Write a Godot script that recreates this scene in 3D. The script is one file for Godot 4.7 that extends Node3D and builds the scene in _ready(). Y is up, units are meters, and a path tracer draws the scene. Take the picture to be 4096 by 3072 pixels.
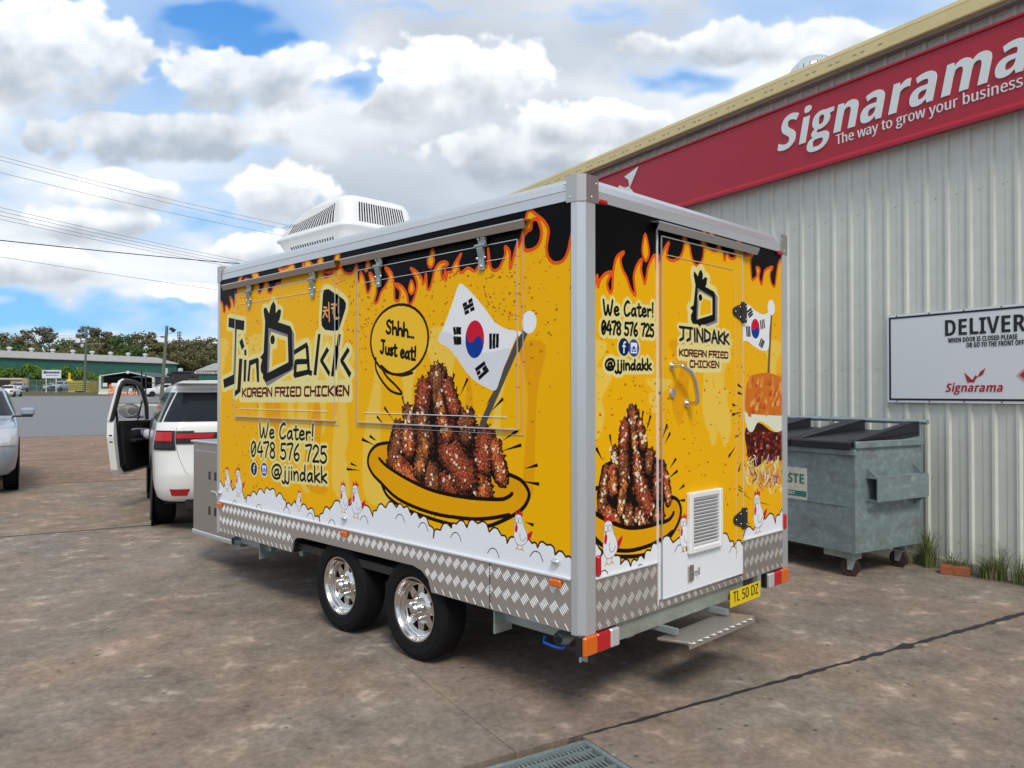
extends Node3D
# A decorated food trailer hitched to a white four-wheel drive in the yard of a sign shop, under broken cloud.
const F := 3111.0            # focal length in pixels of the 4096 x 3072 photograph
const EYE := Vector3(0, 1.6, 0)
const PITCH := 0.010929
const TL := 3.963            # trailer body: length, width, top, bottom of the skirts
const TW := 2.157
const TT := 2.635
const TB := 0.45
const TRAILER := Vector3(0.332, 0, -3.685)
const WALL := Vector3(4.31, 0, -6.57)
const ALONG := Vector3(-0.51071, 0, -0.85975)   # along the sign shop's wall, away from the camera
const OUT := Vector3(-0.85975, 0, 0.51071)      # out of that wall
const CROPS := {"A": [840.0, 1050.0, 0.36166], "B": [840.0, 1600.0, 0.36166], "C": [1400.0, 800.0, 0.45208], "D": [1400.0, 1500.0, 0.45208], "E": [1050.0, 720.0, 0.31646], "F": [2200.0, 650.0, 0.5123], "G": [2200.0, 1450.0, 0.5123]}
var M := {}
var rng := RandomNumberGenerator.new()
var taken := {}

# ------------------------------------------------------------------ mesh building
class MB:
	var v := PackedVector3Array()
	var n := PackedVector3Array()
	var t := PackedVector2Array()
	var c := PackedColorArray()
	var x := Transform3D.IDENTITY
	var uvf: Callable
	var col := Color(0, 0, 0, 0)
	func put(p: Vector3, m: Vector3) -> void:
		v.append(x * p)
		n.append((x.basis * m).normalized())
		if uvf.is_valid():
			t.append(uvf.call(p))
		if col.a > 0:
			c.append(col)
	func tri(a: Vector3, b: Vector3, d: Vector3) -> void:
		var m := (b - a).cross(d - a)
		put(a, m); put(d, m); put(b, m)
	func tris(a: Vector3, b: Vector3, d: Vector3, na: Vector3, nb: Vector3, nd: Vector3) -> void:
		put(a, na); put(d, nd); put(b, nb)
	func quad(a: Vector3, b: Vector3, d: Vector3, e: Vector3) -> void:
		var m := (d - a).cross(e - b)
		put(a, m); put(d, m); put(b, m)
		put(a, m); put(e, m); put(d, m)
	func quads(a: Vector3, b: Vector3, d: Vector3, e: Vector3, na: Vector3, nb: Vector3, nd: Vector3, ne: Vector3) -> void:
		put(a, na); put(d, nd); put(b, nb)
		put(a, na); put(e, ne); put(d, nd)
	func quado(a: Vector3, b: Vector3, d: Vector3, e: Vector3, o: Vector3) -> void:
		if (d - a).cross(e - b).dot((a + b + d + e) / 4.0 - o) < 0:
			quad(e, d, b, a)
		else:
			quad(a, b, d, e)
	func box(o: Vector3, s: Vector3, bev := 0.0) -> void:
		var h := s / 2.0
		var b: float = min(bev, min(h.x, min(h.y, h.z)) * 0.9)
		for ax in 3:
			var a1 := (ax + 1) % 3
			var a2 := (ax + 2) % 3
			for sg in [-1.0, 1.0]:
				var q := []
				for k in [[-1, -1], [1, -1], [1, 1], [-1, 1]]:
					var p := Vector3.ZERO
					p[ax] = sg * h[ax]
					p[a1] = k[0] * (h[a1] - b)
					p[a2] = k[1] * (h[a2] - b)
					q.append(o + p)
				quado(q[0], q[1], q[2], q[3], o)
				if b > 0:
					for sh in [-1.0, 1.0]:
						var e := []
						for k in [[0, -1], [0, 1], [1, 1], [1, -1]]:
							var p := Vector3.ZERO
							p[ax] = sg * (h[ax] - (b if k[0] == 1 else 0.0))
							p[a1] = sh * (h[a1] - (b if k[0] == 0 else 0.0))
							p[a2] = k[1] * (h[a2] - b)
							e.append(o + p)
						quado(e[0], e[1], e[2], e[3], o)
		if b > 0:
			for k in 8:
				var sg := Vector3(1 if k & 1 else -1, 1 if k & 2 else -1, 1 if k & 4 else -1)
				var p0 := o + sg * Vector3(h.x, h.y - b, h.z - b)
				var p1 := o + sg * Vector3(h.x - b, h.y, h.z - b)
				var p2 := o + sg * Vector3(h.x - b, h.y - b, h.z)
				if (p1 - p0).cross(p2 - p0).dot(sg) < 0:
					tri(p0, p2, p1)
				else:
					tri(p0, p1, p2)
	func prism(poly: PackedVector2Array, z0: float, z1: float, caps := true) -> void:
		var a := 0.0
		for i in poly.size():
			a += poly[i].cross(poly[(i + 1) % poly.size()])
		var p := poly.duplicate()
		if a < 0:
			p.reverse()
		if caps:
			var ix := Geometry2D.triangulate_polygon(p)
			for k in range(0, ix.size(), 3):
				var q := [p[ix[k]], p[ix[k + 1]], p[ix[k + 2]]]
				if (q[1] - q[0]).cross(q[2] - q[0]) < 0:
					q.reverse()
				tri(Vector3(q[0].x, q[0].y, z1), Vector3(q[1].x, q[1].y, z1), Vector3(q[2].x, q[2].y, z1))
				tri(Vector3(q[2].x, q[2].y, z0), Vector3(q[1].x, q[1].y, z0), Vector3(q[0].x, q[0].y, z0))
		for i in p.size():
			var b := p[i]
			var d := p[(i + 1) % p.size()]
			quad(Vector3(b.x, b.y, z0), Vector3(d.x, d.y, z0), Vector3(d.x, d.y, z1), Vector3(b.x, b.y, z1))
	func tube(pts: Array, r: Variant, sides := 8, cap := true) -> void:
		var rings := []
		var nn := []
		var side := Vector3.ZERO
		for i in pts.size():
			var d: Vector3 = (pts[min(i + 1, pts.size() - 1)] - pts[max(i - 1, 0)]).normalized()
			if side == Vector3.ZERO:
				side = d.cross(Vector3.UP if abs(d.y) < 0.9 else Vector3.RIGHT).normalized()
			side = (side - d * side.dot(d)).normalized()
			var up := d.cross(side)
			var rr: float = r[i] if r is Array else r
			var ring := []
			var rn := []
			for k in sides:
				var a := TAU * k / sides
				var m := side * cos(a) + up * sin(a)
				ring.append(pts[i] + m * rr)
				rn.append(m)
			rings.append(ring)
			nn.append(rn)
		for i in pts.size() - 1:
			for k in sides:
				var l := (k + 1) % sides
				quads(rings[i][k], rings[i][l], rings[i + 1][l], rings[i + 1][k], nn[i][k], nn[i][l], nn[i + 1][l], nn[i + 1][k])
		if cap:
			for e in [0, pts.size() - 1]:
				for k in range(1, sides - 1):
					if e == 0:
						tri(rings[e][0], rings[e][k + 1], rings[e][k])
					else:
						tri(rings[e][0], rings[e][k], rings[e][k + 1])
	func lathe(prof: Array, segs := 24) -> void:     # (radius, height) pairs round the y axis
		for i in prof.size() - 1:
			var p: Vector2 = prof[i]
			var q: Vector2 = prof[i + 1]
			var m := Vector2(q.y - p.y, p.x - q.x)
			for k in segs:
				var a := TAU * k / segs
				var b := TAU * (k + 1) / segs
				var ca := Vector3(cos(a), 0, -sin(a))
				var cb := Vector3(cos(b), 0, -sin(b))
				var na := ca * m.x + Vector3.UP * m.y
				var nb := cb * m.x + Vector3.UP * m.y
				quads(ca * p.x + Vector3.UP * p.y, cb * p.x + Vector3.UP * p.y, cb * q.x + Vector3.UP * q.y, ca * q.x + Vector3.UP * q.y, na, nb, nb, na)
	func grid(g: Array, flip := false, hole = null) -> void:      # smooth sheet through rows of points
		var nr := g.size()
		var nc: int = g[0].size()
		var nm := []
		for j in nr:
			var row := []
			for i in nc:
				var du: Vector3 = g[j][min(i + 1, nc - 1)] - g[j][max(i - 1, 0)]
				var dv: Vector3 = g[min(j + 1, nr - 1)][i] - g[max(j - 1, 0)][i]
				var m := du.cross(dv)
				row.append((-m if flip else m).normalized())
			nm.append(row)
		for j in nr - 1:
			for i in nc - 1:
				if hole != null and hole.call(Vector2i(j, i)):
					continue
				if flip:
					quads(g[j][i], g[j + 1][i], g[j + 1][i + 1], g[j][i + 1], nm[j][i], nm[j + 1][i], nm[j + 1][i + 1], nm[j][i + 1])
				else:
					quads(g[j][i], g[j][i + 1], g[j + 1][i + 1], g[j + 1][i], nm[j][i], nm[j][i + 1], nm[j + 1][i + 1], nm[j + 1][i])
	func ball(o: Vector3, r: Vector3, segs := 14) -> void:
		var g := []
		for j in segs / 2 + 1:
			var b := PI * j / (segs / 2) - PI / 2
			var row := []
			for i in segs + 1:
				var a := TAU * i / segs
				row.append(o + r * Vector3(cos(b) * cos(a), sin(b), -cos(b) * sin(a)))
			g.append(row)
		for j in g.size() - 1:
			for i in segs:
				var q := [g[j][i], g[j][i + 1], g[j + 1][i + 1], g[j + 1][i]]
				var m := q.map(func(p): return (p - o) / (r * r))
				quads(q[0], q[1], q[2], q[3], m[0], m[1], m[2], m[3])
	func mesh() -> ArrayMesh:
		var a := []
		a.resize(Mesh.ARRAY_MAX)
		a[Mesh.ARRAY_VERTEX] = v
		a[Mesh.ARRAY_NORMAL] = n
		if t.size() == v.size():
			a[Mesh.ARRAY_TEX_UV] = t
			a[Mesh.ARRAY_TEX_UV2] = t
		if c.size() == v.size():
			a[Mesh.ARRAY_COLOR] = c
		var m := ArrayMesh.new()
		m.add_surface_from_arrays(Mesh.PRIMITIVE_TRIANGLES, a)
		return m

func mb(x := Transform3D.IDENTITY) -> MB:
	var m := MB.new()
	m.x = x
	return m
func at(o: Vector3, b := Basis.IDENTITY) -> Transform3D:
	return Transform3D(b, o)
func numbered(called: String) -> String:
	var k: int = taken.get(called, 0)
	taken[called] = k + 1
	return called if k == 0 else "%s_%03d" % [called, k]
func tag(o: Node3D, label: String, category: String, group := "", kind := "") -> Node3D:
	if label: o.set_meta("label", label)
	if category: o.set_meta("category", category)
	if group: o.set_meta("group", group)
	if kind: o.set_meta("kind", kind)
	return o
func thing(called: String, label: String, category: String, where := Vector3.ZERO, turn := 0.0, group := "") -> Node3D:
	var o := Node3D.new()
	o.name = numbered(called)
	add_child(o)
	o.position = where
	o.rotation.y = turn
	return tag(o, label, category, group)
func part(parent: Node3D, called: String, m: Variant, mat: Material, where := Transform3D.IDENTITY) -> MeshInstance3D:
	var o := MeshInstance3D.new()
	o.mesh = m.mesh() if m is MB else m
	o.material_override = mat
	o.name = numbered(called) if parent == self else called
	parent.add_child(o, true)
	o.transform = where
	return o
func lin(r: float, g: float, b: float) -> Color:
	return Color(r, g, b).linear_to_srgb()
func mat(called: String, c: Color, rough := 0.6, metal := 0.0, spec := 0.5) -> StandardMaterial3D:
	var m := StandardMaterial3D.new()
	m.resource_name = called
	m.albedo_color = c
	m.roughness = rough
	m.metallic = metal
	m.metallic_specular = spec
	M[called] = m
	return m
func tex(im: Image) -> ImageTexture:
	return ImageTexture.create_from_image(im)

# ------------------------------------------------------------------ from photograph pixels to directions and surfaces
func ray(px: float, py: float) -> Vector3:
	return Basis(Vector3.RIGHT, PITCH) * Vector3((px - 2048.0) / F, -(py - 1536.0) / F, -1)
func hit(px: float, py: float, o: Vector3, nrm: Vector3) -> Vector3:
	var d := ray(px, py)
	return EYE + d * ((o - EYE).dot(nrm) / d.dot(nrm))
func ground_at(px: float, py: float) -> Vector3:
	return hit(px, py, Vector3.ZERO, Vector3.UP)
func deep(px: float, py: float, d: float) -> Vector3:      # the point at that depth
	var r := ray(px, py)
	return EYE + r * (d / -r.z)
func txz() -> Array:
	var b := Basis(Vector3.UP, PI / 4)
	return [b.x, b.z]

# ------------------------------------------------------------------ drawing flat print
class Canvas:
	var im: Image
	var s: float
	var to: Callable                                        # (crop x, crop y, crop) to a canvas point
	func fill(polys: Array, col: Color) -> void:
		var lo := 1e9
		var hi := -1e9
		for p in polys:
			for q in p:
				lo = min(lo, q.y)
				hi = max(hi, q.y)
		var y0 := int(clamp(floor(lo), 0, im.get_height()))
		var y1 := int(clamp(ceil(hi) + 1, 0, im.get_height()))
		if y1 <= y0:
			return
		var rows := []
		for y in y1 - y0:
			rows.append([])
		for p in polys:
			for i in p.size():
				var a: Vector2 = p[i]
				var b: Vector2 = p[(i + 1) % p.size()]
				if a.y == b.y:
					continue
				if a.y > b.y:
					var w := a
					a = b
					b = w
				for y in range(max(y0, int(ceil(a.y - 0.5))), min(y1, int(ceil(b.y - 0.5)))):
					rows[y - y0].append(a.x + (b.x - a.x) * (y + 0.5 - a.y) / (b.y - a.y))
		for y in y1 - y0:
			var r: Array = rows[y]
			r.sort()
			for k in range(0, r.size() - 1, 2):
				var xa := int(round(r[k]))
				var xb := int(round(r[k + 1]))
				if xb > xa:
					im.fill_rect(Rect2i(xa, y + y0, xb - xa, 1), col)
	func pts(crop: String, a: Array) -> PackedVector2Array:
		var o := PackedVector2Array()
		for i in range(0, a.size(), 2):
			o.append(to.call(a[i], a[i + 1], crop))
		return o
	func poly(crop: String, a: Array, col: Color, halo := 0.0, hc := Color.WHITE) -> void:
		var p := pts(crop, a)
		if halo > 0:
			fill(Geometry2D.offset_polygon(p, halo * s, Geometry2D.JOIN_ROUND), hc)
		else:
			fill([p], col)
	func curve(p: PackedVector2Array, closed := false) -> PackedVector2Array:
		var o := PackedVector2Array()
		var k := p.size()
		for i in (k if closed else k - 1):
			var a := p[(i - 1 + k) % k] if closed or i > 0 else p[0]
			var b := p[i]
			var c := p[(i + 1) % k]
			var d := p[(i + 2) % k] if closed or i + 2 < k else p[k - 1]
			for j in 4:
				o.append(b.cubic_interpolate(c, a, d, j / 4.0))
		if not closed:
			o.append(p[k - 1])
		return o
	func line(p: PackedVector2Array, w: float, col: Color, closed := false) -> void:
		if p.size() < 2 or (p.size() == 2 and p[0].distance_to(p[1]) < 0.5):
			fill([disc(p[0], w * s / 2)], col)
			return
		fill(Geometry2D.offset_polyline(p, w * s / 2, Geometry2D.JOIN_ROUND, Geometry2D.END_JOINED if closed else Geometry2D.END_ROUND), col)
	func disc(o: Vector2, r: float, ry := 0.0) -> PackedVector2Array:
		var p := PackedVector2Array()
		for k in 32:
			p.append(o + Vector2(cos(TAU * k / 32) * r, sin(TAU * k / 32) * (ry if ry else r)))
		return p
	func words(crop: String, font: Dictionary, text: String, q: Array, w: float, col: Color, smooth := true) -> void:
		var p := pts(crop, q)
		var total := 0.0
		for ch in text:
			total += font[ch][0]
		var x := 0.0
		for ch in text:
			var g: Array = font[ch]
			for k in range(1, g.size()):
				var l := PackedVector2Array()
				for i in range(0, g[k].size(), 2):
					l.append(p[2] + (p[1] - p[0]) * ((x + g[k][i]) / total) + (p[0] - p[2]) * g[k][i + 1])
				line(curve(l) if smooth and l.size() > 2 else l, w, col)
			x += g[0]

const HAND := {" ": [0.35], "W": [0.85, [0, 1, 0.06, 0.2, 0.16, 0, 0.28, 0.3, 0.36, 0.66, 0.42, 0.15, 0.52, 0.0, 0.64, 0.4, 0.76, 1]], "e": [0.52, [0.07, 0.27, 0.36, 0.34, 0.36, 0.5, 0.2, 0.55, 0.06, 0.36, 0.07, 0.12, 0.22, 0, 0.42, 0.1]], "C": [0.64, [0.5, 0.92, 0.36, 1, 0.14, 0.75, 0.05, 0.35, 0.14, 0.03, 0.34, 0.02, 0.52, 0.18]], "a": [0.54, [0.4, 0.5, 0.2, 0.5, 0.05, 0.25, 0.12, 0.02, 0.3, 0.12, 0.4, 0.48], [0.4, 0.5, 0.4, 0.1, 0.47, 0]], "t": [0.44, [0.2, 0.85, 0.18, 0.1, 0.28, 0, 0.38, 0.06], [0.02, 0.6, 0.38, 0.63]], "r": [0.42, [0.05, 0.52, 0.07, 0], [0.07, 0.3, 0.2, 0.5, 0.36, 0.48]], "!": [0.26, [0.14, 1, 0.1, 0.28], [0.09, 0.02, 0.09, 0.03]],
	"0": [0.56, [0.25, 1, 0.1, 0.8, 0.05, 0.4, 0.13, 0.04, 0.28, 0.03, 0.42, 0.35, 0.43, 0.8, 0.25, 1], [0.38, 0.75, 0.14, 0.25]], "4": [0.55, [0.28, 1, 0.05, 0.35, 0.5, 0.38], [0.4, 0.7, 0.36, 0]], "7": [0.52, [0.03, 0.95, 0.45, 1, 0.3, 0.5, 0.2, 0]], "8": [0.54, [0.42, 0.85, 0.25, 1, 0.08, 0.82, 0.2, 0.58, 0.4, 0.4, 0.42, 0.12, 0.25, 0, 0.07, 0.15, 0.12, 0.42, 0.38, 0.62, 0.42, 0.85]], "5": [0.54, [0.44, 0.98, 0.12, 0.96], [0.12, 0.96, 0.1, 0.55, 0.3, 0.58, 0.45, 0.35, 0.38, 0.08, 0.18, 0, 0.03, 0.12]], "6": [0.54, [0.38, 1, 0.15, 0.7, 0.05, 0.3, 0.18, 0, 0.36, 0.06, 0.42, 0.28, 0.28, 0.42, 0.08, 0.28]], "2": [0.54, [0.06, 0.78, 0.2, 1, 0.4, 0.9, 0.4, 0.65, 0.2, 0.3, 0.04, 0.02], [0.04, 0.02, 0.46, 0.04]],
	"@": [1.0, [0.62, 0.35, 0.55, 0.6, 0.35, 0.55, 0.28, 0.32, 0.42, 0.22, 0.58, 0.35, 0.62, 0.62], [0.62, 0.62, 0.62, 0.3, 0.75, 0.25, 0.88, 0.5, 0.75, 0.85, 0.45, 0.95, 0.15, 0.75, 0.05, 0.4, 0.2, 0.08, 0.5, -0.02, 0.75, 0.1]], "j": [0.32, [0.2, 0.55, 0.18, -0.15, 0.05, -0.28, -0.06, -0.15], [0.2, 0.8, 0.2, 0.81]], "i": [0.24, [0.1, 0.55, 0.1, 0], [0.11, 0.8, 0.11, 0.81]], "n": [0.52, [0.05, 0.55, 0.07, 0], [0.07, 0.35, 0.25, 0.55, 0.38, 0.4, 0.4, 0]], "d": [0.57, [0.4, 0.4, 0.22, 0.52, 0.05, 0.28, 0.12, 0.02, 0.3, 0.1, 0.42, 0.4], [0.42, 1, 0.4, 0.2, 0.46, 0]], "k": [0.52, [0.06, 1, 0.08, 0], [0.42, 0.55, 0.1, 0.28], [0.1, 0.28, 0.45, 0]], "S": [0.58, [0.48, 0.88, 0.3, 1, 0.1, 0.82, 0.2, 0.58, 0.4, 0.4, 0.4, 0.12, 0.2, 0, 0.04, 0.12]], "h": [0.5, [0.06, 1, 0.06, 0], [0.06, 0.35, 0.24, 0.52, 0.38, 0.4, 0.4, 0]], ".": [0.17, [0.06, 0.02, 0.06, 0.03]], "J": [0.58, [0.15, 1, 0.52, 1], [0.36, 1, 0.34, 0.2, 0.2, 0, 0.03, 0.12]], "u": [0.52, [0.06, 0.52, 0.08, 0.12, 0.2, 0, 0.36, 0.12, 0.4, 0.5], [0.4, 0.5, 0.42, 0]], "s": [0.42, [0.34, 0.45, 0.2, 0.54, 0.06, 0.42, 0.2, 0.28, 0.34, 0.14, 0.2, 0, 0.03, 0.08]]}
const BLOCK := {" ": [0.3], "K": [0.8, [0, 0, 0, 1], [0.6, 1, 0.1, 0.5, 0.6, 0]], "O": [0.8, [0, 0.1, 0, 0.9, 0.08, 1, 0.52, 1, 0.6, 0.9, 0.6, 0.1, 0.52, 0, 0.08, 0, 0, 0.1]], "R": [0.8, [0, 0, 0, 1, 0.6, 1, 0.6, 0.5, 0.05, 0.5], [0.2, 0.5, 0.6, 0]], "E": [0.76, [0.58, 1, 0.1, 1, 0, 0.9, 0, 0.1, 0.1, 0, 0.58, 0], [0, 0.5, 0.5, 0.5]], "A": [0.8, [0, 0, 0, 0.85, 0.15, 1, 0.6, 1, 0.6, 0], [0, 0.42, 0.6, 0.42]], "N": [0.82, [0, 0, 0, 1, 0.6, 0, 0.6, 1]], "F": [0.74, [0, 0, 0, 1, 0.58, 1], [0, 0.5, 0.48, 0.5]], "I": [0.62, [0, 0, 0.4, 0], [0, 1, 0.4, 1], [0.2, 0, 0.2, 1]], "D": [0.82, [0, 0, 0, 1, 0.48, 1, 0.6, 0.88, 0.6, 0.12, 0.48, 0, 0, 0]], "C": [0.78, [0.58, 1, 0.12, 1, 0, 0.88, 0, 0.12, 0.12, 0, 0.58, 0]], "H": [0.8, [0, 0, 0, 1], [0.6, 0, 0.6, 1], [0, 0.5, 0.6, 0.5]]}
const SPIKY := {"J": [0.6, [0, 1, 0.5, 1], [0.32, 1, 0.28, 0.18, 0, 0.02]], "I": [0.3, [0.1, 1, 0.1, 0]], "N": [0.7, [0, 0, 0.03, 1, 0.5, 0, 0.52, 1]], "D": [0.66, [0, 0.05, 0.03, 1, 0.5, 0.7, 0.47, 0.25, 0, 0.05]], "A": [0.66, [0, 0, 0.25, 1, 0.52, 0], [0.08, 0.38, 0.45, 0.38]], "K": [0.55, [0.02, 0.95, 0, 0], [0.42, 0.8, 0.04, 0.4, 0.45, 0]]}

# ------------------------------------------------------------------ the trailer's vinyl print
const INK := Color8(7, 7, 8)
const CREAM := Color8(232, 221, 150)
const AMBER := Color8(243, 182, 5)
const PALE := Color8(240, 200, 78)
const DEEP := Color8(233, 163, 2)
const FLAME := Color8(234, 90, 22)
const SNOW := Color8(232, 236, 242)
const MAROON := Color8(92, 18, 16)
func side_point(cx: float, cy: float, crop: String, s: float) -> Vector2:
	var k: Array = CROPS[crop]
	var a := txz()
	var q := hit(k[0] + cx * k[2], k[1] + cy * k[2], TRAILER, a[0]) - TRAILER
	return Vector2((TL + q.dot(a[1])) * s, (TT - q.y) * s)
func rear_point(cx: float, cy: float, crop: String, s: float) -> Vector2:
	var k: Array = CROPS[crop]
	var a := txz()
	var q := hit(k[0] + cx * k[2], k[1] + cy * k[2], TRAILER, a[1]) - TRAILER
	return Vector2(q.dot(a[0]) * s, (TT - q.y) * s)
func canvas(w: int, h: int, s: float, to: Callable) -> Canvas:
	var c := Canvas.new()
	c.im = Image.create(w, h, false, Image.FORMAT_RGBA8)
	c.im.fill(AMBER)
	c.s = s
	c.to = to
	return c
func flames(cv: Canvas, edge: PackedVector2Array) -> void:
	var p := cv.curve(edge)
	var r := p.duplicate()
	r.append(Vector2(cv.im.get_width() + 9, p[p.size() - 1].y))
	r.append(Vector2(cv.im.get_width() + 9, -9))
	r.append(Vector2(-9, -9))
	r.append(Vector2(-9, p[0].y))
	cv.fill([r], INK)
	cv.line(p, 0.018, FLAME)
func droplet(cv: Canvas, o: Vector2, w: float, h: float) -> void:
	var p := PackedVector2Array([o + Vector2(-0.1 * w, -h), o + Vector2(w, 0.3 * h), o + Vector2(0, h), o + Vector2(-w, 0.3 * h)])
	p = cv.curve(p, true)
	cv.fill([p], AMBER)
	cv.line(p, 0.016, FLAME, true)
func drips(cv: Canvas, y0: float, y1: float, runs: int, tongues: int) -> void:      # paler runs and darker tongues on the yellow
	for k in runs:
		var x := rng.randf() * cv.im.get_width()
		var w := rng.randf_range(0.03, 0.075) * cv.s
		var top := rng.randf_range(y0, y0 + 0.35) * cv.s
		var end := rng.randf_range(y0 + 0.4, y1) * cv.s
		var lean := rng.randf_range(-0.08, 0.08) * cv.s
		var p := PackedVector2Array([Vector2(x - w * 2.2, top), Vector2(x - w * 0.8, (top * 2 + end) / 3), Vector2(x - w + lean, end - w * 2), Vector2(x + lean, end), Vector2(x + w + lean, end - w * 2), Vector2(x + w * 0.7, (top * 2 + end) / 3), Vector2(x + w * 2.2, top)])
		cv.fill([cv.curve(p, true)], PALE if k % 4 else DEEP)
	for k in tongues:
		var x := rng.randf() * cv.im.get_width()
		var b := (y1 + 0.1) * cv.s
		var w := rng.randf_range(0.06, 0.14) * cv.s
		var h := rng.randf_range(0.5, 1.0) * cv.s
		var p := PackedVector2Array([Vector2(x - w, b), Vector2(x - w * 1.1, b - h * 0.4), Vector2(x - w * 0.2, b - h * 0.75), Vector2(x + w * 0.1, b - h), Vector2(x + w * 0.5, b - h * 0.7), Vector2(x + w * 0.3, b - h * 0.4), Vector2(x + w, b)])
		cv.fill([cv.curve(p, true)], DEEP if k % 2 else PALE)
func specks(cv: Canvas, count: int, y0: float, y1: float) -> void:
	var cl := []
	for k in 9:
		cl.append(Vector2(rng.randf() * cv.im.get_width(), rng.randf_range(y0, y1) * cv.s))
	for k in count:
		var o: Vector2 = cl[rng.randi() % cl.size()] + Vector2(rng.randfn(), rng.randfn()) * 0.22 * cv.s
		var r := rng.randf_range(0.004, 0.014) * cv.s
		var p := PackedVector2Array()
		for j in 3 + rng.randi() % 2:
			var a := TAU * (j + rng.randf() * 0.8) / 4
			p.append(o + Vector2(cos(a), sin(a) * 0.7) * r)
		cv.fill([p], [Color8(186, 118, 14), Color8(206, 96, 14), Color8(160, 102, 24)][rng.randi() % 3])
func ticks(cv: Canvas, crop: String, list: Array, w := 0.018) -> void:
	for q in list:
		var p := cv.pts(crop, q)
		var d := (p[1] - p[0]).normalized().orthogonal() * w * cv.s / 2
		cv.fill([PackedVector2Array([p[0] - d, p[0] + d, p[1]])], INK)
func taeguk(cv: Canvas, o: Vector2, r: float, turn: float, wide: float) -> void:
	cv.fill([cv.disc(o, r * wide, r)], Color8(10, 60, 150))
	var p := PackedVector2Array()
	for k in 25:
		p.append(o + Vector2.from_angle(turn - PI * k / 24) * r)
	for k in 13:
		p.append(o - Vector2.from_angle(turn) * r / 2 + Vector2.from_angle(turn + PI - PI * k / 12) * r / 2 * Vector2(1, 1))
	for k in 13:
		p.append(o + Vector2.from_angle(turn) * r / 2 + Vector2.from_angle(turn + PI + PI * k / 12) * r / 2)
	for i in p.size():
		p[i].x = o.x + (p[i].x - o.x) * wide
	cv.fill([p], Color8(206, 24, 50))
func socials(cv: Canvas, f: Vector2, g: Vector2, r: float) -> void:
	for o in [f, g]:
		cv.fill([cv.disc(o, r * 1.28)], CREAM)
	cv.fill([cv.disc(f, r)], Color8(14, 34, 88))
	cv.fill([cv.disc(g, r)], Color8(42, 70, 160))
	var w := Color8(235, 238, 245)
	cv.line(cv.curve(PackedVector2Array([f + Vector2(0.32, -0.55) * r, f + Vector2(0.08, -0.5) * r, f + Vector2(0, -0.25) * r, f + Vector2(0, 0.62) * r])), 0.22 * r / cv.s, w)
	cv.line(PackedVector2Array([f + Vector2(-0.26, -0.08) * r, f + Vector2(0.3, -0.08) * r]), 0.17 * r / cv.s, w)
	var q := 0.52 * r
	cv.line(PackedVector2Array([g + Vector2(-q, -q), g + Vector2(q, -q), g + Vector2(q, q), g + Vector2(-q, q)]), 0.16 * r / cv.s, w, true)
	cv.fill([PackedVector2Array([g + Vector2(-q, -q), g + Vector2(q, -q), g + Vector2(q, -q * 0.2), g + Vector2(-q, -q * 0.2)])], w)
	cv.fill([cv.disc(g, 0.36 * r)], w)
	cv.fill([cv.disc(g, 0.24 * r)], Color8(42, 70, 160))
func hen(cv: Canvas, o: Vector2, h: float, face: float) -> void:      # cartoon hen, feet at o
	var k := h / 100.0
	var w := func(a: Array) -> PackedVector2Array:
		var p := PackedVector2Array()
		for i in range(0, a.size(), 2):
			p.append(o + Vector2(a[i] * face, -a[i + 1]) * k)
		return p
	var red := Color8(206, 28, 44)
	var pen := Color8(120, 120, 128)
	for x in [-6, 10]:
		cv.line(w.call([x, 16, x - 1, 3]), 2.2 * k / cv.s, Color8(200, 140, 70))
		cv.line(w.call([x - 7, 0, x - 1, 4, x + 5, 0]), 2.2 * k / cv.s, Color8(200, 140, 70))
	cv.fill([cv.curve(w.call([18, 34, 44, 52, 38, 34, 22, 24]), true)], red)
	cv.fill([cv.curve(w.call([-12, 78, -13, 96, -4, 90, 1, 100, 6, 91, 12, 94, 8, 78]), true)], red)
	var body: PackedVector2Array = cv.curve(w.call([-15, 80, -4, 87, 9, 82, 15, 62, 26, 44, 26, 24, 10, 13, -8, 14, -18, 30, -17, 55]), true)
	cv.fill([body], SNOW)
	cv.line(body, 1.5 * k / cv.s, Color8(140, 130, 128), true)
	for x in [-9, 3]:
		cv.line(cv.disc(o + Vector2(x * face, -72) * k, 5.5 * k, 6.5 * k), 1.2 * k / cv.s, pen, true)
	cv.fill([w.call([-18, 66, -6, 68, -8, 60])], Color8(214, 150, 60))
	cv.fill([cv.curve(w.call([-12, 62, -15, 46, -9, 42, -5, 56]), true)], red)
	cv.line(cv.curve(w.call([2, 42, 4, 26, 14, 24, 22, 34])), 1.4 * k / cv.s, pen)
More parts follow.
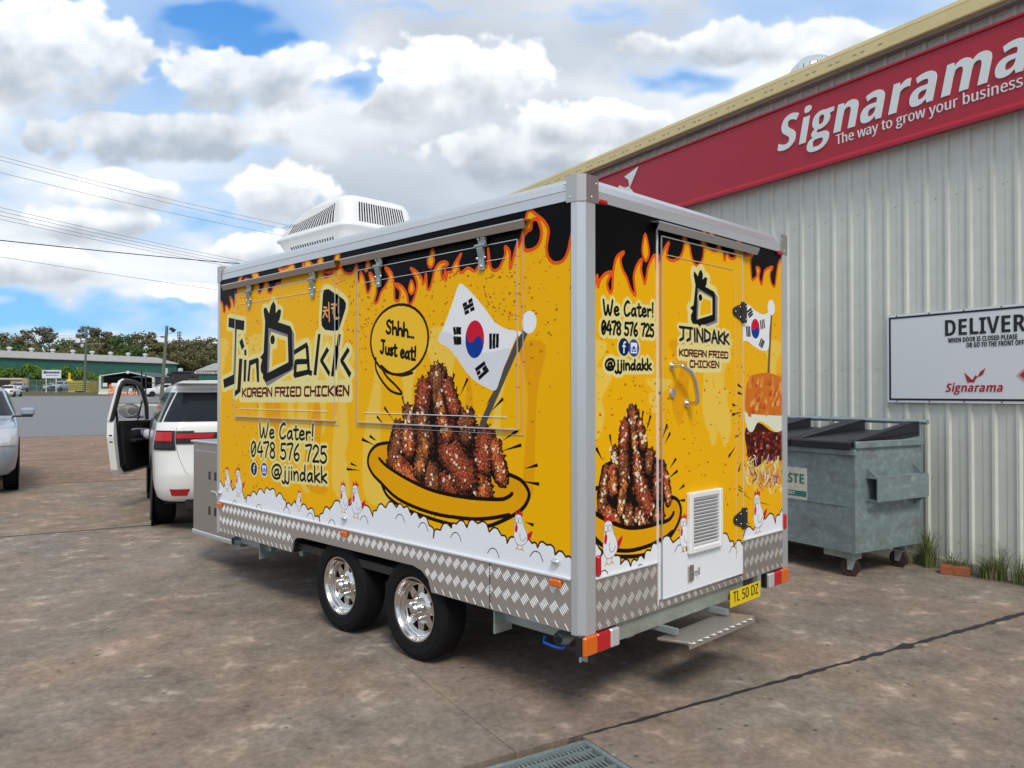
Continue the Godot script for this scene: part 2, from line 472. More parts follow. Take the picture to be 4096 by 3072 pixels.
func clouds(cv: Canvas, top: PackedVector2Array, base: float) -> void:
	var p := top.duplicate()
	p.append(Vector2(cv.im.get_width() + 5, top[top.size() - 1].y))
	p.append(Vector2(cv.im.get_width() + 5, base + 40))
	p.append(Vector2(-5, base + 40))
	p.append(Vector2(-5, top[0].y))
	cv.fill([p], SNOW)
	var q := PackedVector2Array()
	for i in top.size() - 1:                                 # scallops: each span bulges upwards
		var a := top[i]
		var b := top[i + 1]
		var m := (a + b) / 2 + (b - a).orthogonal() * 0.34
		var arc := PackedVector2Array([a, a.lerp(m, 0.62) + (b - a).orthogonal() * 0.09, m, b.lerp(m, 0.62) + (b - a).orthogonal() * 0.09, b])
		cv.fill([arc], SNOW)
		q.append_array(arc)
	cv.line(q, 0.0095, Color8(60, 34, 22))
	for i in range(2, top.size() - 2, 4):
		var a := top[i] + Vector2(rng.randf_range(-10, 10), rng.randf_range(24, 60))
		cv.line(cv.curve(PackedVector2Array([a, a + Vector2(14, -15), a + Vector2(34, -14), a + Vector2(46, 6)])), 0.005, Color8(70, 60, 60))
func mound(cv: Canvas) -> void:                                # the printed photograph of fried chicken
	var nz := FastNoiseLite.new()
	nz.seed = 4
	nz.noise_type = FastNoiseLite.TYPE_CELLULAR
	nz.frequency = 0.055
	var nf := FastNoiseLite.new()
	nf.seed = 9
	nf.frequency = 0.02
	var shape := cv.pts("D", [325, 800, 318, 640, 378, 430, 488, 400, 490, 290, 540, 265, 572, 305, 580, 230, 620, 80, 690, 48, 712, -20, 785, -50, 850, -15, 905, 110, 930, 200, 978, 290, 980, 330, 1080, 360, 1110, 430, 1212, 490, 1285, 560, 1300, 680, 1380, 770, 1392, 880, 1335, 978, 1280, 962, 1240, 890, 1252, 1094, 1100, 1082, 800, 1040, 620, 990, 450, 890])
	cv.fill([shape], Color8(24, 12, 9))
	var bits := [[780, 10, 770, 130, 80, 0], [660, 130, 640, 340, 72, 1], [870, 110, 930, 300, 62, 1], [520, 330, 545, 430, 52, 0], [430, 490, 372, 760, 60, 0], [505, 500, 510, 640, 66, 2], [1040, 410, 1010, 520, 82, 0], [1190, 560, 1160, 810, 92, 1], [1270, 640, 1335, 900, 62, 2], [430, 830, 540, 930, 72, 2], [700, 880, 730, 970, 88, 0], [1130, 970, 1170, 1030, 88, 2], [860, 950, 960, 1020, 88, 1], [640, 400, 660, 620, 82, 0], [655, 620, 600, 840, 56, 3], [850, 480, 880, 700, 92, 1], [880, 690, 1010, 900, 112, 1], [790, 210, 830, 430, 52, 3], [830, 430, 850, 520, 60, 2]]
	var tone := [Color(0.42, 0.27, 0.17), Color(0.52, 0.29, 0.18), Color(0.58, 0.25, 0.17), Color(0.74, 0.43, 0.2)]
	for b in bits:
		var p := cv.pts("D", [b[0], b[1], b[2], b[3], b[0] + b[4], b[1]])
		var r: float = p[2].distance_to(p[0]) * 1.06
		var d := p[1] - p[0]
		var lo := Vector2(min(p[0].x, p[1].x), min(p[0].y, p[1].y)) - Vector2(r, r) * 1.1
		var hi := Vector2(max(p[0].x, p[1].x), max(p[0].y, p[1].y)) + Vector2(r, r) * 1.1
		for y in range(int(lo.y), int(hi.y), 2):
			for x in range(int(lo.x), int(hi.x), 2):
				var q := Vector2(x, y)
				var f: float = clamp((q - p[0]).dot(d) / max(d.length_squared(), 1.0), 0.0, 1.0)
				var e := (q - p[0] - d * f) / r
				var g := e.length() + nf.get_noise_2d(x * 3.0, y * 3.0) * 0.42
				if g > 1.0:
					continue
				var crumb := nz.get_noise_2d(x * 2.2, y * 2.2)
				var lum: float = 0.02 + 1.15 * sqrt(1.0 - g * g) - 0.3 * (e.x * 0.6 + e.y * 0.8) + crumb * 0.85 + nf.get_noise_2d(x * 6.0 + 99, y * 6.0) * 0.7 + 0.22
				var cc: Color = tone[b[5]].lerp(tone[(b[5] + 1) % 4], clamp(0.5 + nf.get_noise_2d(x * 1.4, y * 1.4 + 300) * 1.6, 0.0, 1.0))
				cv.im.fill_rect(Rect2i(x, y, 2, 2), Color(clamp(cc.r * lum * 1.25, 0.03, 0.93), clamp(cc.g * lum * 1.2, 0.02, 0.8), clamp(cc.b * lum * 1.2, 0.02, 0.7)))
	for k in 420:
		var b: Array = bits[rng.randi() % bits.size()]
		var p := cv.pts("D", [b[0], b[1], b[2], b[3], b[0] + b[4], b[1]])
		var o := p[0].lerp(p[1], rng.randf()) + Vector2(rng.randfn(), rng.randfn()) * p[2].distance_to(p[0]) * 0.42
		var big := k < 110
		var r := rng.randf_range(2.6, 7.0) if big else rng.randf_range(1.0, 2.6)
		var a := rng.randf() * TAU
		cv.fill([PackedVector2Array([o + Vector2.from_angle(a) * r * 1.5, o + Vector2.from_angle(a + 1.7) * r, o + Vector2.from_angle(a + 3.0) * r * 1.2, o + Vector2.from_angle(a + 4.6) * r * 0.8])], Color8(236, 222, 190) if big else [Color8(214, 186, 140), Color8(60, 64, 34), Color8(232, 200, 160), Color8(150, 60, 30)][k % 4])
func bowl(cv: Canvas) -> void:
	cv.fill([cv.curve(cv.pts("D", [325, 600, 165, 690, 150, 790, 260, 950, 420, 1100, 700, 1220, 1000, 1268, 1200, 1272, 1400, 1240, 1520, 1180, 1572, 1080, 1500, 930, 1390, 880, 900, 900]), true)], Color8(228, 160, 4))
	mound(cv)
	cv.fill([cv.curve(cv.pts("D", [250, 740, 320, 810, 500, 922, 720, 1022, 1000, 1082, 1300, 1102, 1424, 1060, 1520, 1180, 1400, 1240, 1200, 1272, 1000, 1268, 700, 1218, 420, 1100, 260, 950, 200, 860]), true)], Color8(232, 166, 4))
	for l in [[325, 600, 230, 620, 165, 690, 150, 785, 190, 875, 260, 950, 420, 1100, 700, 1218, 1000, 1270, 1200, 1272, 1400, 1240], [1395, 880, 1500, 930, 1562, 1010, 1572, 1085, 1520, 1180, 1400, 1262, 1200, 1342, 1010, 1342, 800, 1300, 500, 1195, 330, 1080, 268, 960], [250, 740, 320, 810, 500, 922, 720, 1022, 1000, 1082, 1300, 1102, 1390, 1080, 1424, 1050]]:
		cv.line(cv.curve(cv.pts("D", l)), 0.021, Color8(26, 14, 6))
	ticks(cv, "D", [[95, 570, 210, 622], [165, 540, 215, 582], [310, 285, 392, 402], [245, 365, 312, 447], [470, 188, 492, 292], [695, -30, 712, 40], [822, -62, 815, -10], [928, -12, 905, 110], [1048, 32, 980, 185], [1362, 208, 1255, 322], [1304, 118, 1210, 272], [1476, 488, 1338, 584], [1506, 620, 1322, 678], [1650, 798, 1528, 832], [1665, 968, 1500, 938], [1614, 1330, 1540, 1300]])
func head_logo(cv: Canvas, crop: String, outer: Array, hole: Array, cream: Array, yolk: Array, shade: Array, eye: Array, halo: float) -> void:
	cv.poly(crop, outer, INK, halo, CREAM)
	cv.poly(crop, shade, INK, halo * 0.6, CREAM)
	cv.poly(crop, shade, Color8(132, 126, 136))
	cv.poly(crop, outer, INK)
	cv.poly(crop, hole, Color8(132, 126, 136))
	cv.poly(crop, cream, CREAM)
	cv.poly(crop, yolk, AMBER)
	var p := cv.pts(crop, eye)
	cv.fill([cv.disc(p[0], (p[1].y - p[0].y) * 1.45)], CREAM)
	cv.fill([cv.disc(p[0], p[1].y - p[0].y)], INK)
func side_print() -> Image:
	var s := 2048.0 / TL
	var cv := canvas(2048, int(ceil((TT - TB) * s)), s, side_point.bind(s))
	rng.seed = 11
	drips(cv, 0.55, 1.6, 22, 7)
	specks(cv, 1500, 0.3, 1.9)
	flames(cv, cv.pts("A", [60, 400, 105, 425, 128, 460, 140, 548, 158, 540, 160, 482, 185, 488, 200, 522, 216, 500, 222, 465, 207, 378, 238, 410, 258, 492, 275, 498, 290, 400, 287, 260, 318, 175, 350, 135, 332, 190, 345, 212, 385, 180, 440, 192, 465, 165, 448, 112, 500, 100, 528, 150, 530, 250, 545, 335, 575, 320, 590, 240, 612, 195, 640, 250, 650, 330, 690, 325, 720, 240, 772, 220, 775, 150, 748, 60, 790, 72, 850, 50, 880, 10, 912, 10, 925, 60, 945, 95, 985, 95, 1010, 60, 1020, -60, 1036, 60, 1046, -60, 1070, -90]) + cv.pts("E", [575, 990, 600, 1050, 640, 1075, 680, 1050, 700, 985, 745, 930, 755, 1100, 800, 1170, 850, 1165, 880, 1090, 890, 1040, 920, 920, 968, 885, 955, 1020, 975, 1100]) + cv.pts("A", [1245, 110, 1260, 150, 1298, 165, 1335, 135, 1360, 70, 1400, 50, 1450, 75, 1482, 112, 1540, 125, 1580, 90, 1605, 20, 1622, 60, 1640, 212, 1662, 190, 1675, 110, 1715, 190, 1740, 320, 1762, 335, 1790, 250, 1770, 120, 1812, 150, 1850, 230, 1850, 330, 1825, 442, 1860, 440, 1902, 330, 1950, 260, 1990, 160, 1945, 60, 1992, 80, 2030, 150, 2045, 280, 2050, 402, 2080, 428, 2106, 400, 2110, 310]) + cv.pts("C", [402, 745, 460, 760, 508, 830, 528, 930, 560, 900, 590, 820, 600, 730, 560, 632, 545, 605, 590, 630, 640, 690, 650, 748, 666, 720, 680, 655, 690, 782, 715, 782, 740, 690, 760, 610, 800, 560, 850, 548, 872, 572, 822, 600, 815, 660, 832, 702, 850, 622, 856, 716, 872, 642, 905, 640, 920, 590, 940, 550, 990, 478, 965, 560, 985, 645, 1050, 602, 1110, 632, 1145, 590, 1200, 600, 1232, 540, 1228, 430, 1250, 590, 1282, 625, 1320, 612, 1352, 560, 1382, 480, 1380, 415, 1420, 462, 1422, 606, 1442, 560, 1470, 440, 1508, 320, 1540, 190, 1575, 88, 1640, 130, 1710, 190, 1746, 272, 1730, 400, 1736, 482, 1770, 540, 1820, 557, 1880, 530, 1920, 450, 1945, 330, 1975, 200]))
	for l in [[1600, 180, 1650, 172, 1685, 270, 1670, 372, 1620, 430, 1550, 445, 1526, 410, 1526, 320, 1562, 272, 1592, 250]]:
		var p := cv.curve(cv.pts("C", l), true)
		cv.fill([p], INK)
		cv.line(p, 0.02, FLAME, true)
	droplet(cv, side_point(722, 515, "C", s), 0.03 * s, 0.055 * s)
	droplet(cv, side_point(552, 772, "C", s), 0.026 * s, 0.04 * s)
	droplet(cv, side_point(150, 570, "C", s), 0.024 * s, 0.045 * s)
	# the name
	var letters := [[197, 610, 390, 646, 383, 752, 303, 738, 287, 1330, 145, 1390, 135, 1295, 248, 1240, 265, 730, 192, 712], [330, 1062, 367, 1066, 345, 1430, 270, 1492, 262, 1440, 310, 1400], [365, 838, 390, 930, 360, 970, 332, 875], [385, 1075, 413, 1078, 403, 1320, 378, 1315], [385, 968, 408, 960, 412, 1022, 390, 1035], [440, 1085, 535, 1053, 548, 1075, 552, 1325, 528, 1320, 515, 1112, 457, 1140, 445, 1318, 420, 1312], [935, 970, 1080, 882, 1098, 935, 1115, 1190, 1140, 1200, 1132, 1258, 1095, 1240, 945, 1280, 930, 1250, 945, 1085, 960, 1070, 1075, 1065, 1065, 945, 940, 1022], [1203, 790, 1232, 793, 1185, 1250, 1152, 1242], [1300, 935, 1328, 970, 1260, 1085, 1338, 1215, 1325, 1262, 1228, 1100, 1228, 1070], [1405, 790, 1435, 795, 1378, 1265, 1346, 1255], [1510, 935, 1535, 975, 1465, 1085, 1553, 1225, 1530, 1275, 1430, 1100, 1430, 1070]]
	var drum := [1258, 340, 1275, 300, 1310, 290, 1350, 315, 1470, 410, 1492, 450, 1490, 500, 1415, 740, 1380, 758, 1280, 745, 1245, 700, 1240, 640]
	for l in letters + [drum, [350, 1370, 1530, 1350, 1535, 1490, 350, 1500]]:
		cv.poly("A", l, INK, 0.034, CREAM)
	head_logo(cv, "A", [618, 655, 600, 540, 605, 505, 630, 500, 662, 565, 680, 480, 712, 425, 735, 480, 735, 560, 770, 515, 795, 530, 790, 580, 775, 640, 760, 660, 895, 705, 915, 745, 925, 1140, 900, 1190, 625, 1325, 592, 1280, 595, 1240, 570, 1205, 568, 1140, 585, 1075, 562, 1050, 600, 1000], [655, 722, 868, 797, 877, 1105, 640, 1225], [682, 765, 866, 826, 875, 1100, 660, 1215], [750, 835, 845, 868, 848, 1090, 692, 1150, 702, 958, 748, 950], [900, 720, 940, 790, 940, 1180, 640, 1370, 610, 1310, 890, 1180], [700, 855, 700, 906], 0.034)
	for l in letters + [drum]:
		cv.poly("A", l, INK)
	cv.poly("A", [970, 1130, 1080, 1125, 1085, 1185, 965, 1210], CREAM)
	for l in [[1268, 495, 1300, 503], [1258, 536, 1312, 530], [1286, 535, 1258, 610], [1284, 558, 1306, 602], [1322, 445, 1328, 650], [1352, 466, 1386, 462, 1368, 560], [1352, 508, 1382, 500], [1410, 410, 1410, 555], [1380, 575, 1386, 622, 1416, 610]]:
		cv.line(cv.pts("A", l), 0.014, Color8(226, 172, 104))
	cv.words("A", BLOCK, "KOREAN FRIED CHICKEN", [368, 1398, 1545, 1366, 366, 1482], 0.017, MAROON, false)
	for k in [[0.056, CREAM], [0.0185, INK]]:
		cv.words("B", HAND, "We Cater!", [540, 255, 1145, 272, 540, 412], k[0], k[1])
		cv.words("B", HAND, "0478 576 725", [440, 458, 1290, 515, 440, 618], k[0], k[1])
		cv.words("B", HAND, "@jjindakk", [668, 705, 1290, 745, 668, 862], k[0], k[1])
	socials(cv, side_point(475, 760, "B", s), side_point(588, 768, "B", s), 0.05 * s)
	# speech bubble
	var o := side_point(445, 1235, "C", s)
	var r := side_point(445, 1545, "C", s).y - o.y
	var rx := (side_point(700, 1235, "C", s).x - side_point(190, 1235, "C", s).x) / 2
	o.x = (side_point(700, 1235, "C", s).x + side_point(190, 1235, "C", s).x) / 2
	cv.fill([cv.disc(o, rx, r)], Color8(242, 194, 48))
	cv.line(cv.disc(o, rx, r), 0.017, Color8(38, 20, 8), true)
	cv.line(cv.curve(cv.pts("C", [235, 1400, 238, 1500, 290, 1600, 370, 1690, 466, 1715, 410, 1640, 330, 1560, 283, 1468, 360, 1530, 470, 1552, 560, 1530])), 0.016, Color8(38, 20, 8))
	cv.words("C", HAND, "Shhh...", [325, 1062, 580, 1104, 325, 1176], 0.018, INK)
	cv.words("C", HAND, "Just eat!", [275, 1240, 596, 1302, 275, 1352], 0.018, INK)
	# bowl of chicken, then the flag
	bowl(cv)
	ticks(cv, "B", [[1500, 765, 1645, 779], [1545, 703, 1622, 737], [1670, 430, 1815, 506], [1760, 400, 1832, 452]])
	cv.line(cv.pts("C", [1545, 1150, 1178, 1985]), 0.042, Color8(84, 78, 72))
	cv.fill([cv.curve(cv.pts("C", [972, 748, 1030, 770, 1100, 840, 1200, 960, 1290, 1080, 1390, 1140, 1507, 1168, 1480, 1212, 1420, 1350, 1370, 1480, 1330, 1600, 1292, 1683, 1200, 1652, 1130, 1610, 1050, 1540, 960, 1410, 880, 1310, 790, 1240, 840, 1110, 910, 920]), true)], Color8(236, 238, 242))
	cv.fill([cv.curve(cv.pts("C", [815, 1170, 900, 1182, 1000, 1232, 1100, 1322, 1230, 1352, 1400, 1312, 1425, 1340, 1370, 1480, 1330, 1600, 1292, 1680, 1200, 1650, 1130, 1608, 1050, 1538, 960, 1408, 880, 1308, 795, 1238]), true)], Color8(219, 222, 228))
	var e := side_point(1110, 1233, "C", s)
	taeguk(cv, e, side_point(1110, 1400, "C", s).y - e.y, 0.75, (side_point(1194, 1233, "C", s).x - e.x) / (side_point(1110, 1400, "C", s).y - e.y))
	for l in [[1005, 935, 1042, 915], [1055, 905, 1090, 880], [1015, 968, 1098, 918], [1022, 1003, 1060, 985], [1072, 975, 1108, 958], [928, 1125, 938, 1192], [931, 1208, 941, 1280], [955, 1123, 960, 1190], [956, 1208, 962, 1283], [978, 1125, 980, 1190], [979, 1210, 982, 1280], [1252, 1182, 1250, 1320], [1282, 1182, 1280, 1316], [1312, 1182, 1310, 1306], [1118, 1505, 1202, 1440], [1130, 1540, 1160, 1518], [1182, 1503, 1216, 1474], [1145, 1580, 1232, 1500]]:
		var p := cv.pts("C", l)
		var d := (p[1] - p[0]).normalized().orthogonal() * 0.0105 * s
		cv.fill([PackedVector2Array([p[0] - d, p[0] + d, p[1] + d, p[1] - d])], INK)
	cv.fill([cv.disc(side_point(1575, 1080, "C", s), 0.052 * s, 0.058 * s)], Color8(238, 240, 244))
	clouds(cv, cv.pts("B", [55, 962, 140, 962, 240, 1000, 370, 1085, 388, 1135, 440, 1065, 505, 1052, 590, 1035, 650, 998, 722, 1072, 800, 1095, 828, 1188, 888, 1172, 985, 1200, 1070, 1215, 1150, 1290, 1205, 1362, 1240, 1250, 1315, 1215, 1330, 1190, 1460, 1195, 1530, 1168, 1640, 1220, 1790, 1288, 1830, 1225, 1930, 1195, 2050, 1192, 2130, 1195]) + cv.pts("D", [520, 1215, 530, 1240, 605, 1268, 690, 1330, 728, 1442, 790, 1375, 888, 1355, 930, 1320, 1025, 1352, 1120, 1315, 1222, 1390, 1330, 1420, 1380, 1490, 1480, 1475, 1600, 1490, 1650, 1528, 1730, 1505, 1805, 1592, 1900, 1612, 1960, 1660]), (TT - 0.47) * s)
	for h in [[178, 1015, 285, "B", 1.0], [302, 1070, 340, "B", 1.0], [975, 1235, 245, "B", -1.0], [1462, 1250, 355, "B", 1.0], [1600, 1310, 420, "B", 1.0]]:
		var p := cv.pts(h[3], [h[0], h[1], h[0], h[1] - h[2]])
		hen(cv, p[0], p[0].y - p[1].y, h[4])
	var q := cv.pts("D", [1488, 1550, 1488, 1190])
	hen(cv, q[0], q[0].y - q[1].y, 1.0)
	return cv.im
func rear_print() -> Image:
	var s := 512.0
	var cv := canvas(int(ceil(TW * s)), int(ceil((TT - TB) * s)), s, rear_point.bind(s))
	rng.seed = 21
	drips(cv, 0.7, 1.45, 11, 0)
	specks(cv, 560, 0.5, 1.9)
	flames(cv, cv.pts("F", [340, 1080, 362, 950, 380, 880, 386, 970, 400, 920, 440, 870, 492, 855, 470, 900, 456, 950, 475, 1012, 496, 990, 505, 850, 530, 740, 587, 698, 560, 750, 575, 830, 610, 900, 640, 990, 677, 1036, 670, 960, 665, 880, 690, 800, 727, 755, 720, 830, 735, 900, 750, 946, 765, 880, 782, 800, 830, 720, 842, 840, 850, 780, 880, 690, 922, 625, 910, 680, 905, 740, 950, 768, 1010, 742, 1040, 660, 1052, 560, 1075, 590, 1095, 720, 1120, 790, 1150, 806, 1180, 770, 1195, 700, 1190, 580, 1220, 500, 1228, 560, 1230, 640, 1265, 690, 1300, 682, 1330, 630, 1345, 670, 1356, 766, 1375, 700, 1395, 745, 1440, 745, 1455, 660, 1492, 590, 1500, 640, 1510, 712, 1545, 722, 1592, 714, 1575, 762, 1580, 880, 1592, 916, 1626, 880, 1620, 820, 1648, 832, 1640, 890, 1660, 952, 1675, 890, 1690, 840, 1748, 814, 1725, 870, 1740, 950, 1766, 962, 1780, 860, 1800, 770, 1850, 730]))
	droplet(cv, rear_point(757, 662, "F", s), 0.03 * s, 0.07 * s)
	droplet(cv, rear_point(1272, 540, "F", s), 0.025 * s, 0.045 * s)
	for k in [[0.05, CREAM], [0.0145, INK]]:
		cv.words("F", HAND, "We Cater!", [428, 1072, 822, 1098, 432, 1186], k[0], k[1])
		cv.words("F", HAND, "0478 576 725", [412, 1235, 824, 1266, 412, 1335], k[0], k[1])
		cv.words("F", HAND, "@jjindakk", [440, 1530, 806, 1536, 440, 1618], k[0], k[1])
	socials(cv, rear_point(587, 1440, "F", s), rear_point(665, 1448, "F", s), 0.045 * s)
	head_logo(cv, "F", [1130, 960, 1115, 880, 1118, 850, 1135, 866, 1148, 890, 1160, 850, 1175, 838, 1188, 870, 1185, 915, 1205, 895, 1222, 905, 1216, 950, 1206, 970, 1276, 1010, 1284, 1040, 1284, 1230, 1270, 1242, 1125, 1290, 1112, 1265, 1095, 1230, 1095, 1190, 1110, 1160, 1087, 1135, 1115, 1115], [1145, 980, 1262, 1050, 1262, 1190, 1138, 1230], [1160, 1005, 1262, 1064, 1262, 1188, 1148, 1224], [1186, 1060, 1250, 1082, 1250, 1176, 1165, 1198, 1172, 1110], [1276, 1015, 1302, 1050, 1300, 1250, 1135, 1312, 1118, 1285, 1275, 1235], [1168, 1055, 1168, 1082], 0.034)
	for k in [[0.052, CREAM, 0], [0.0145, Color8(140, 134, 140), 5], [0.0145, INK, 0]]:
		cv.words("F", SPIKY, "JJINDAKK", [1005 + k[2], 1284 + k[2], 1395 + k[2], 1322 + k[2], 1008 + k[2], 1388 + k[2]], k[0], k[1], false)
	for k in [[0.06, CREAM], [0.0105, MAROON]]:
		cv.words("F", BLOCK, "KOREAN FRIED", [1006, 1460, 1392, 1484, 1006, 1508], k[0], k[1], false)
		cv.words("F", BLOCK, "CHICKEN", [1088, 1548, 1322, 1556, 1088, 1597], k[0], k[1], false)
	# the same bowl of chicken, smaller
	var a0 := side_point(780, -50, "D", s)
	var b0 := side_point(1392, 880, "D", s)
	var a1 := rear_point(692, 372, "G", s)
	var b1 := rear_point(946, 1050, "G", s)
	var k2 := (b1 - a1) / (b0 - a0) * Vector2(1.12, 1.04)
	a1 = b1 - (b0 - a0) * k2
	var straight := cv.to
	cv.to = func(x: float, y: float, crop: String) -> Vector2: return a1 + (side_point(x, y, crop, s) - a0) * k2
	bowl(cv)
	cv.to = straight
	# flag
	cv.line(cv.pts("F", [1738, 1150, 1714, 1660]), 0.03, Color8(120, 92, 60))
	cv.fill([cv.curve(cv.pts("F", [1518, 1100, 1560, 1110, 1620, 1160, 1680, 1186, 1730, 1172, 1722, 1320, 1714, 1455, 1660, 1466, 1600, 1432, 1550, 1392, 1505, 1382, 1512, 1240]), true)], Color8(236, 238, 242))
	var e := rear_point(1613, 1297, "F", s)
	taeguk(cv, e, rear_point(1613, 1374, "F", s).y - e.y, 0.75, (rear_point(1646, 1297, "F", s).x - e.x) / (rear_point(1613, 1374, "F", s).y - e.y))
	for l in [[1552, 1165, 1580, 1142], [1558, 1188, 1588, 1160], [1565, 1206, 1590, 1182], [1543, 1285, 1548, 1352], [1555, 1283, 1560, 1354], [1567, 1285, 1571, 1354], [1652, 1238, 1658, 1296], [1666, 1234, 1671, 1292], [1678, 1230, 1684, 1286], [1644, 1425, 1660, 1378], [1654, 1436, 1672, 1386], [1664, 1444, 1680, 1398]]:
		cv.line(cv.pts("F", l), 0.014, INK)
	cv.fill([cv.disc(rear_point(1737, 1132, "F", s), 0.05 * s)], Color8(238, 240, 244))
	ticks(cv, "G", [[1490, 28, 1530, 85], [1460, 172, 1505, 208], [1460, 235, 1512, 256], [1418, 328, 1460, 342], [1416, 408, 1492, 385], [1388, 738, 1448, 648], [1466, 850, 1488, 768], [1440, 582, 1475, 566]])
	# burger
	cv.fill([cv.curve(cv.pts("G", [1580, 870, 1700, 810, 1870, 760, 1870, 900, 1740, 972, 1640, 962]), true)], Color8(222, 150, 40))
	cv.fill([cv.curve(cv.pts("G", [1535, 520, 1640, 470, 1760, 545, 1870, 500, 1870, 740, 1700, 770, 1580, 830, 1548, 700]), true)], Color8(60, 18, 12))
	for k in 150:
		var p := rear_point(rng.randf_range(1545, 1840), rng.randf_range(540, 770), "G", s)
		cv.fill([cv.disc(p, rng.randf_range(2, 11), rng.randf_range(2, 8))], [Color8(130, 34, 20), Color8(96, 24, 14), Color8(164, 58, 32), Color8(40, 10, 8), Color8(206, 120, 96)][k % 5 if k % 3 else 0])
	for k in 90:
		var p := rear_point(rng.randf_range(1520, 1845), rng.randf_range(720, 960), "G", s)
		cv.line(cv.curve(PackedVector2Array([p, p + Vector2(rng.randf_range(-16, 16), rng.randf_range(4, 22)), p + Vector2(rng.randf_range(-26, 26), rng.randf_range(16, 44))])), rng.randf_range(0.006, 0.013), [Color8(214, 216, 150), Color8(232, 232, 200), Color8(140, 50, 130), Color8(196, 206, 110), Color8(226, 160, 60)][k % 5])
	cv.fill([cv.curve(cv.pts("G", [1530, 385, 1600, 398, 1700, 405, 1870, 385, 1870, 480, 1785, 545, 1720, 498, 1640, 460, 1592, 540, 1552, 520]), true)], Color8(226, 230, 206))
	cv.fill([cv.curve(cv.pts("G", [1535, 375, 1540, 200, 1570, 115, 1640, 86, 1720, 82, 1800, 108, 1875, 150, 1875, 390, 1700, 410, 1590, 400]), true)], Color8(212, 116, 34))
	for k in 60:
		var p := rear_point(rng.randf_range(1560, 1840), rng.randf_range(120, 390), "G", s)
		cv.fill([cv.curve(PackedVector2Array([p, p + Vector2(rng.randf_range(6, 16), -8), p + Vector2(rng.randf_range(4, 20), 14), p + Vector2(-8, 12)]), true)], [Color8(226, 140, 54), Color8(188, 84, 24), Color8(234, 164, 84), Color8(204, 104, 30)][k % 4])
	ticks(cv, "G", [[1465, 965, 1560, 1040], [1465, 990, 1600, 1085], [1600, 1085, 1740, 1115]], 0.008)
	clouds(cv, cv.pts("G", [335, 1445, 395, 1452, 402, 1522, 520, 1510, 562, 1576, 640, 1592, 690, 1548, 745, 1532, 795, 1470, 850, 1422, 955, 1405, 1060, 1468, 1200, 1470, 1310, 1385, 1400, 1398, 1430, 1436, 1500, 1430, 1515, 1378, 1600, 1310, 1655, 1280, 1690, 1222, 1770, 1255, 1800, 1190, 1860, 1168]), (TT - 0.47) * s)
	for h in [[470, 1580, 395, 1.0], [1040, 1480, 310, 1.0], [1630, 1335, 350, 1.0]]:
		var p := cv.pts("G", [h[0], h[1], h[0], h[1] - h[2]])
		hen(cv, p[0], p[0].y - p[1].y, h[3])
	return cv.im

# ------------------------------------------------------------------ surfaces
func noise_bytes(w: int, freq: float, sd: int, oct := 4, kind := FastNoiseLite.TYPE_SIMPLEX_SMOOTH) -> PackedByteArray:
	var nz := FastNoiseLite.new()
	nz.seed = sd
	nz.noise_type = kind
	nz.frequency = freq
	nz.fractal_octaves = oct
	var im := nz.get_seamless_image(w, w, false, false, 0.12, true)
	im.convert(Image.FORMAT_L8)
	return im.get_data()
func concrete_image(w: int) -> Image:
	var big := noise_bytes(w, 0.0035, 3, 3)
	var mid := noise_bytes(w, 0.016, 5, 5)
	var tint := noise_bytes(w, 0.006, 8, 3)
	var dots := noise_bytes(w, 0.11, 12, 2)
	var streak := noise_bytes(w, 0.045, 15, 3)
	var o := PackedByteArray()
	o.resize(w * w * 3)
	for i in w * w:
		var b := (big[i] - 128) / 128.0
		var m := (mid[i] - 128) / 128.0
		var t := (tint[i] - 128) / 128.0
		var d := (dots[i] - 128) / 128.0
		var k := (streak[i] - 128) / 128.0
		var l := 141.0 + b * 11.0 + m * 15.0 + d * 13.0 + k * 11.0
		if m + k * 0.6 > 0.42:
			l += (m + k * 0.6 - 0.42) * 55.0
		if m < -0.45:
			l += (m + 0.45) * 34.0
		o[i * 3] = int(clamp(l * (1.035 + 0.045 * t), 0, 255))
		o[i * 3 + 1] = int(clamp(l * (0.935 - 0.005 * t), 0, 255))
		o[i * 3 + 2] = int(clamp(l * (0.84 - 0.02 * t + 0.02 * k), 0, 255))
	var im := Image.create_from_data(w, w, false, Image.FORMAT_RGB8, o)
	rng.seed = 19
	for k in 900:                                                   # grit, drips and pale flecks
		var x := rng.randi() % (w - 8)
		var y := rng.randi() % (w - 8)
		var r := 1 + (rng.randi() % 2 if k % 9 else rng.randi() % 4)
		var c := im.get_pixel(x, y)
		c = c.darkened(rng.randf_range(0.12, 0.4)) if k % 3 else c.lightened(rng.randf_range(0.1, 0.3))
		im.fill_rect(Rect2i(x, y, r + 1, r), c)
		im.fill_rect(Rect2i(x + r / 2, y - r / 2 if y > 4 else y, r, r), c)
	return im
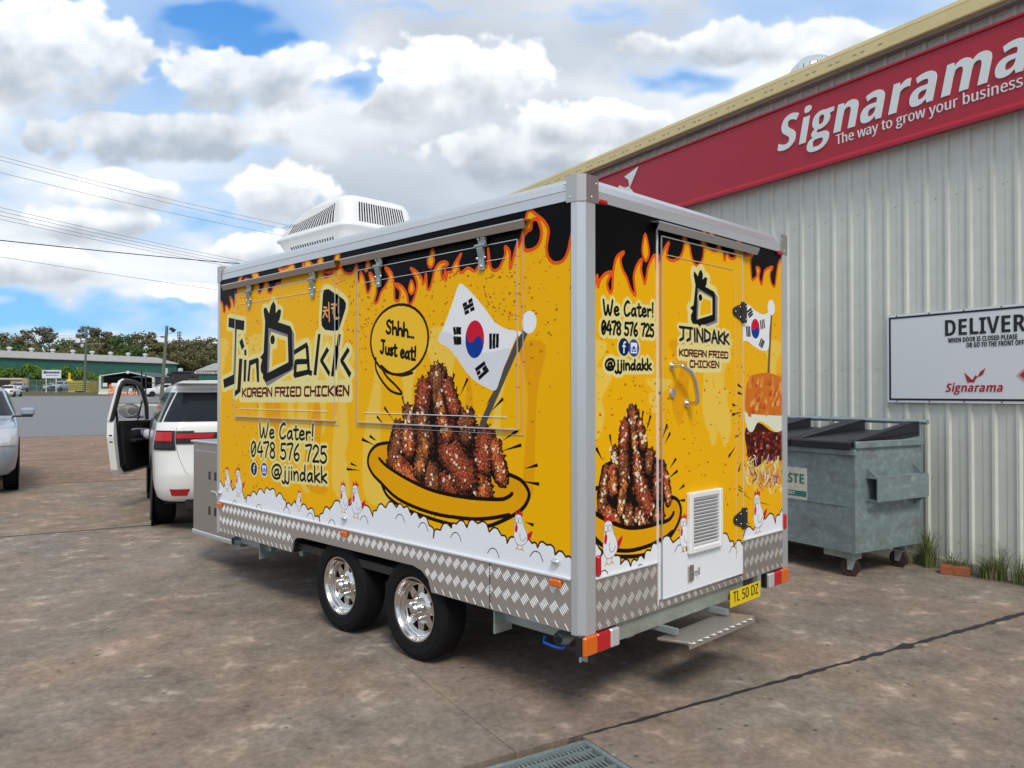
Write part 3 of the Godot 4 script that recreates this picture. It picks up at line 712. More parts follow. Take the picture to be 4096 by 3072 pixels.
func bin_image(w: int) -> Image:                                   # galvanising with brown grime and pale scuffs
	var a := noise_bytes(w, 0.011, 71, 5)
	var b := noise_bytes(w, 0.05, 73, 4)
	var c := noise_bytes(w, 0.02, 75, 3)
	var o := PackedByteArray()
	o.resize(w * w * 3)
	for i in w * w:
		var l := 205.0 + (b[i] - 128) * 0.14 + (c[i] - 128) * 0.12
		var g: float = clamp((a[i] - 150) / 70.0, 0.0, 1.0) * 0.38
		var s: float = clamp((b[i] + c[i] - 320) / 60.0, 0.0, 1.0) * 0.3
		o[i * 3] = int(clamp(lerp(l * 0.9, 140.0, g) + s * 60, 0, 255))
		o[i * 3 + 1] = int(clamp(lerp(l * 0.98, 122.0, g) + s * 60, 0, 255))
		o[i * 3 + 2] = int(clamp(lerp(l, 112.0, g) + s * 60, 0, 255))
	return Image.create_from_data(w, w, false, Image.FORMAT_RGB8, o)
func grain_image(w: int, freq: float, sd: int, low: float, high: float) -> Image:
	var a := noise_bytes(w, freq, sd, 4)
	var b := noise_bytes(w, freq * 5.0, sd + 1, 2)
	var o := PackedByteArray()
	o.resize(w * w * 3)
	for i in w * w:
		var l := int(255.0 * lerp(low, high, clamp((a[i] * 0.55 + b[i] * 0.45) / 255.0 * 1.6 - 0.3, 0.0, 1.0)))
		o[i * 3] = l
		o[i * 3 + 1] = l
		o[i * 3 + 2] = l
	return Image.create_from_data(w, w, false, Image.FORMAT_RGB8, o)
func worn(m: StandardMaterial3D, img: ImageTexture, scale: float) -> StandardMaterial3D:    # patches of wear over any shape
	m.albedo_texture = img
	m.uv1_triplanar = true
	m.uv1_world_triplanar = true
	m.uv1_scale = Vector3.ONE * scale
	return m
func materials() -> void:
	var cf := tex(concrete_image(1024))
	var fine := tex(grain_image(512, 0.05, 31, 0.84, 1.0))
	var soft := tex(grain_image(512, 0.012, 41, 0.82, 1.0))
	var faint := tex(grain_image(512, 0.012, 61, 0.94, 1.0))
	var blotch := tex(grain_image(512, 0.02, 51, 0.55, 1.0))
	var m := mat("concrete", Color(1, 1, 1), 0.86)
	m.albedo_texture = cf
	m.uv1_scale = Vector3(1 / 7.3, 1 / 7.3, 1)
	m.detail_enabled = true
	m.detail_blend_mode = BaseMaterial3D.BLEND_MODE_MUL
	m.detail_albedo = fine
	m.detail_uv_layer = BaseMaterial3D.DETAIL_UV_2
	m.uv2_scale = Vector3(1 / 0.9, 1 / 0.9, 1)
	for q in [["concrete_warm", Color(1, 0.91, 0.84)], ["concrete_pale", Color(1, 0.97, 0.93)]]:
		var w: StandardMaterial3D = m.duplicate()
		w.resource_name = q[0]
		w.albedo_color = q[1]
		M[q[0]] = w
	worn(mat("asphalt", lin(0.23, 0.232, 0.245), 0.9), fine, 0.35)
	worn(mat("earth", lin(0.12, 0.105, 0.06), 0.95), blotch, 0.09)
	worn(mat("turf", lin(0.115, 0.13, 0.03), 0.95), blotch, 0.13)
	worn(mat("gravel", lin(0.28, 0.25, 0.21), 0.95), fine, 0.2)
	mat("old_seal", lin(0.075, 0.068, 0.06), 0.85)
	mat("bitumen", lin(0.025, 0.023, 0.028), 0.7)
	mat("aluminium", lin(0.6, 0.63, 0.66), 0.32, 0.55)
	mat("bright_aluminium", lin(0.72, 0.75, 0.78), 0.28, 0.8)
	mat("tread_plate", lin(0.5, 0.47, 0.44), 0.42, 0.8)
	mat("tread_bar", lin(0.8, 0.8, 0.78), 0.35, 0.25)
	mat("stainless", lin(0.5, 0.48, 0.46), 0.33, 0.9)
	mat("chrome", lin(0.74, 0.73, 0.71), 0.2, 1.0)
	worn(mat("galvanised", lin(0.42, 0.5, 0.5), 0.45, 0.55), soft, 1.3)
	mat("rubber", lin(0.009, 0.009, 0.01), 0.8, 0.0, 0.3)
	mat("black_plastic", lin(0.012, 0.012, 0.014), 0.5)
	mat("coil_fin", lin(0.2, 0.2, 0.21), 0.6)
	mat("dark_metal", lin(0.03, 0.03, 0.033), 0.5, 0.3)
	mat("white_plastic", lin(0.82, 0.83, 0.83), 0.4)
	mat("white_sheet", lin(0.74, 0.76, 0.78), 0.3)
	mat("slot_shade", lin(0.008, 0.008, 0.01), 0.8)
	mat("amber_lens", lin(0.7, 0.14, 0.006), 0.2)
	mat("red_lens", lin(0.5, 0.012, 0.018), 0.18)
	mat("clear_lens", lin(0.62, 0.62, 0.64), 0.15, 0.3)
	mat("plate_yellow", lin(0.82, 0.6, 0.0), 0.4)
	mat("ink", lin(0.01, 0.01, 0.012), 0.5)
	mat("blue_plastic", lin(0.01, 0.1, 0.6), 0.4)
	worn(mat("chassis_steel", lin(0.4, 0.43, 0.38), 0.5, 0.3), soft, 1.1)
	worn(mat("cladding", lin(0.66, 0.68, 0.62), 0.55), faint, 0.22)
	mat("rusty_screw", lin(0.25, 0.24, 0.22), 0.7)
	worn(mat("gutter_cream", lin(0.7, 0.58, 0.29), 0.5), faint, 0.4)
	worn(mat("sign_red", lin(0.42, 0.008, 0.03), 0.45), faint, 0.12)
	mat("gutter_slot_shade", lin(0.3, 0.24, 0.12), 0.6)
	mat("sign_white", lin(0.72, 0.75, 0.78), 0.35)
	mat("letter_white", lin(0.7, 0.76, 0.76), 0.4)
	mat("letter_red", lin(0.4, 0.02, 0.04), 0.4)
	mat("pale_red", lin(0.7, 0.35, 0.36), 0.4)
	mat("letter_grey", lin(0.3, 0.3, 0.33), 0.4)
	worn(mat("bin_steel", lin(0.5, 0.53, 0.53), 0.45, 0.3), tex(bin_image(512)), 0.6)
	mat("lid_black", lin(0.012, 0.014, 0.02), 0.45)
	worn(mat("rust_brown", lin(0.07, 0.035, 0.025), 0.7), blotch, 3.0)
	worn(mat("label_white", lin(0.75, 0.73, 0.66), 0.6), soft, 2.6)
	mat("label_green", lin(0.03, 0.2, 0.13), 0.6)
	worn(mat("brick_red", lin(0.42, 0.13, 0.055), 0.85), fine, 2.0)
	mat("glass_dark", lin(0.014, 0.018, 0.024), 0.08, 0.0, 0.35)
	var g := mat("pane", Color(0.75, 0.82, 0.82, 0.05), 0.04)
	g.transparency = BaseMaterial3D.TRANSPARENCY_ALPHA
	for p in [["paint_white", lin(0.78, 0.79, 0.77)], ["paint_silver", lin(0.36, 0.42, 0.5)], ["paint_blue", lin(0.3, 0.4, 0.5)], ["paint_beige", lin(0.45, 0.4, 0.26)]]:
		var q := mat(p[0], p[1], 0.32, 0.4 if p[0] == "paint_silver" else 0.0)
		q.clearcoat_enabled = true
		q.clearcoat = 0.7
		q.clearcoat_roughness = 0.05
	mat("trim_black", lin(0.009, 0.009, 0.01), 0.55)
	mat("mirror", lin(0.85, 0.87, 0.9), 0.02, 1.0)
	mat("sleeve", lin(0.6, 0.6, 0.72), 0.85)
	mat("skin", lin(0.42, 0.22, 0.14), 0.55)
	mat("hair", lin(0.02, 0.014, 0.01), 0.6)
	mat("cloth_dark", lin(0.03, 0.035, 0.05), 0.9)
	worn(mat("timber_pole", lin(0.26, 0.27, 0.2), 0.9), blotch, 0.8)
	mat("cable", lin(0.02, 0.02, 0.024), 0.7)
	worn(mat("shed_green", lin(0.035, 0.16, 0.115), 0.6), soft, 0.08)
	worn(mat("shed_roof", lin(0.42, 0.4, 0.38), 0.7), soft, 0.1)
	mat("skylight", lin(0.68, 0.7, 0.68), 0.4)
	mat("frame_white", lin(0.6, 0.62, 0.6), 0.5)
	worn(mat("tan_wall", lin(0.5, 0.36, 0.2), 0.85), soft, 0.2)
	mat("olive_paint", lin(0.42, 0.36, 0.09), 0.6)
	mat("safety_yellow", lin(0.75, 0.45, 0.02), 0.5)
	mat("safety_orange", lin(0.8, 0.16, 0.03), 0.5)
	mat("tank_blue", lin(0.5, 0.6, 0.64), 0.5)
	mat("print_blue", lin(0.06, 0.07, 0.3), 0.5)
	worn(mat("bark", lin(0.2, 0.16, 0.12), 0.9), blotch, 0.3)
	for p in [["leaf_olive", lin(0.13, 0.125, 0.055)], ["leaf_grey", lin(0.15, 0.14, 0.1)], ["leaf_green", lin(0.1, 0.15, 0.04)], ["leaf_deep", lin(0.055, 0.105, 0.035)], ["leaf_hedge", lin(0.11, 0.19, 0.03)], ["grass_blade", lin(0.16, 0.2, 0.07)], ["grass_dry", lin(0.26, 0.24, 0.12)]]:
		var q := mat(p[0], p[1], 0.7, 0.0, 0.3)
		q.backlight_enabled = true
		q.backlight = p[1] * 0.5
	var sim := side_print()
	var rim := rear_print()
	for p in [["side_vinyl", sim], ["rear_vinyl", rim]]:
		var q := mat(p[0], Color(1, 1, 1), 0.4, 0.0, 0.2)
		q.albedo_texture = tex(p[1])
		q.texture_repeat = false
	M.side_h = sim.get_height() / (2048.0 / TL)
	M.rear_h = rim.get_height() / 512.0
	M.rear_w = rim.get_width() / 512.0

# ------------------------------------------------------------------ sky
var fb := FastNoiseLite.new()
var fw := FastNoiseLite.new()
const GAPS := [[450, 45, 105, 40, -1.3], [575, 80, 40, 20, -0.9], [770, 182, 60, 32, -1.2], [1480, 178, 90, 32, -1.1], [1290, 25, 150, 24, -0.7], [900, 14, 110, 14, -0.7], [60, 668, 280, 34, -1.6], [300, 705, 330, 30, -1.2], [420, 470, 55, 22, -0.5], [700, 325, 80, 16, -0.5]]
# heaps of cumulus: centre, half width and half height in pixels of a 2212 wide picture, and how bright
const HEAPS := [[1700, 90, 330, 60, -0.08], [560, 165, 260, 80, -0.1], [330, 300, 300, 60, -0.32], [1130, 330, 260, 70, -0.22], [60, 110, 300, 130, 0.0], [960, 175, 230, 110, 0.06], [1270, 262, 190, 62, 0.05], [190, 480, 170, 42, -0.05], [250, 415, 150, 52, 0.08], [600, 415, 150, 72, 0.08], [640, 540, 240, 50, 0.05], [60, 575, 190, 46, 0.0], [400, 645, 140, 36, 0.05], [228, 658, 112, 22, 0.08], [1900, 250, 220, 90, 0.0], [-250, 330, 260, 110, 0.0]]
func density(d: Vector3) -> float:
	var k: float = 1.0 / (max(d.y, -0.02) + 0.16)
	var q := Vector3(d.x * k, d.z * k, 0.0) * 1.15
	q += Vector3(fw.get_noise_2d(q.x, q.y), fw.get_noise_2d(q.x + 71, q.y + 13), 0) * 0.25
	return fb.get_noise_2d(q.x, q.y) + 0.3
func sky_color(d: Vector3) -> Color:
	var w := 0.0
	var x := 0.0
	var y := 0.0
	if d.z < -0.25:
		x = 1106.0 - 1680.0 * d.x / d.z
		y = 848.0 + 1680.0 * d.y / d.z
		var gx := x + fw.get_noise_2d(x * 0.006, y * 0.012) * 70.0
		var gy := y + fw.get_noise_2d(x * 0.006 + 40, y * 0.012) * 30.0
		for p in GAPS:
			w += exp(-pow((gx - p[0]) / p[2], 2) - pow((gy - p[1]) / p[3], 2)) * p[4]
	var c := density(d) + w * 0.62
	var up := density((d + Vector3(0, 0.06, 0)).normalized()) + w * 0.3
	var fine := fb.get_noise_3d(d.x * 6.0, d.y * 11.0, d.z * 6.0)
	var body: float = clamp(0.72 - 0.42 * smoothstep(-0.05, 0.55, up) + 0.3 * (c - up) + fine * 0.2, 0.0, 1.0)
	var el: float = clamp(d.y * 2.1, 0.0, 1.0)
	var o := Color(0.24, 0.53, 0.8).lerp(Color(0.06, 0.22, 0.56), pow(el, 0.8))
	o = o.lerp(Color(0.5, 0.6, 0.72), 0.62 * smoothstep(-0.6, 0.0, c))            # thin veil
	var grey := Color(0.33, 0.375, 0.43)
	var white := Color(0.81, 0.83, 0.84)
	o = o.lerp(grey.lerp(white, pow(body, 1.15)), smoothstep(-0.12, 0.3, c) * 0.9)
	if d.z < -0.25 and w > -0.5:
		var n1 := fb.get_noise_2d(x * 0.0085, y * 0.011)
		var n2 := fb.get_noise_2d(x * 0.022 + 50, y * 0.026)
		for p in HEAPS:
			var dx: float = (x - p[0]) / p[2]
			var dy: float = (y - p[1]) / p[3]
			if abs(dx) > 1.7 or abs(dy) > 1.9:
				continue
			var e: float = 1.0 - dx * dx - dy * dy * (1.0 if dy < 0 else 0.75) + n1 * 0.85 + n2 * 0.4 + w * 0.8
			if e <= 0:
				continue
			var b: float = clamp(0.98 + p[4] - 0.7 * smoothstep(-0.5, 0.85, dy + n1 * 0.55) + n2 * 0.28 - 0.12 * smoothstep(0.2, 1.2, e), 0.0, 1.0)
			var soft: float = 0.34 + max(0.0, dy) * 0.5
			o = o.lerp(grey.lerp(white, pow(b, 1.2)), smoothstep(0.0, soft, e) * 0.88)
	var low: float = clamp(1.0 - d.y * 14.0, 0.0, 1.0)
	return o.lerp(Color(0.45, 0.64, 0.8), low * 0.35)
func pano_dir(u: float, v: float) -> Vector3:
	var a := (u - 0.5) * TAU                                            # the sky is turned by half a turn
	var b := (0.5 - v) * PI
	return Vector3(sin(a) * cos(b), sin(b), -cos(a) * cos(b))
func fill_sky(im: Image, x0: int, x1: int, y0: int, y1: int) -> void:
	var w := float(im.get_width())
	var h := float(im.get_height())
	for y in range(y0, y1):
		for x in range(x0, x1):
			im.set_pixel(x, y, sky_color(pano_dir((x + 0.5) / w, (y + 0.5) / h)))
func make_sky() -> ImageTexture:
	fb.seed = 77
	fb.noise_type = FastNoiseLite.TYPE_SIMPLEX_SMOOTH
	fb.frequency = 0.62
	fb.fractal_octaves = 6
	fb.fractal_gain = 0.47
	fw.seed = 5
	fw.frequency = 0.9
	fw.fractal_octaves = 3
	var im := Image.create(768, 384, false, Image.FORMAT_RGBF)
	im.fill(Color(0.24, 0.21, 0.18))
	fill_sky(im, 0, 768, 0, 194)
	im.resize(4096, 2048, Image.INTERPOLATE_CUBIC)
	fill_sky(im, 1620, 2476, 640, 1030)
	return tex(im)

# ------------------------------------------------------------------ rounded bodies built as stacked slices
func ring(r: Array) -> Array:                                  # [y, half width, z front, z rear, front radius, rear radius, x centre]
	var o := []
	var hw: float = r[1]
	var rf: float = min(r[4], min(hw, (r[3] - r[2]) / 2) * 0.98)
	var rr: float = min(r[5], min(hw, (r[3] - r[2]) / 2) * 0.98)
	o.append(Vector3(0, r[0], r[2]))
	for k in 5:
		var a := PI / 2 * k / 4
		o.append(Vector3(-hw + rf - rf * sin(a), r[0], r[2] + rf - rf * cos(a)))
	for k in range(1, 6):
		o.append(Vector3(-hw, r[0], lerp(r[2] + rf, r[3] - rr, k / 6.0)))
	for k in 5:
		var a := PI / 2 * k / 4
		o.append(Vector3(-hw + rr - rr * cos(a), r[0], r[3] - rr + rr * sin(a)))
	o.append(Vector3(0, r[0], r[3]))
	for k in range(15, -1, -1):
		o.append(o[k] * Vector3(-1, 1, 1))
	var xc: float = r[6] if r.size() > 6 else 0.0
	for k in o.size():
		o[k].x += xc
	return o
func stack(m: MB, rows: Array, hole = null) -> Array:
	var g := []
	for r in rows:
		g.append(ring(r))
	m.grid(g, false, hole)
	for e in [0, g.size() - 1]:
		var o := Vector3.ZERO
		for p in g[e]:
			o += p
		o /= g[e].size()
		for i in g[e].size() - 1:
			if e == 0:
				m.tri(o, g[e][i + 1], g[e][i])
			else:
				m.tri(o, g[e][i], g[e][i + 1])
	return g
func on(g: Array, j: float, i: float) -> Vector3:
	var j0 := int(clamp(floor(j), 0, g.size() - 2))
	var i0 := int(clamp(floor(i), 0, g[0].size() - 2))
	return g[j0][i0].lerp(g[j0][i0 + 1], i - i0).lerp(g[j0 + 1][i0].lerp(g[j0 + 1][i0 + 1], i - i0), j - j0)
func patch(m: MB, g: Array, j0: float, j1: float, a: Array, b: Array, off: float, mirrored := false) -> void:
	var rows := []
	var js := [j0]
	for k in range(int(floor(j0)) + 1, int(ceil(j1))):
		js.append(float(k))
	js.append(j1)
	for j in js:
		var row := []
		var f: float = (j - j0) / (j1 - j0)
		for ii in 25:
			var i: float = lerp(lerp(float(a[0]), float(b[0]), f), lerp(float(a[1]), float(b[1]), f), ii / 24.0)
			if mirrored:
				i = 32.0 - i
			var p := on(g, j, i)
			var nu := on(g, j, min(i + 0.25, 32.0)) - on(g, j, max(i - 0.25, 0.0))
			var nv := on(g, min(j + 0.25, g.size() - 1.0), i) - on(g, max(j - 0.25, 0.0), i)
			row.append(p + nu.cross(nv).normalized() * off)
		rows.append(row)
	m.grid(rows, mirrored)

# ------------------------------------------------------------------ lie of the land
func along_of(p: Vector3) -> float:
	return (p - WALL).dot(ALONG)
func land(p: Vector3) -> float:
	var t := along_of(p)
	if t < 30: return 0.0
	if t < 118: return (t - 30) * 0.0131
	if t < 130: return 1.153 + (t - 118) * 0.035
	return 1.573 + (t - 130) * 0.012
func yard(t: float, d: float, y := 0.0) -> Vector3:            # t along the shop wall, d out from it
	return WALL + ALONG * t + OUT * d + Vector3(0, y, 0)
func sheet(m: MB, ts: Array, ds: Array, lift: float) -> void:
	var g := []
	for t in ts:
		var row := []
		for d in ds:
			var p := yard(t, d)
			row.append(p + Vector3(0, land(p) + lift, 0))
		g.append(row)
	m.uvf = func(p: Vector3) -> Vector2: return Vector2(p.x, p.z)
	m.grid(g, true)
func span(a: float, b: float, k: int) -> Array:
	var o := []
	for i in k + 1:
		o.append(lerp(a, b, float(i) / k))
	return o
func structure(o: Node3D) -> Node3D:
	o.set_meta("kind", "structure")
	return o
func build_ground() -> void:
	var m := mb()
	sheet(m, [-60, -12] + span(29, 131, 24) + [200, 400, 900, 1600], [-1400, -600, -250, -120, -60, -30, 0, 30, 60, 120, 250, 600, 1400], -0.05)
	structure(part(self, "ground", m, M.earth))
	var apron := structure(Node3D.new())
	apron.name = "concrete_apron"
	add_child(apron)
	var ts := [-0.48, 6.85, 12.4, 18.0, 23.7, 29.4]
	var ds := [0.0, 5.27, 10.6, 15.9, 21.2, 26.5]
	var slabs := []
	for i in 5:
		for j in 5:
			slabs.append([ts[i], ts[i + 1], ds[j], ds[j + 1]])
	for j in range(2, 5):
		slabs.append([-8.5, -0.48, ds[j], ds[j + 1]])
	slabs += [[-8.5, -0.48, 0.0, 4.92], [-8.5, -1.14, 4.92, 6.1], [-8.5, -0.48, 6.1, 10.6]]
	for s in slabs:
		m = mb()
		m.uvf = func(p: Vector3) -> Vector2: return Vector2(p.x, p.z)
		var g: float = 0.015 if s[0] > 3 or (s[1] > 5 and s[0] < 0) else 0.006
		var e: float = 0.002
		var q := [yard(s[0] + g, s[2] + e), yard(s[1] - g, s[2] + e), yard(s[1] - g, s[3] - e), yard(s[0] + g, s[3] - e)]
		m.quad(q[0], q[1], q[2], q[3])
		for k in 4:
			m.quado(q[k], q[(k + 1) % 4], q[(k + 1) % 4] - Vector3(0, 0.12, 0), q[k] - Vector3(0, 0.12, 0), (q[0] + q[2]) / 2)
		part(apron, "slab", m, M.concrete if s[0] < 6 else M.concrete_warm if s[0] > 12 else M.concrete_pale)
	# bitumen run along the joint
	rng.seed = 5
	var seal := structure(Node3D.new())
	seal.name = "bitumen_joint_line"
	add_child(seal)
	m = mb()
	for run in [[0.25, 5.0], [-1.2, 0.05]]:
		var l := []
		var r := []
		var d: float = run[0]
		while d < run[1]:
			var wide: float = lerp(0.021, 0.006, clamp((d - 1.0) / 4.0, 0.0, 1.0)) * rng.randf_range(0.4, 1.5)
			if rng.randf() < 0.09: wide *= 2.0
			var o: float = -0.48 + rng.randf_range(-0.006, 0.006) - 0.008
			l.append(yard(o + wide, d, 0.004))
			r.append(yard(o - wide, d, 0.004))
			d += rng.randf_range(0.03, 0.07)
		for k in l.size() - 1:
			m.quad(r[k], r[k + 1], l[k + 1], l[k])
	part(seal, "seal", m, M.bitumen)
	for t in [6.85, 12.4, 18.0]:
		m = mb()
		var d := 0.0
		while d < 26.4:
			var e := d + rng.randf_range(0.3, 0.6)
			var w := rng.randf_range(0.016, 0.03)
			m.quad(yard(t - w, d, 0.003), yard(t - w, e, 0.003), yard(t + w, e, 0.003), yard(t + w, d, 0.003))
			d = e
		part(seal, "seal", m, M.old_seal)
	# the drain in the corner of that slab
	var drain := thing("drain_grate", "galvanised steel drain grate set in the concrete yard", "grate", yard(-0.83, 5.5))
	drain.rotation.y = -1.0348
	m = mb()
	m.box(Vector3(0, -0.32, 0), Vector3(0.62, 0.04, 1.15))
	for k in [[-0.305, 0.0, 0.02, 1.17], [0.305, 0.0, 0.02, 1.17]]:
		m.box(Vector3(k[0], -0.17, k[1]), Vector3(k[2], 0.32, k[3]))
	for k in [-0.58, 0.58]:
		m.box(Vector3(0, -0.17, k), Vector3(0.59, 0.32, 0.02))
	part(drain, "pit", m, M.earth)
	m = mb()
	for k in [-0.29, 0.29]:
		m.box(Vector3(k, -0.012, 0), Vector3(0.025, 0.03, 1.14))
	for k in [-0.56, 0.56]:
		m.box(Vector3(0, -0.0125, k), Vector3(0.555, 0.03, 0.025))
	part(drain, "frame", m, M.galvanised)
	var bar := mb()
	bar.box(Vector3.ZERO, Vector3(0.006, 0.03, 1.09))
	var bm := bar.mesh()
	for k in 6:
		part(drain, "bar", bm, M.galvanised, at(Vector3(-0.22 + k * 0.088, -0.013, 0)))
	var rod := mb()
	rod.box(Vector3.ZERO, Vector3(0.55, 0.008, 0.007))
	var rm := rod.mesh()
	for k in 50:
		part(drain, "cross_rod", rm, M.galvanised, at(Vector3(0, -0.018, -0.53 + k * 0.0216)))
	# road, verge
	m = mb()
	sheet(m, span(29.5, 118, 24), [-70, -14, -7, 0, 10, 20, 40, 80, 160], 0.0)
	structure(part(self, "road", m, M.asphalt))
	m = mb()
	sheet(m, span(118.2, 131, 4), span(-45, 70, 16), 0.004)
	structure(part(self, "grass_verge", m, M.turf))
	m = mb()
	sheet(m, span(104, 121, 4), span(41, 70, 8), 0.012)
	structure(part(self, "gravel_shoulder", m, M.gravel))

# ------------------------------------------------------------------ the sign shop
func on_wall(px: float, py: float, off := 0.0) -> Vector2:     # local x and height on the shop's wall
	var p := hit(px, py, WALL + OUT * off, OUT) - WALL
	return Vector2(-p.dot(ALONG), p.y)
func text_mesh(text: String, width: float, cap: float, depth: float, lean := 0.0, bold := true) -> ArrayMesh:
	var f := SystemFont.new()
	f.font_names = ["Droid Sans"]
	f.font_weight = 700 if bold else 400
	var tm := TextMesh.new()
	tm.font = f
	tm.text = text
	tm.font_size = 64
	tm.pixel_size = 0.01
	tm.depth = 0.05
	tm.curve_step = 2.0
	var a := tm.surface_get_arrays(0)
	var v: PackedVector3Array = a[Mesh.ARRAY_VERTEX]
	var lo := Vector3(1e9, 1e9, 1e9)
	var hi := -lo
	for p in v:
		lo = lo.min(p)
		hi = hi.max(p)
	var top: float = 0.457 + 0.0                                 # cap height at this size
	var base := 1e9
	var tc := TextMesh.new()
	tc.font = f
	tc.text = "H"
	tc.font_size = 64
	tc.pixel_size = 0.01
	var ha: PackedVector3Array = tc.surface_get_arrays(0)[Mesh.ARRAY_VERTEX]
	var hl := 1e9
	var hh := -1e9
	for p in ha:
		hl = min(hl, p.y)
		hh = max(hh, p.y)
	top = hh - hl
	base = hl
	for i in v.size():
		var y := (v[i].y - base) / top * cap
		v[i] = Vector3((v[i].x - lo.x) / (hi.x - lo.x) * width + y * lean, y, (v[i].z - lo.z) / (hi.z - lo.z) * depth)
	a[Mesh.ARRAY_VERTEX] = v
	a[Mesh.ARRAY_TANGENT] = null
	var m := ArrayMesh.new()
	m.add_surface_from_arrays(Mesh.PRIMITIVE_TRIANGLES, a)
	return m
func build_shop() -> void:
	var turn := -1.0348
	var shop := thing("sign_shop_building", "grey ribbed metal warehouse with cream gutter behind the bin", "building", WALL, turn)
	var m := mb()
	m.box(Vector3(-9, 2.45, -7.06), Vector3(34, 4.9, 14.0))
	m.box(Vector3(-9, 0.03, -0.1), Vector3(34, 0.1, 0.24))
	part(shop, "wall_core", m, M.cladding)
	m = mb()
	var prof := []
	for k in 4:
		var x := k * 0.2
		prof += [Vector2(x, 0), Vector2(x + 0.075, 0), Vector2(x + 0.078, 0.004), Vector2(x + 0.122, 0.004), Vector2(x + 0.125, 0), Vector2(x + 0.145, 0), Vector2(x + 0.16, 0.02), Vector2(x + 0.185, 0.02)]
	prof.append(Vector2(0.8, 0))
	for k in prof.size() - 1:
		var a: Vector2 = prof[k]
		var b: Vector2 = prof[k + 1]
		m.quad(Vector3(a.x, 0.07, a.y), Vector3(b.x, 0.07, b.y), Vector3(b.x, 4.92, b.y), Vector3(a.x, 4.92, a.y))
	var cm := m.mesh()
	m = mb()
	for y in [0.25, 1.83, 3.4, 4.86]:
		for k in 4:
			for e in [0.0, 0.035]:
				m.x = at(Vector3(k * 0.2 + 0.06 + e, y + e * 0.3, 0.0), Basis(Vector3.RIGHT, PI / 2))
				m.lathe([Vector2(0.005, 0), Vector2(0.005, 0.004), Vector2(0.0, 0.005)], 6)
	var sm := m.mesh()
	for k in 42:
		var sh := part(shop, "cladding_sheet", cm, M.cladding, at(Vector3(-25.6 + k * 0.8, 0, -0.002)))
		part(sh, "screw", sm, M.rusty_screw).set_meta("kind", "stuff")
	m = mb()
	m.prism(PackedVector2Array([Vector2(0, 4.9), Vector2(0.15, 4.9), Vector2(0.155, 4.91), Vector2(0.148, 5.02), Vector2(0.15, 5.03), Vector2(0.14, 5.07), Vector2(0.12, 5.07), Vector2(0.12, 5.03), Vector2(0.01, 4.95)]), -8, 26)
	var gx := Transform3D(Basis(Vector3(0, 0, 1), Vector3(0, 1, 0), Vector3(-1, 0, 0)), Vector3(0, 0, 0.03))
	part(shop, "gutter", m, M.gutter_cream, gx)
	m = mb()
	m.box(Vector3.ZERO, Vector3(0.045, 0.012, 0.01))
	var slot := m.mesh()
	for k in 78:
		part(shop, "overflow_slot_shade", slot, M.gutter_slot_shade, at(Vector3(-12 + k * 0.14 + (k % 2) * 0.055, 4.965, 0.1785)))  # dark blocks paint the shade of slots that are not cut
	m = mb()
	m.prism(PackedVector2Array([Vector2(0.1, 4.95), Vector2(-14.0, 6.4), Vector2(-14.0, 6.3), Vector2(0.1, 4.88)]), -8, 26)
	part(shop, "roof", m, M.shed_roof, gx)
	# turning roof ventilator
	var vp := on_wall(3270, 300)
	var vo := Vector3(vp.x - 0.62, 5.1, -0.75)
	m = mb(at(vo))
	m.lathe([Vector2(0.2, -0.2), Vector2(0.2, 0.12), Vector2(0.16, 0.12), Vector2(0.16, 0.4), Vector2(0.0, 0.45)], 20)
	var vent := part(shop, "roof_ventilator", m, M.dark_metal)
	m = mb()
	var fin := []
	for k in 7:
		var a := PI * k / 6
		fin.append(Vector3(0.16 + 0.13 * sin(a), 0.1 + 0.36 * k / 6.0, 0.05 * sin(a)))
	for k in 6:
		var o := Vector3(0, 0, 0.03)
		m.quad(fin[k] - o, fin[k + 1] - o, fin[k + 1] + o, fin[k] + o)
	var fm := m.mesh()
	for k in 24:
		part(vent, "vane", fm, M.bright_aluminium, at(vo, Basis(Vector3.UP, TAU * k / 24)))
	# red fascia sign
	var off := 0.13
	var lo := on_wall(4096, 433, off).y
	var hi := on_wall(4096, 51, off).y
	var sign := thing("fascia_sign", "long red fascia sign with white italic lettering on the warehouse wall", "sign", WALL, turn)
	m = mb()
	m.prism(PackedVector2Array([Vector2(0.035, lo + 0.02), Vector2(off + 0.03, lo), Vector2(off + 0.032, lo + 0.03), Vector2(off, lo + 0.07), Vector2(off, hi - 0.03), Vector2(off + 0.02, hi - 0.02), Vector2(off + 0.02, hi), Vector2(0.035, hi)]), -8, 9.5)
	part(sign, "panel", m, M.sign_red, Transform3D(Basis(Vector3(0, 0, 1), Vector3(0, 1, 0), Vector3(-1, 0, 0)), Vector3.ZERO))
	var a := on_wall(3112, 608, off)
	var b := on_wall(4128, 150, off)
	part(sign, "lettering", text_mesh("Signarama", b.x - a.x - 0.07, 0.36, 0.012, 0.22), M.letter_white, at(Vector3(a.x, a.y, off + 0.001)))
	a = on_wall(3345, 578, off)
	b = on_wall(4092, 352, off)
	part(sign, "tagline", text_mesh("The way to grow your business", b.x - a.x, 0.1, 0.008, 0.0, false), M.letter_white, at(Vector3(a.x, a.y - 0.005, off + 0.001)))
	m = mb()
	var arrow := PackedVector2Array()
	for q in [[2557, 665], [2500, 708], [2516, 720], [2520, 745], [2500, 752], [2480, 742], [2470, 760], [2440, 800], [2560, 800], [2520, 752]]:
		arrow.append(on_wall(q[0], q[1], off))
	m.prism(Geometry2D.convex_hull(arrow) if Geometry2D.triangulate_polygon(arrow).is_empty() else arrow, off + 0.001, off + 0.013)
	part(sign, "emblem", m, M.letter_white)
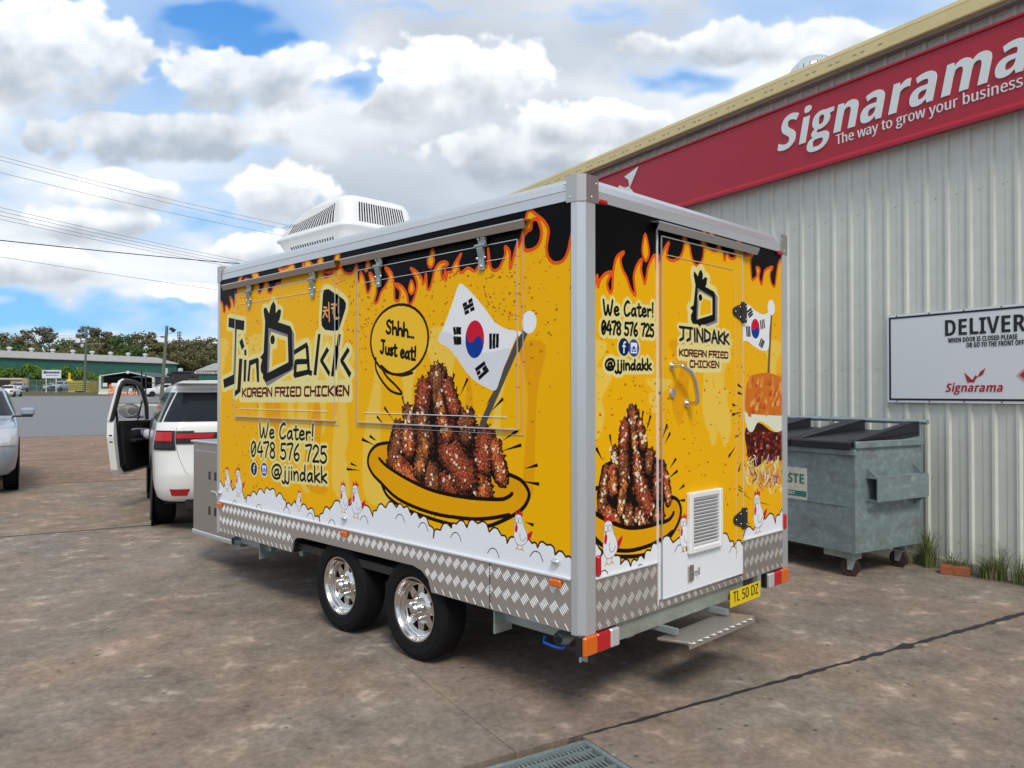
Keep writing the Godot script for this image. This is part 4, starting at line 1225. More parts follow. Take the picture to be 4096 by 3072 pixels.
	# delivery notice
	var c := [on_wall(3549, 1263, 0.04), on_wall(3549, 1609, 0.04)]
	var note := thing("delivery_sign", "white delivery notice with black border on the ribbed wall above the bin", "sign", WALL, turn)
	var x0: float = c[0].x
	var y0: float = c[1].y
	var y1: float = c[0].y
	m = mb()
	m.box(Vector3(x0 + 1.22, (y0 + y1) / 2, 0.036), Vector3(2.44, y1 - y0, 0.012))
	part(note, "board", m, M.sign_white)
	m = mb()
	for k in [[1.22, y1 - 0.03, 2.4, 0.018], [1.22, y0 + 0.03, 2.4, 0.018]]:
		m.box(Vector3(x0 + k[0], k[1], 0.0435), Vector3(k[2], k[3], 0.003))
	for k in [0.029, 2.41]:
		m.box(Vector3(x0 + k, (y0 + y1) / 2, 0.0435), Vector3(0.018, y1 - y0 - 0.078, 0.003))
	part(note, "border", m, M.ink)
	var z := 0.0425
	var p0 := on_wall(3781, 1344, z)
	var p1 := on_wall(4094, 1325, z)
	var h := on_wall(3781, 1281, z).y - p0.y
	part(note, "lettering", text_mesh("DELIVERIES", (p1.x - p0.x) * 1.40, h, 0.003), M.ink, at(Vector3(p0.x, p0.y, z)))
	p0 = on_wall(3793, 1371, z)
	p1 = on_wall(4070, 1354, z)
	part(note, "lettering", text_mesh("WHEN DOOR IS CLOSED PLEASE", p1.x - p0.x, 0.042, 0.003), M.ink, at(Vector3(p0.x, p0.y, z)))
	p0 = on_wall(3866, 1390, z)
	p1 = on_wall(4096, 1376, z)
	part(note, "lettering", text_mesh("OR GO TO THE FRONT OFFICE", (p1.x - p0.x) * 1.13, 0.042, 0.003), M.ink, at(Vector3(p0.x, p0.y, z)))
	p0 = on_wall(3783, 1567, z)
	p1 = on_wall(4018, 1563, z)
	part(note, "logo_lettering", text_mesh("Signarama", p1.x - p0.x - 0.02, 0.075, 0.003, 0.2), M.letter_red, at(Vector3(p0.x, p0.y, z)))
	m = mb()
	for poly in [[3858, 1490, 3890, 1520, 3902, 1500, 3912, 1508, 3920, 1488, 3942, 1472, 3932, 1498, 3905, 1512, 3898, 1528, 3870, 1530], [3862, 1498, 3895, 1532, 3892, 1526]]:
		var q := PackedVector2Array()
		for k in range(0, poly.size(), 2):
			q.append(on_wall(poly[k], poly[k + 1], z))
		m.prism(Geometry2D.convex_hull(q) if Geometry2D.triangulate_polygon(q).is_empty() else q, z, z + 0.003)
	part(note, "logo_emblem", m, M.letter_red)
	var dm := on_wall(4066, 1500, z)
	for k in [[0.0, 0.003, M.pale_red], [0.028, 0.006, M.letter_red]]:
		m = mb()
		m.prism(PackedVector2Array([Vector2(dm.x + k[0], dm.y), Vector2(dm.x + 0.14, dm.y - 0.13 + k[0]), Vector2(dm.x + 0.3, dm.y - 0.13 + k[0]), Vector2(dm.x + 0.3, dm.y + 0.13 - k[0]), Vector2(dm.x + 0.14, dm.y + 0.13 - k[0])]), z, z + k[1])
		part(note, "arrow", m, k[2])
	m = mb()
	for k in 8:
		for y in [y0 + 0.012, y1 - 0.012]:
			m.x = at(Vector3(x0 + 0.1 + k * 0.32, y, 0.042), Basis(Vector3.RIGHT, PI / 2))
			m.lathe([Vector2(0.007, 0), Vector2(0.006, 0.004), Vector2(0, 0.005)], 6)
	part(note, "screw", m, M.dark_metal)

# ------------------------------------------------------------------ the food trailer; local x across the rear, y up, z out of the rear
func suv_uv(p: Vector3) -> Vector2:
	return Vector2((TL + p.z) / TL, (TT - p.y) / M.side_h)
func ruv(p: Vector3) -> Vector2:
	return Vector2(p.x / M.rear_w, (TT - p.y) / M.rear_h)
func tread_mesh(w: float, inside: Callable) -> ArrayMesh:        # raised bars of checker plate in the xy plane, facing +z
	var m := mb()
	var row := 0
	var y := 0.0
	while y < 0.3:
		var x := 0.02
		while x < w:
			for k in 5:
				var o := Vector2(x + (k - 2) * 0.0085, y + (k - 2) * 0.0082)
				var d := Vector2(-0.013, 0.016) * 1.05
				if inside.call(o + d) and inside.call(o - d):
					var s := d.orthogonal().normalized() * 0.0036
					var a := o - d
					var b := o + d
					var h := 0.0022
					var l := func(q: Vector2, z: float) -> Vector3: return Vector3(q.x, q.y, z)
					var r0: Vector3 = l.call(a.lerp(b, 0.16), h)
					var r1: Vector3 = l.call(a.lerp(b, 0.84), h)
					var e := Vector3(o.x, o.y, -0.01)
					m.quado(l.call(a - s, 0), l.call(b - s, 0), r1, r0, e)
					m.quado(l.call(a + s, 0), l.call(b + s, 0), r1, r0, e)
			x += 0.066
		y += 0.098
		row += 1
	return m.mesh()
func wheel(parent: Node3D, o: Vector3, turn: float, r: float, w: float, rim_r: float, kind := "sunray") -> Node3D:
	var n := Node3D.new()
	n.name = "wheel"
	parent.add_child(n, true)
	n.position = o
	n.rotation.y = turn                                            # outer face looks along local -x before the turn
	var side := Basis(Vector3(0, 1, 0), Vector3(-1, 0, 0), Vector3(0, 0, 1))
	var m := mb(at(Vector3.ZERO, side))
	var h := w / 2
	m.lathe([Vector2(rim_r * 0.99, -h * 0.7), Vector2(rim_r * 1.1, -h * 0.95), Vector2(r * 0.85, -h), Vector2(r * 0.95, -h * 0.88), Vector2(r * 0.99, -h * 0.7), Vector2(r, -h * 0.3), Vector2(r, h * 0.3), Vector2(r * 0.99, h * 0.7), Vector2(r * 0.95, h * 0.88), Vector2(r * 0.85, h), Vector2(rim_r * 1.1, h * 0.95), Vector2(rim_r * 0.99, h * 0.72)], 40)
	part(n, "tyre", m, M.rubber)
	m = mb(at(Vector3.ZERO, side))
	if kind == "sunray":
		m.lathe([Vector2(rim_r * 1.02, h * 0.74), Vector2(rim_r * 1.02, h * 0.86), Vector2(rim_r * 0.97, h * 0.84), Vector2(rim_r * 0.93, h * 0.66), Vector2(rim_r * 0.89, h * 0.62), Vector2(rim_r * 0.87, h * 0.44), Vector2(rim_r * 0.82, h * 0.4), Vector2(rim_r * 0.8, h * 0.2), Vector2(rim_r * 0.78, -h * 0.6)], 40)
		part(n, "rim", m, M.chrome)
		m = mb(at(Vector3(-h * 0.2, 0, 0), side * Basis(Vector3.RIGHT, PI / 2)))
		for k in 8:
			var p := PackedVector2Array()
			for q in [[-0.39, 0.46], [-0.2, 0.49], [0, 0.5], [0.2, 0.49], [0.39, 0.46], [0.15, 0.79], [-0.15, 0.79]]:
				p.append(Vector2.from_angle(TAU * k / 8 + q[0]) * q[1] * rim_r)
			m.prism(p, -0.006, 0.004)
		part(n, "spoke_disc", m, M.chrome)
		m = mb(at(Vector3(-h * 0.2, 0, 0), side))
		m.lathe([Vector2(rim_r * 0.81, -0.01), Vector2(rim_r * 0.81, 0.006), Vector2(rim_r * 0.74, 0.008), Vector2(rim_r * 0.74, -0.01)], 32)
		m.lathe([Vector2(rim_r * 0.5, -0.01), Vector2(rim_r * 0.5, 0.006), Vector2(rim_r * 0.4, 0.02), Vector2(rim_r * 0.22, 0.022), Vector2(0, 0.022)], 32)
		m.lathe([Vector2(rim_r * 0.19, 0.02), Vector2(rim_r * 0.185, 0.06), Vector2(rim_r * 0.14, 0.075), Vector2(0, 0.08)], 20)
		for k in 5:
			m.x = at(Vector3(-h * 0.2 - 0.02, cos(TAU * k / 5) * rim_r * 0.32, sin(TAU * k / 5) * rim_r * 0.32), side)
			m.lathe([Vector2(0.012, 0), Vector2(0.012, 0.022), Vector2(0.005, 0.034), Vector2(0, 0.034)], 6)
		part(n, "hub", m, M.chrome)
		m = mb(at(Vector3(-h * 0.2 + 0.03, 0, 0), side))
		m.lathe([Vector2(rim_r * 0.78, -0.03), Vector2(rim_r * 0.78, -0.02), Vector2(0, -0.02)], 24)
		part(n, "brake_drum", m, M.dark_metal)
	else:
		m.lathe([Vector2(rim_r * 1.02, h * 0.75), Vector2(rim_r, h * 0.86), Vector2(rim_r * 0.92, h * 0.7), Vector2(rim_r * 0.86, h * 0.3), Vector2(rim_r * 0.3, h * 0.42), Vector2(0, h * 0.45)], 24)
		part(n, "rim", m, M.aluminium)
	return n
func build_trailer() -> void:
	var T := thing("food_trailer", "yellow vinyl wrapped food trailer with black flame top and silver corner posts", "trailer", TRAILER, PI / 4)
	var m := mb()
	# walls
	m.uvf = suv_uv
	var sk := 0.69
	m.box(Vector3(0.02, (sk + 2.55) / 2, -TL / 2), Vector3(0.024, 2.55 - sk, TL - 0.1))
	part(T, "side_wall", m, M.side_vinyl)
	m = mb()
	m.uvf = ruv
	m.box(Vector3(TW / 2, (0.5 + 2.55) / 2, -0.02), Vector3(TW - 0.1, 2.05, 0.024))
	part(T, "rear_wall", m, M.rear_vinyl)
	m = mb()
	m.box(Vector3(TW - 0.02, 1.5, -TL / 2), Vector3(0.024, 2.1, TL - 0.1))
	m.box(Vector3(TW / 2, 1.5, -TL + 0.02), Vector3(TW - 0.1, 2.1, 0.024))
	part(T, "shell", m, M.white_sheet)
	m = mb()
	m.box(Vector3(TW / 2, 0.49, -TL / 2), Vector3(TW - 0.1, 0.05, TL - 0.1))
	part(T, "floor", m, M.dark_metal)
	m = mb()
	m.prism(PackedVector2Array([Vector2(0.05, 2.6), Vector2(TW - 0.05, 2.6), Vector2(TW - 0.05, 2.642), Vector2(TW / 2, 2.646), Vector2(0.05, 2.642)]), -TL + 0.05, -0.05)
	part(T, "roof", m, M.white_sheet)
	# corner posts
	for c in [[0, 0, 1, -1], [TW, 0, -1, -1], [0, -TL, 1, 1], [TW, -TL, -1, 1]]:
		m = mb()
		var p := PackedVector2Array()
		for q in [[0, 0.068], [0, 0.03], [0.006, 0.026], [0.026, 0.006], [0.03, 0], [0.1, 0], [0.1, 0.035], [0.035, 0.035], [0.035, 0.068]]:
			p.append(Vector2(c[0] + c[2] * q[0], -(c[1] + c[3] * q[1])))
		m.x = Transform3D(Basis(Vector3.RIGHT, -PI / 2), Vector3.ZERO)
		m.prism(p, 0.442, 2.53)
		part(T, "corner_post", m, M.aluminium)
		m = mb()
		p = PackedVector2Array()
		for q in [[0, 0.1], [0, 0.032], [0.032, 0], [0.125, 0], [0.125, 0.05], [0.05, 0.05], [0.05, 0.1]]:
			p.append(Vector2(c[0] - c[2] * 0.004 + c[2] * q[0] , -(c[1] - c[3] * 0.004 + c[3] * q[1])))
		m.x = Transform3D(Basis(Vector3.RIGHT, -PI / 2), Vector3.ZERO)
		m.prism(p, 2.516, 2.646)
		var cap := part(T, "corner_cap", m, M.stainless)
		m = mb()
		for q in [[0.07, 2.54], [0.105, 2.61]]:
			m.ball(Vector3(c[0] - c[2] * 0.004, q[1], c[1] + c[3] * q[0]), Vector3(0.004, 0.007, 0.007), 8)
			m.ball(Vector3(c[0] + c[2] * q[0], q[1], c[1] - c[3] * 0.004), Vector3(0.007, 0.007, 0.004), 8)
		part(cap, "screw", m, M.bright_aluminium)
	# top rails
	var prof := PackedVector2Array([Vector2(0.002, 2.528), Vector2(0.002, 2.572), Vector2(0.006, 2.575), Vector2(0.004, 2.58), Vector2(0.014, 2.615), Vector2(0.034, 2.64), Vector2(0.09, 2.646), Vector2(0.09, 2.6), Vector2(0.04, 2.59), Vector2(0.04, 2.528)])
	for q in [[Basis.IDENTITY, Vector3(0, 0, 0), -TL + 0.1, -0.1], [Basis(Vector3(-1, 0, 0), Vector3.UP, Vector3(0, 0, -1)), Vector3(TW, 0, 0), 0.1, TL - 0.1], [Basis(Vector3(0, 0, -1), Vector3.UP, Vector3(1, 0, 0)), Vector3(0, 0, 0), 0.12, TW - 0.12], [Basis(Vector3(0, 0, 1), Vector3.UP, Vector3(-1, 0, 0)), Vector3(0, 0, -TL), -TW + 0.12, -0.12]]:
		m = mb(Transform3D(q[0], q[1]))
		m.prism(prof, q[2], q[3])
		part(T, "top_rail", m, M.aluminium)
	# checker plate skirts: in plane coordinates (distance from the front end, height)
	var arch := [Vector2(1.25, 0.45), Vector2(1.275, 0.535), Vector2(1.32, 0.565), Vector2(1.4, 0.572), Vector2(2.66, 0.577), Vector2(2.74, 0.56), Vector2(2.8, 0.52), Vector2(2.83, 0.45)]
	var outline := PackedVector2Array([Vector2(0.06, 0.702), Vector2(0.06, 0.45)] + arch + [Vector2(TL - 0.07, 0.45), Vector2(TL - 0.07, 0.702)])
	var sb := Basis(Vector3(0, 0, 1), Vector3.UP, Vector3(-1, 0, 0))   # plane x runs to the rear, plane z out of the side
	var sx := Transform3D(sb, Vector3(0.006, 0, -TL))
	m = mb()
	m.prism(outline, -0.01, 0.0)
	var skirt := part(T, "side_skirt", m, M.tread_plate, sx)
	var inner := func(q: Vector2) -> bool: return q.y + 0.45 < 0.7 and Geometry2D.is_point_in_polygon(Vector2(q.x + 0.06, q.y + 0.452), outline)
	part(skirt, "tread", tread_mesh(TL - 0.14, inner), M.tread_bar, at(Vector3(0.06, 0.452, 0.0))).set_meta("kind", "stuff")
	m = mb(sx)
	m.box(Vector3(TL / 2, 0.704, 0.004), Vector3(TL - 0.15, 0.014, 0.012), 0.003)
	part(T, "skirt_trim", m, M.white_sheet)
	m = mb(sx)
	for k in arch.size() - 1:
		var a: Vector2 = arch[k]
		var b: Vector2 = arch[k + 1]
		m.quad(Vector3(a.x, a.y, 0.002), Vector3(b.x, b.y, 0.002), Vector3(b.x, b.y, -0.32), Vector3(a.x, a.y, -0.32))
	m.quad(Vector3(1.1, 0.33, -0.32), Vector3(2.95, 0.33, -0.32), Vector3(2.83, 0.58, -0.32), Vector3(1.25, 0.58, -0.32))
	part(T, "wheel_arch", m, M.trim_black)
	m = mb(sx)
	m.box(Vector3(TL - 0.642, 0.575, 0.0012), Vector3(0.004, 0.25, 0.002))
	part(T, "skirt_seam", m, M.dark_metal)
	# rear skirt, notched for the door
	var ro := PackedVector2Array([Vector2(0.1, 0.7), Vector2(0.1, 0.45), Vector2(TW - 0.1, 0.45), Vector2(TW - 0.1, 0.695), Vector2(1.53, 0.695), Vector2(1.53, 0.485), Vector2(0.635, 0.5), Vector2(0.635, 0.7)])
	m = mb()
	m.prism(ro, -0.012, -0.002)
	skirt = part(T, "rear_skirt", m, M.tread_plate)
	inner = func(q: Vector2) -> bool: return Geometry2D.is_point_in_polygon(Vector2(q.x + 0.1, q.y + 0.46), ro)
	part(skirt, "tread", tread_mesh(TW - 0.2, inner), M.tread_bar, at(Vector3(0.1, 0.46, -0.002))).set_meta("kind", "stuff")
	for q in [[0.362, 0.702, 0.52], [1.79, 0.697, 0.53]]:
		m = mb()
		m.box(Vector3(q[0], q[1], 0.0), Vector3(q[2], 0.012, 0.012), 0.003)
		part(T, "skirt_trim", m, M.white_sheet)
	# serving hatches
	m = mb()
	m.ball(Vector3.ZERO, Vector3(0.009, 0.01, 0.01), 8)
	var bolt := m.mesh()
	for hh in [[3.6, 2.138, 3.767, 2.084, [3.35, 2.41]], [1.871, 0.425, 2.02, 0.343, [1.628, 0.686]]]:
		m = mb()
		m.uvf = suv_uv
		var z0: float = -hh[0]
		var z1: float = -hh[1]
		m.box(Vector3(0.002, (1.41 + 2.385) / 2, (z0 + z1) / 2), Vector3(0.016, 0.975, z1 - z0))
		var hatch := part(T, "hatch", m, M.side_vinyl)
		m = mb()
		for k in [z0, z1]:
			m.box(Vector3(-0.0055, 1.8975, k), Vector3(0.006, 0.97, 0.0035))
		m.box(Vector3(-0.0065, 1.41, (z0 + z1) / 2), Vector3(0.006, 0.007, z1 - z0 + 0.0035))
		m.box(Vector3(-0.0055, 2.386, (z0 + z1) / 2), Vector3(0.006, 0.004, z1 - z0 + 0.0035))
		part(hatch, "edge_trim", m, M.aluminium)
		m = mb()
		m.box(Vector3(-0.0075, 1.472, (z0 + z1) / 2), Vector3(0.004, 0.004, (z1 - z0) * 0.9))
		part(hatch, "stiffener", m, M.white_sheet)
		m = mb()
		m.box(Vector3(-0.0075, 2.3, (z0 + z1) / 2), Vector3(0.004, 0.0025, (z1 - z0) * 0.9))
		part(hatch, "stiffener", m, M.white_sheet)
		m = mb()
		for k in [z0 - 0.03, z1 + 0.03]:
			m.box(Vector3(0.0065, 1.9, k), Vector3(0.006, 1.04, 0.0022))
		m.box(Vector3(0.0065, 1.383, (z0 + z1) / 2), Vector3(0.006, 0.0022, z1 - z0 + 0.07))
		part(hatch, "frame", m, M.aluminium)
		m = mb(Transform3D(Basis(Vector3(1, 0, 0), Vector3.UP, Vector3(0, 0, 1)), Vector3.ZERO))
		m.prism(PackedVector2Array([Vector2(0.012, 2.482), Vector2(-0.045, 2.474), Vector2(-0.05, 2.466), Vector2(-0.032, 2.43), Vector2(-0.027, 2.431), Vector2(-0.042, 2.464), Vector2(0.012, 2.474)]), -hh[2], -hh[3])
		part(T, "drip_rail", m, M.stainless)
		for u in hh[4]:
			m = mb(at(Vector3(-0.012, 0, -u)))
			m.box(Vector3(0.002, 2.412, 0), Vector3(0.01, 0.05, 0.062), 0.003)
			m.tube([Vector3(-0.012, 2.385, -0.04), Vector3(-0.012, 2.385, 0.04)], 0.011, 10)
			m.prism(PackedVector2Array([Vector2(-0.012, 2.392), Vector2(-0.02, 2.37), Vector2(-0.006, 2.32), Vector2(-0.006, 2.256), Vector2(0.002, 2.256), Vector2(0.002, 2.392)]), -0.022, 0.022)
			part(hatch, "hinge", m, M.galvanised)
			for q in [[-0.022, 2.425], [0.022, 2.425], [0, 2.434], [0, 2.275], [-0.03, 2.32], [0.03, 2.32]]:
				part(hatch, "hinge_bolt", bolt, M.chrome, at(Vector3(-0.018, q[1], -u + q[0])))
	# rear door
	m = mb()
	m.uvf = ruv
	m.box(Vector3(1.082, 1.467, -0.004), Vector3(0.862, 1.935, 0.018))
	var door := part(T, "door", m, M.rear_vinyl)
	m = mb()
	for k in [0.651, 1.513]:
		m.box(Vector3(k, 1.467, 0.006), Vector3(0.006, 1.935, 0.006))
	m.box(Vector3(1.082, 2.435, 0.006), Vector3(0.868, 0.006, 0.006))
	m.box(Vector3(1.082, 0.499, 0.006), Vector3(0.868, 0.006, 0.006))
	part(door, "edge_trim", m, M.bright_aluminium)
	m = mb()
	m.box(Vector3(0.626, 1.47, -0.004), Vector3(0.008, 2.0, 0.008))
	m.box(Vector3(1.535, 1.6, -0.004), Vector3(0.005, 1.74, 0.008))
	part(door, "frame", m, M.white_sheet)
	m = mb()
	m.box(Vector3(1.05, 2.34, 0.006), Vector3(0.72, 0.004, 0.004))
	part(door, "stiffener", m, M.gutter_cream)
	m = mb()
	m.box(Vector3(1.435, 1.47, 0.006), Vector3(0.003, 1.74, 0.004))
	part(door, "stiffener", m, M.gutter_cream)
	m = mb()
	m.tube([Vector3(0.744, 1.745, 0.0), Vector3(0.744, 1.745, 0.07), Vector3(0.757, 1.735, 0.078), Vector3(0.82, 1.71, 0.08), Vector3(0.862, 1.66, 0.08), Vector3(0.885, 1.58, 0.08), Vector3(0.888, 1.55, 0.078), Vector3(0.89, 1.54, 0.07), Vector3(0.89, 1.54, 0.0)], 0.0125, 12)
	part(door, "handle", m, M.chrome)
	m = mb(Transform3D(Basis(Vector3.RIGHT, PI / 2), Vector3.ZERO))
	for q in [[0.744, 1.745, 0.026], [0.89, 1.54, 0.026], [0.747, 1.597, 0.03]]:
		m.x = Transform3D(Basis(Vector3.RIGHT, PI / 2), Vector3(q[0], q[1], 0.005))
		m.lathe([Vector2(q[2], 0), Vector2(q[2], 0.008), Vector2(q[2] * 0.8, 0.013), Vector2(0, 0.014)], 20)
	part(door, "lock", m, M.chrome)
	m = mb()
	for k in [[0.91, 0.875, 0.035, 0.34], [1.222, 0.875, 0.035, 0.34]]:
		m.box(Vector3(k[0], k[1], 0.018), Vector3(k[2], k[3], 0.03), 0.006)
	for k in [0.722, 1.028]:
		m.box(Vector3(1.066, k, 0.018), Vector3(0.277, 0.034, 0.03), 0.006)
	var lv := part(door, "vent_frame", m, M.white_plastic)
	m = mb()
	m.box(Vector3(1.066, 0.875, 0.007), Vector3(0.28, 0.28, 0.004))
	part(door, "vent_backing", m, M.letter_grey)
	m = mb(at(Vector3.ZERO, Basis(Vector3.RIGHT, 0.75)))
	m.box(Vector3.ZERO, Vector3(0.276, 0.022, 0.003))
	var slat := m.mesh()
	for k in 14:
		part(door, "vent_slat", slat, M.white_plastic, at(Vector3(1.066, 0.75 + k * 0.0192, 0.018)))
	m = mb()
	m.box(Vector3(0.925, 0.597, 0.01), Vector3(0.05, 0.09, 0.014), 0.003)
	part(door, "latch_plate", m, M.stainless)
	m = mb()
	m.tube([Vector3(0.93, 0.6, 0.018), Vector3(0.99, 0.6, 0.022), Vector3(0.99, 0.62, 0.022), Vector3(0.99, 0.58, 0.022)], 0.005, 8)
	part(door, "latch_pin", m, M.chrome)
	for y in [2.089, 0.833]:
		m = mb()
		m.prism(PackedVector2Array([Vector2(1.4, y - 0.012), Vector2(1.4, y + 0.012), Vector2(1.42, y + 0.026), Vector2(1.5, y + 0.05), Vector2(1.5, y - 0.05), Vector2(1.42, y - 0.026)]), 0.004, 0.013)
		m.box(Vector3(1.515, y, 0.012), Vector3(0.03, 0.13, 0.016), 0.005)
		m.box(Vector3(1.55, y, 0.006), Vector3(0.04, 0.12, 0.01), 0.003)
		part(door, "hinge", m, M.dark_metal)
		for q in [[1.425, 0.0], [1.48, 0.03], [1.48, -0.03], [1.55, 0.04], [1.55, -0.04]]:
			part(door, "hinge_bolt", bolt, M.chrome, at(Vector3(q[0], y + q[1], 0.013), Basis.from_scale(Vector3(0.6, 0.6, 0.5))))
	m = mb(Transform3D(Basis(Vector3(0, 0, -1), Vector3.UP, Vector3(1, 0, 0)), Vector3.ZERO))
	m.prism(PackedVector2Array([Vector2(0.012, 2.508), Vector2(-0.045, 2.5), Vector2(-0.05, 2.492), Vector2(-0.032, 2.456), Vector2(-0.027, 2.457), Vector2(-0.042, 2.49), Vector2(0.012, 2.5)]), 0.575, 1.66)
	part(T, "drip_rail", m, M.stainless)
	# lights and small fittings
	for u in [3.878, 2.026, 0.167]:
		m = mb()
		m.box(Vector3(-0.004, 0.672, -u), Vector3(0.02, 0.034, 0.075), 0.006)
		part(T, "marker_lamp", m, M.amber_lens)
		m = mb()
		m.ball(Vector3(-0.004, 0.775, -u), Vector3(0.016, 0.017, 0.026), 12)
		part(T, "tie_knob", m, M.bright_aluminium)
	for q in [[0.165, 2.535, 0.075, 0.028, -0.01], [TW - 0.13, 2.52, 0.06, 0.028, 0.0], [0.122, 0.762, 0.03, 0.1, 0.0], [TW - 0.08, 0.748, 0.03, 0.1, 0.002]]:
		m = mb()
		m.box(Vector3(q[0], q[1], q[4]), Vector3(q[2], q[3], 0.024), 0.008)
		part(T, "red_lamp", m, M.red_lens)
	for q in [[-0.005, 1.0], [2.1, -1.0]]:
		var lamp := Node3D.new()
		lamp.name = "tail_lamp"
		T.add_child(lamp, true)
		lamp.position = Vector3(q[0], 0.397, 0.0)
		m = mb()
		m.box(Vector3(q[1] * 0.135, 0, -0.02), Vector3(0.28, 0.095, 0.035), 0.004)
		part(lamp, "housing", m, M.black_plastic)
		for s in [[0.05, 0.095, M.amber_lens], [0.15, 0.1, M.red_lens], [0.236, 0.068, M.clear_lens]]:
			m = mb()
			m.box(Vector3(q[1] * s[0], 0, 0.009), Vector3(s[1], 0.09, 0.024), 0.006)
			part(lamp, "lens", m, s[2])
	var plate := Node3D.new()
	plate.name = "number_plate"
	T.add_child(plate)
	plate.position = Vector3(1.565, 0.362, -0.004)
	plate.rotation.y = 0.0
	m = mb()
	m.box(Vector3.ZERO, Vector3(0.372, 0.1, 0.004), 0.0015)
	part(plate, "plate", m, M.plate_yellow)
	part(plate, "lettering", text_mesh("TL 50 DZ", 0.31, 0.062, 0.002, 0.0, false), M.ink, at(Vector3(-0.155, -0.022, 0.002)))
	# undercarriage
	m = mb()
	for x in [0.42, TW - 0.42]:
		m.box(Vector3(x, 0.4, -TL / 2), Vector3(0.06, 0.11, TL - 0.06))
	for k in 5:
		m.box(Vector3(TW / 2, 0.43, -0.35 - k * 0.8), Vector3(TW - 0.2, 0.05, 0.05))
	part(T, "chassis", m, M.galvanised)
	m = mb()
	m.box(Vector3(0.9, 0.4, -0.05), Vector3(1.35, 0.1, 0.05), 0.004)
	part(T, "rear_beam", m, M.chassis_steel)
	m = mb()
	m.box(Vector3(0.055, 0.385, -0.03), Vector3(0.006, 0.15, 0.03))
	m.tube([Vector3(0.0, 0.36, -0.012), Vector3(0.0, 0.325, -0.012)], 0.007, 8)
	part(T, "lamp_bracket", m, M.galvanised)
	m = mb(at(Vector3(0.95, 0.31, 0.1), Basis(Vector3.RIGHT, -0.1)))
	m.box(Vector3(0, 0, 0), Vector3(0.68, 0.014, 0.2), 0.003)
	m.box(Vector3(0, -0.014, 0.098), Vector3(0.68, 0.03, 0.008))
	var step := part(T, "step", m, M.tread_plate)
	var all := func(_q: Vector2) -> bool: return _q.y < 0.18 and _q.x < 0.66
	part(step, "tread", tread_mesh(0.64, all), M.tread_bar, Transform3D(Basis(Vector3.RIGHT, -PI / 2 - 0.1), Vector3(0.62, 0.318, 0.19))).set_meta("kind", "stuff")
	for x in [0.68, 1.2]:
		m = mb()
		m.box(Vector3(x, 0.34, 0.0), Vector3(0.03, 0.03, 0.16))
		part(T, "step_arm", m, M.galvanised)
	for z in [[-0.3, -0.66], [-3.66, -3.3]]:
		m = mb()
		m.box(Vector3(0.14, 0.4, (z[0] + z[1]) / 2), Vector3(0.06, 0.075, 0.5), 0.006)
		m.box(Vector3(0.12, 0.385, z[1]), Vector3(0.13, 0.16, 0.012))
		m.x = at(Vector3(0.12, 0.375, z[0] * 0.72 + (0.0 if z[0] > -1 else -1.15)), Basis(Vector3.FORWARD, PI / 2))
		m.lathe([Vector2(0.03, -0.05), Vector2(0.045, 0.0), Vector2(0.03, 0.05), Vector2(0.012, 0.09), Vector2(0.0, 0.09)], 12)
		part(T, "stabiliser_leg", m, M.galvanised)
	m = mb()
	m.tube([Vector3(0.12, 0.35, -0.2), Vector3(0.09, 0.325, -0.2), Vector3(0.08, 0.325, -0.24), Vector3(0.08, 0.33, -0.32), Vector3(0.1, 0.355, -0.33)], 0.008, 8)
	part(T, "blue_strap", m, M.blue_plastic)
	m = mb()
	for z in [-1.345, -2.15]:
		m.tube([Vector3(0.2, 0.3, z), Vector3(TW - 0.2, 0.3, z)], 0.035, 12)
	m.box(Vector3(0.45, 0.35, -1.75), Vector3(0.06, 0.06, 1.1))
	m.box(Vector3(TW - 0.45, 0.35, -1.75), Vector3(0.06, 0.06, 1.1))
	part(T, "axle", m, M.dark_metal)
	for z in [-1.345, -2.15]:
		wheel(T, Vector3(0.125, 0.303, z), 0.0, 0.303, 0.19, 0.188)
		wheel(T, Vector3(TW - 0.125, 0.303, z), PI, 0.303, 0.19, 0.188)
	# cabinet and drawbar at the front
	m = mb()
	m.box(Vector3(1.0, 0.7, -TL - 0.55), Vector3(1.5, 0.86, 0.98), 0.008)
	var cab := part(T, "front_cabinet", m, M.stainless)
	m = mb()
	m.box(Vector3(0.247, 0.69, -TL - 0.55), Vector3(0.012, 0.74, 0.86), 0.004)
	part(cab, "cabinet_door", m, M.stainless)
	m = mb()
	m.box(Vector3(1.0, 1.14, -TL - 0.55), Vector3(1.54, 0.022, 1.02), 0.006)
	m.box(Vector3(0.262, 0.29, -TL - 0.55), Vector3(0.05, 0.04, 0.98), 0.006)
	part(cab, "cabinet_edge", m, M.bright_aluminium)
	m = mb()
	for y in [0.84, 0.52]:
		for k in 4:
			m.box(Vector3(0.2405, y, -TL - 0.3 - k * 0.12), Vector3(0.003, 0.075, 0.04))  # dark slabs painted for the shade inside the vent slots
	part(cab, "cabinet_vent_shade", m, M.dark_metal)
	m = mb()
	m.tube([Vector3(0.235, 0.7, -TL - 0.6), Vector3(0.225, 0.7, -TL - 0.48), Vector3(0.225, 0.66, -TL - 0.44)], 0.01, 8)
	part(cab, "cabinet_latch", m, M.chrome)
	m = mb()
	m.tube([Vector3(0.45, 0.42, -TL + 0.3), Vector3(TW / 2, 0.42, -TL - 1.95)], 0.045, 8)
	m.tube([Vector3(TW - 0.45, 0.42, -TL + 0.3), Vector3(TW / 2, 0.42, -TL - 1.95)], 0.045, 8)
	m.tube([Vector3(TW / 2, 0.42, -TL - 1.7), Vector3(TW / 2, 0.43, -TL - 2.15)], 0.05, 8)
	part(T, "drawbar", m, M.galvanised)
	# roof air conditioner
	var ac := Node3D.new()
	ac.name = "air_conditioner"
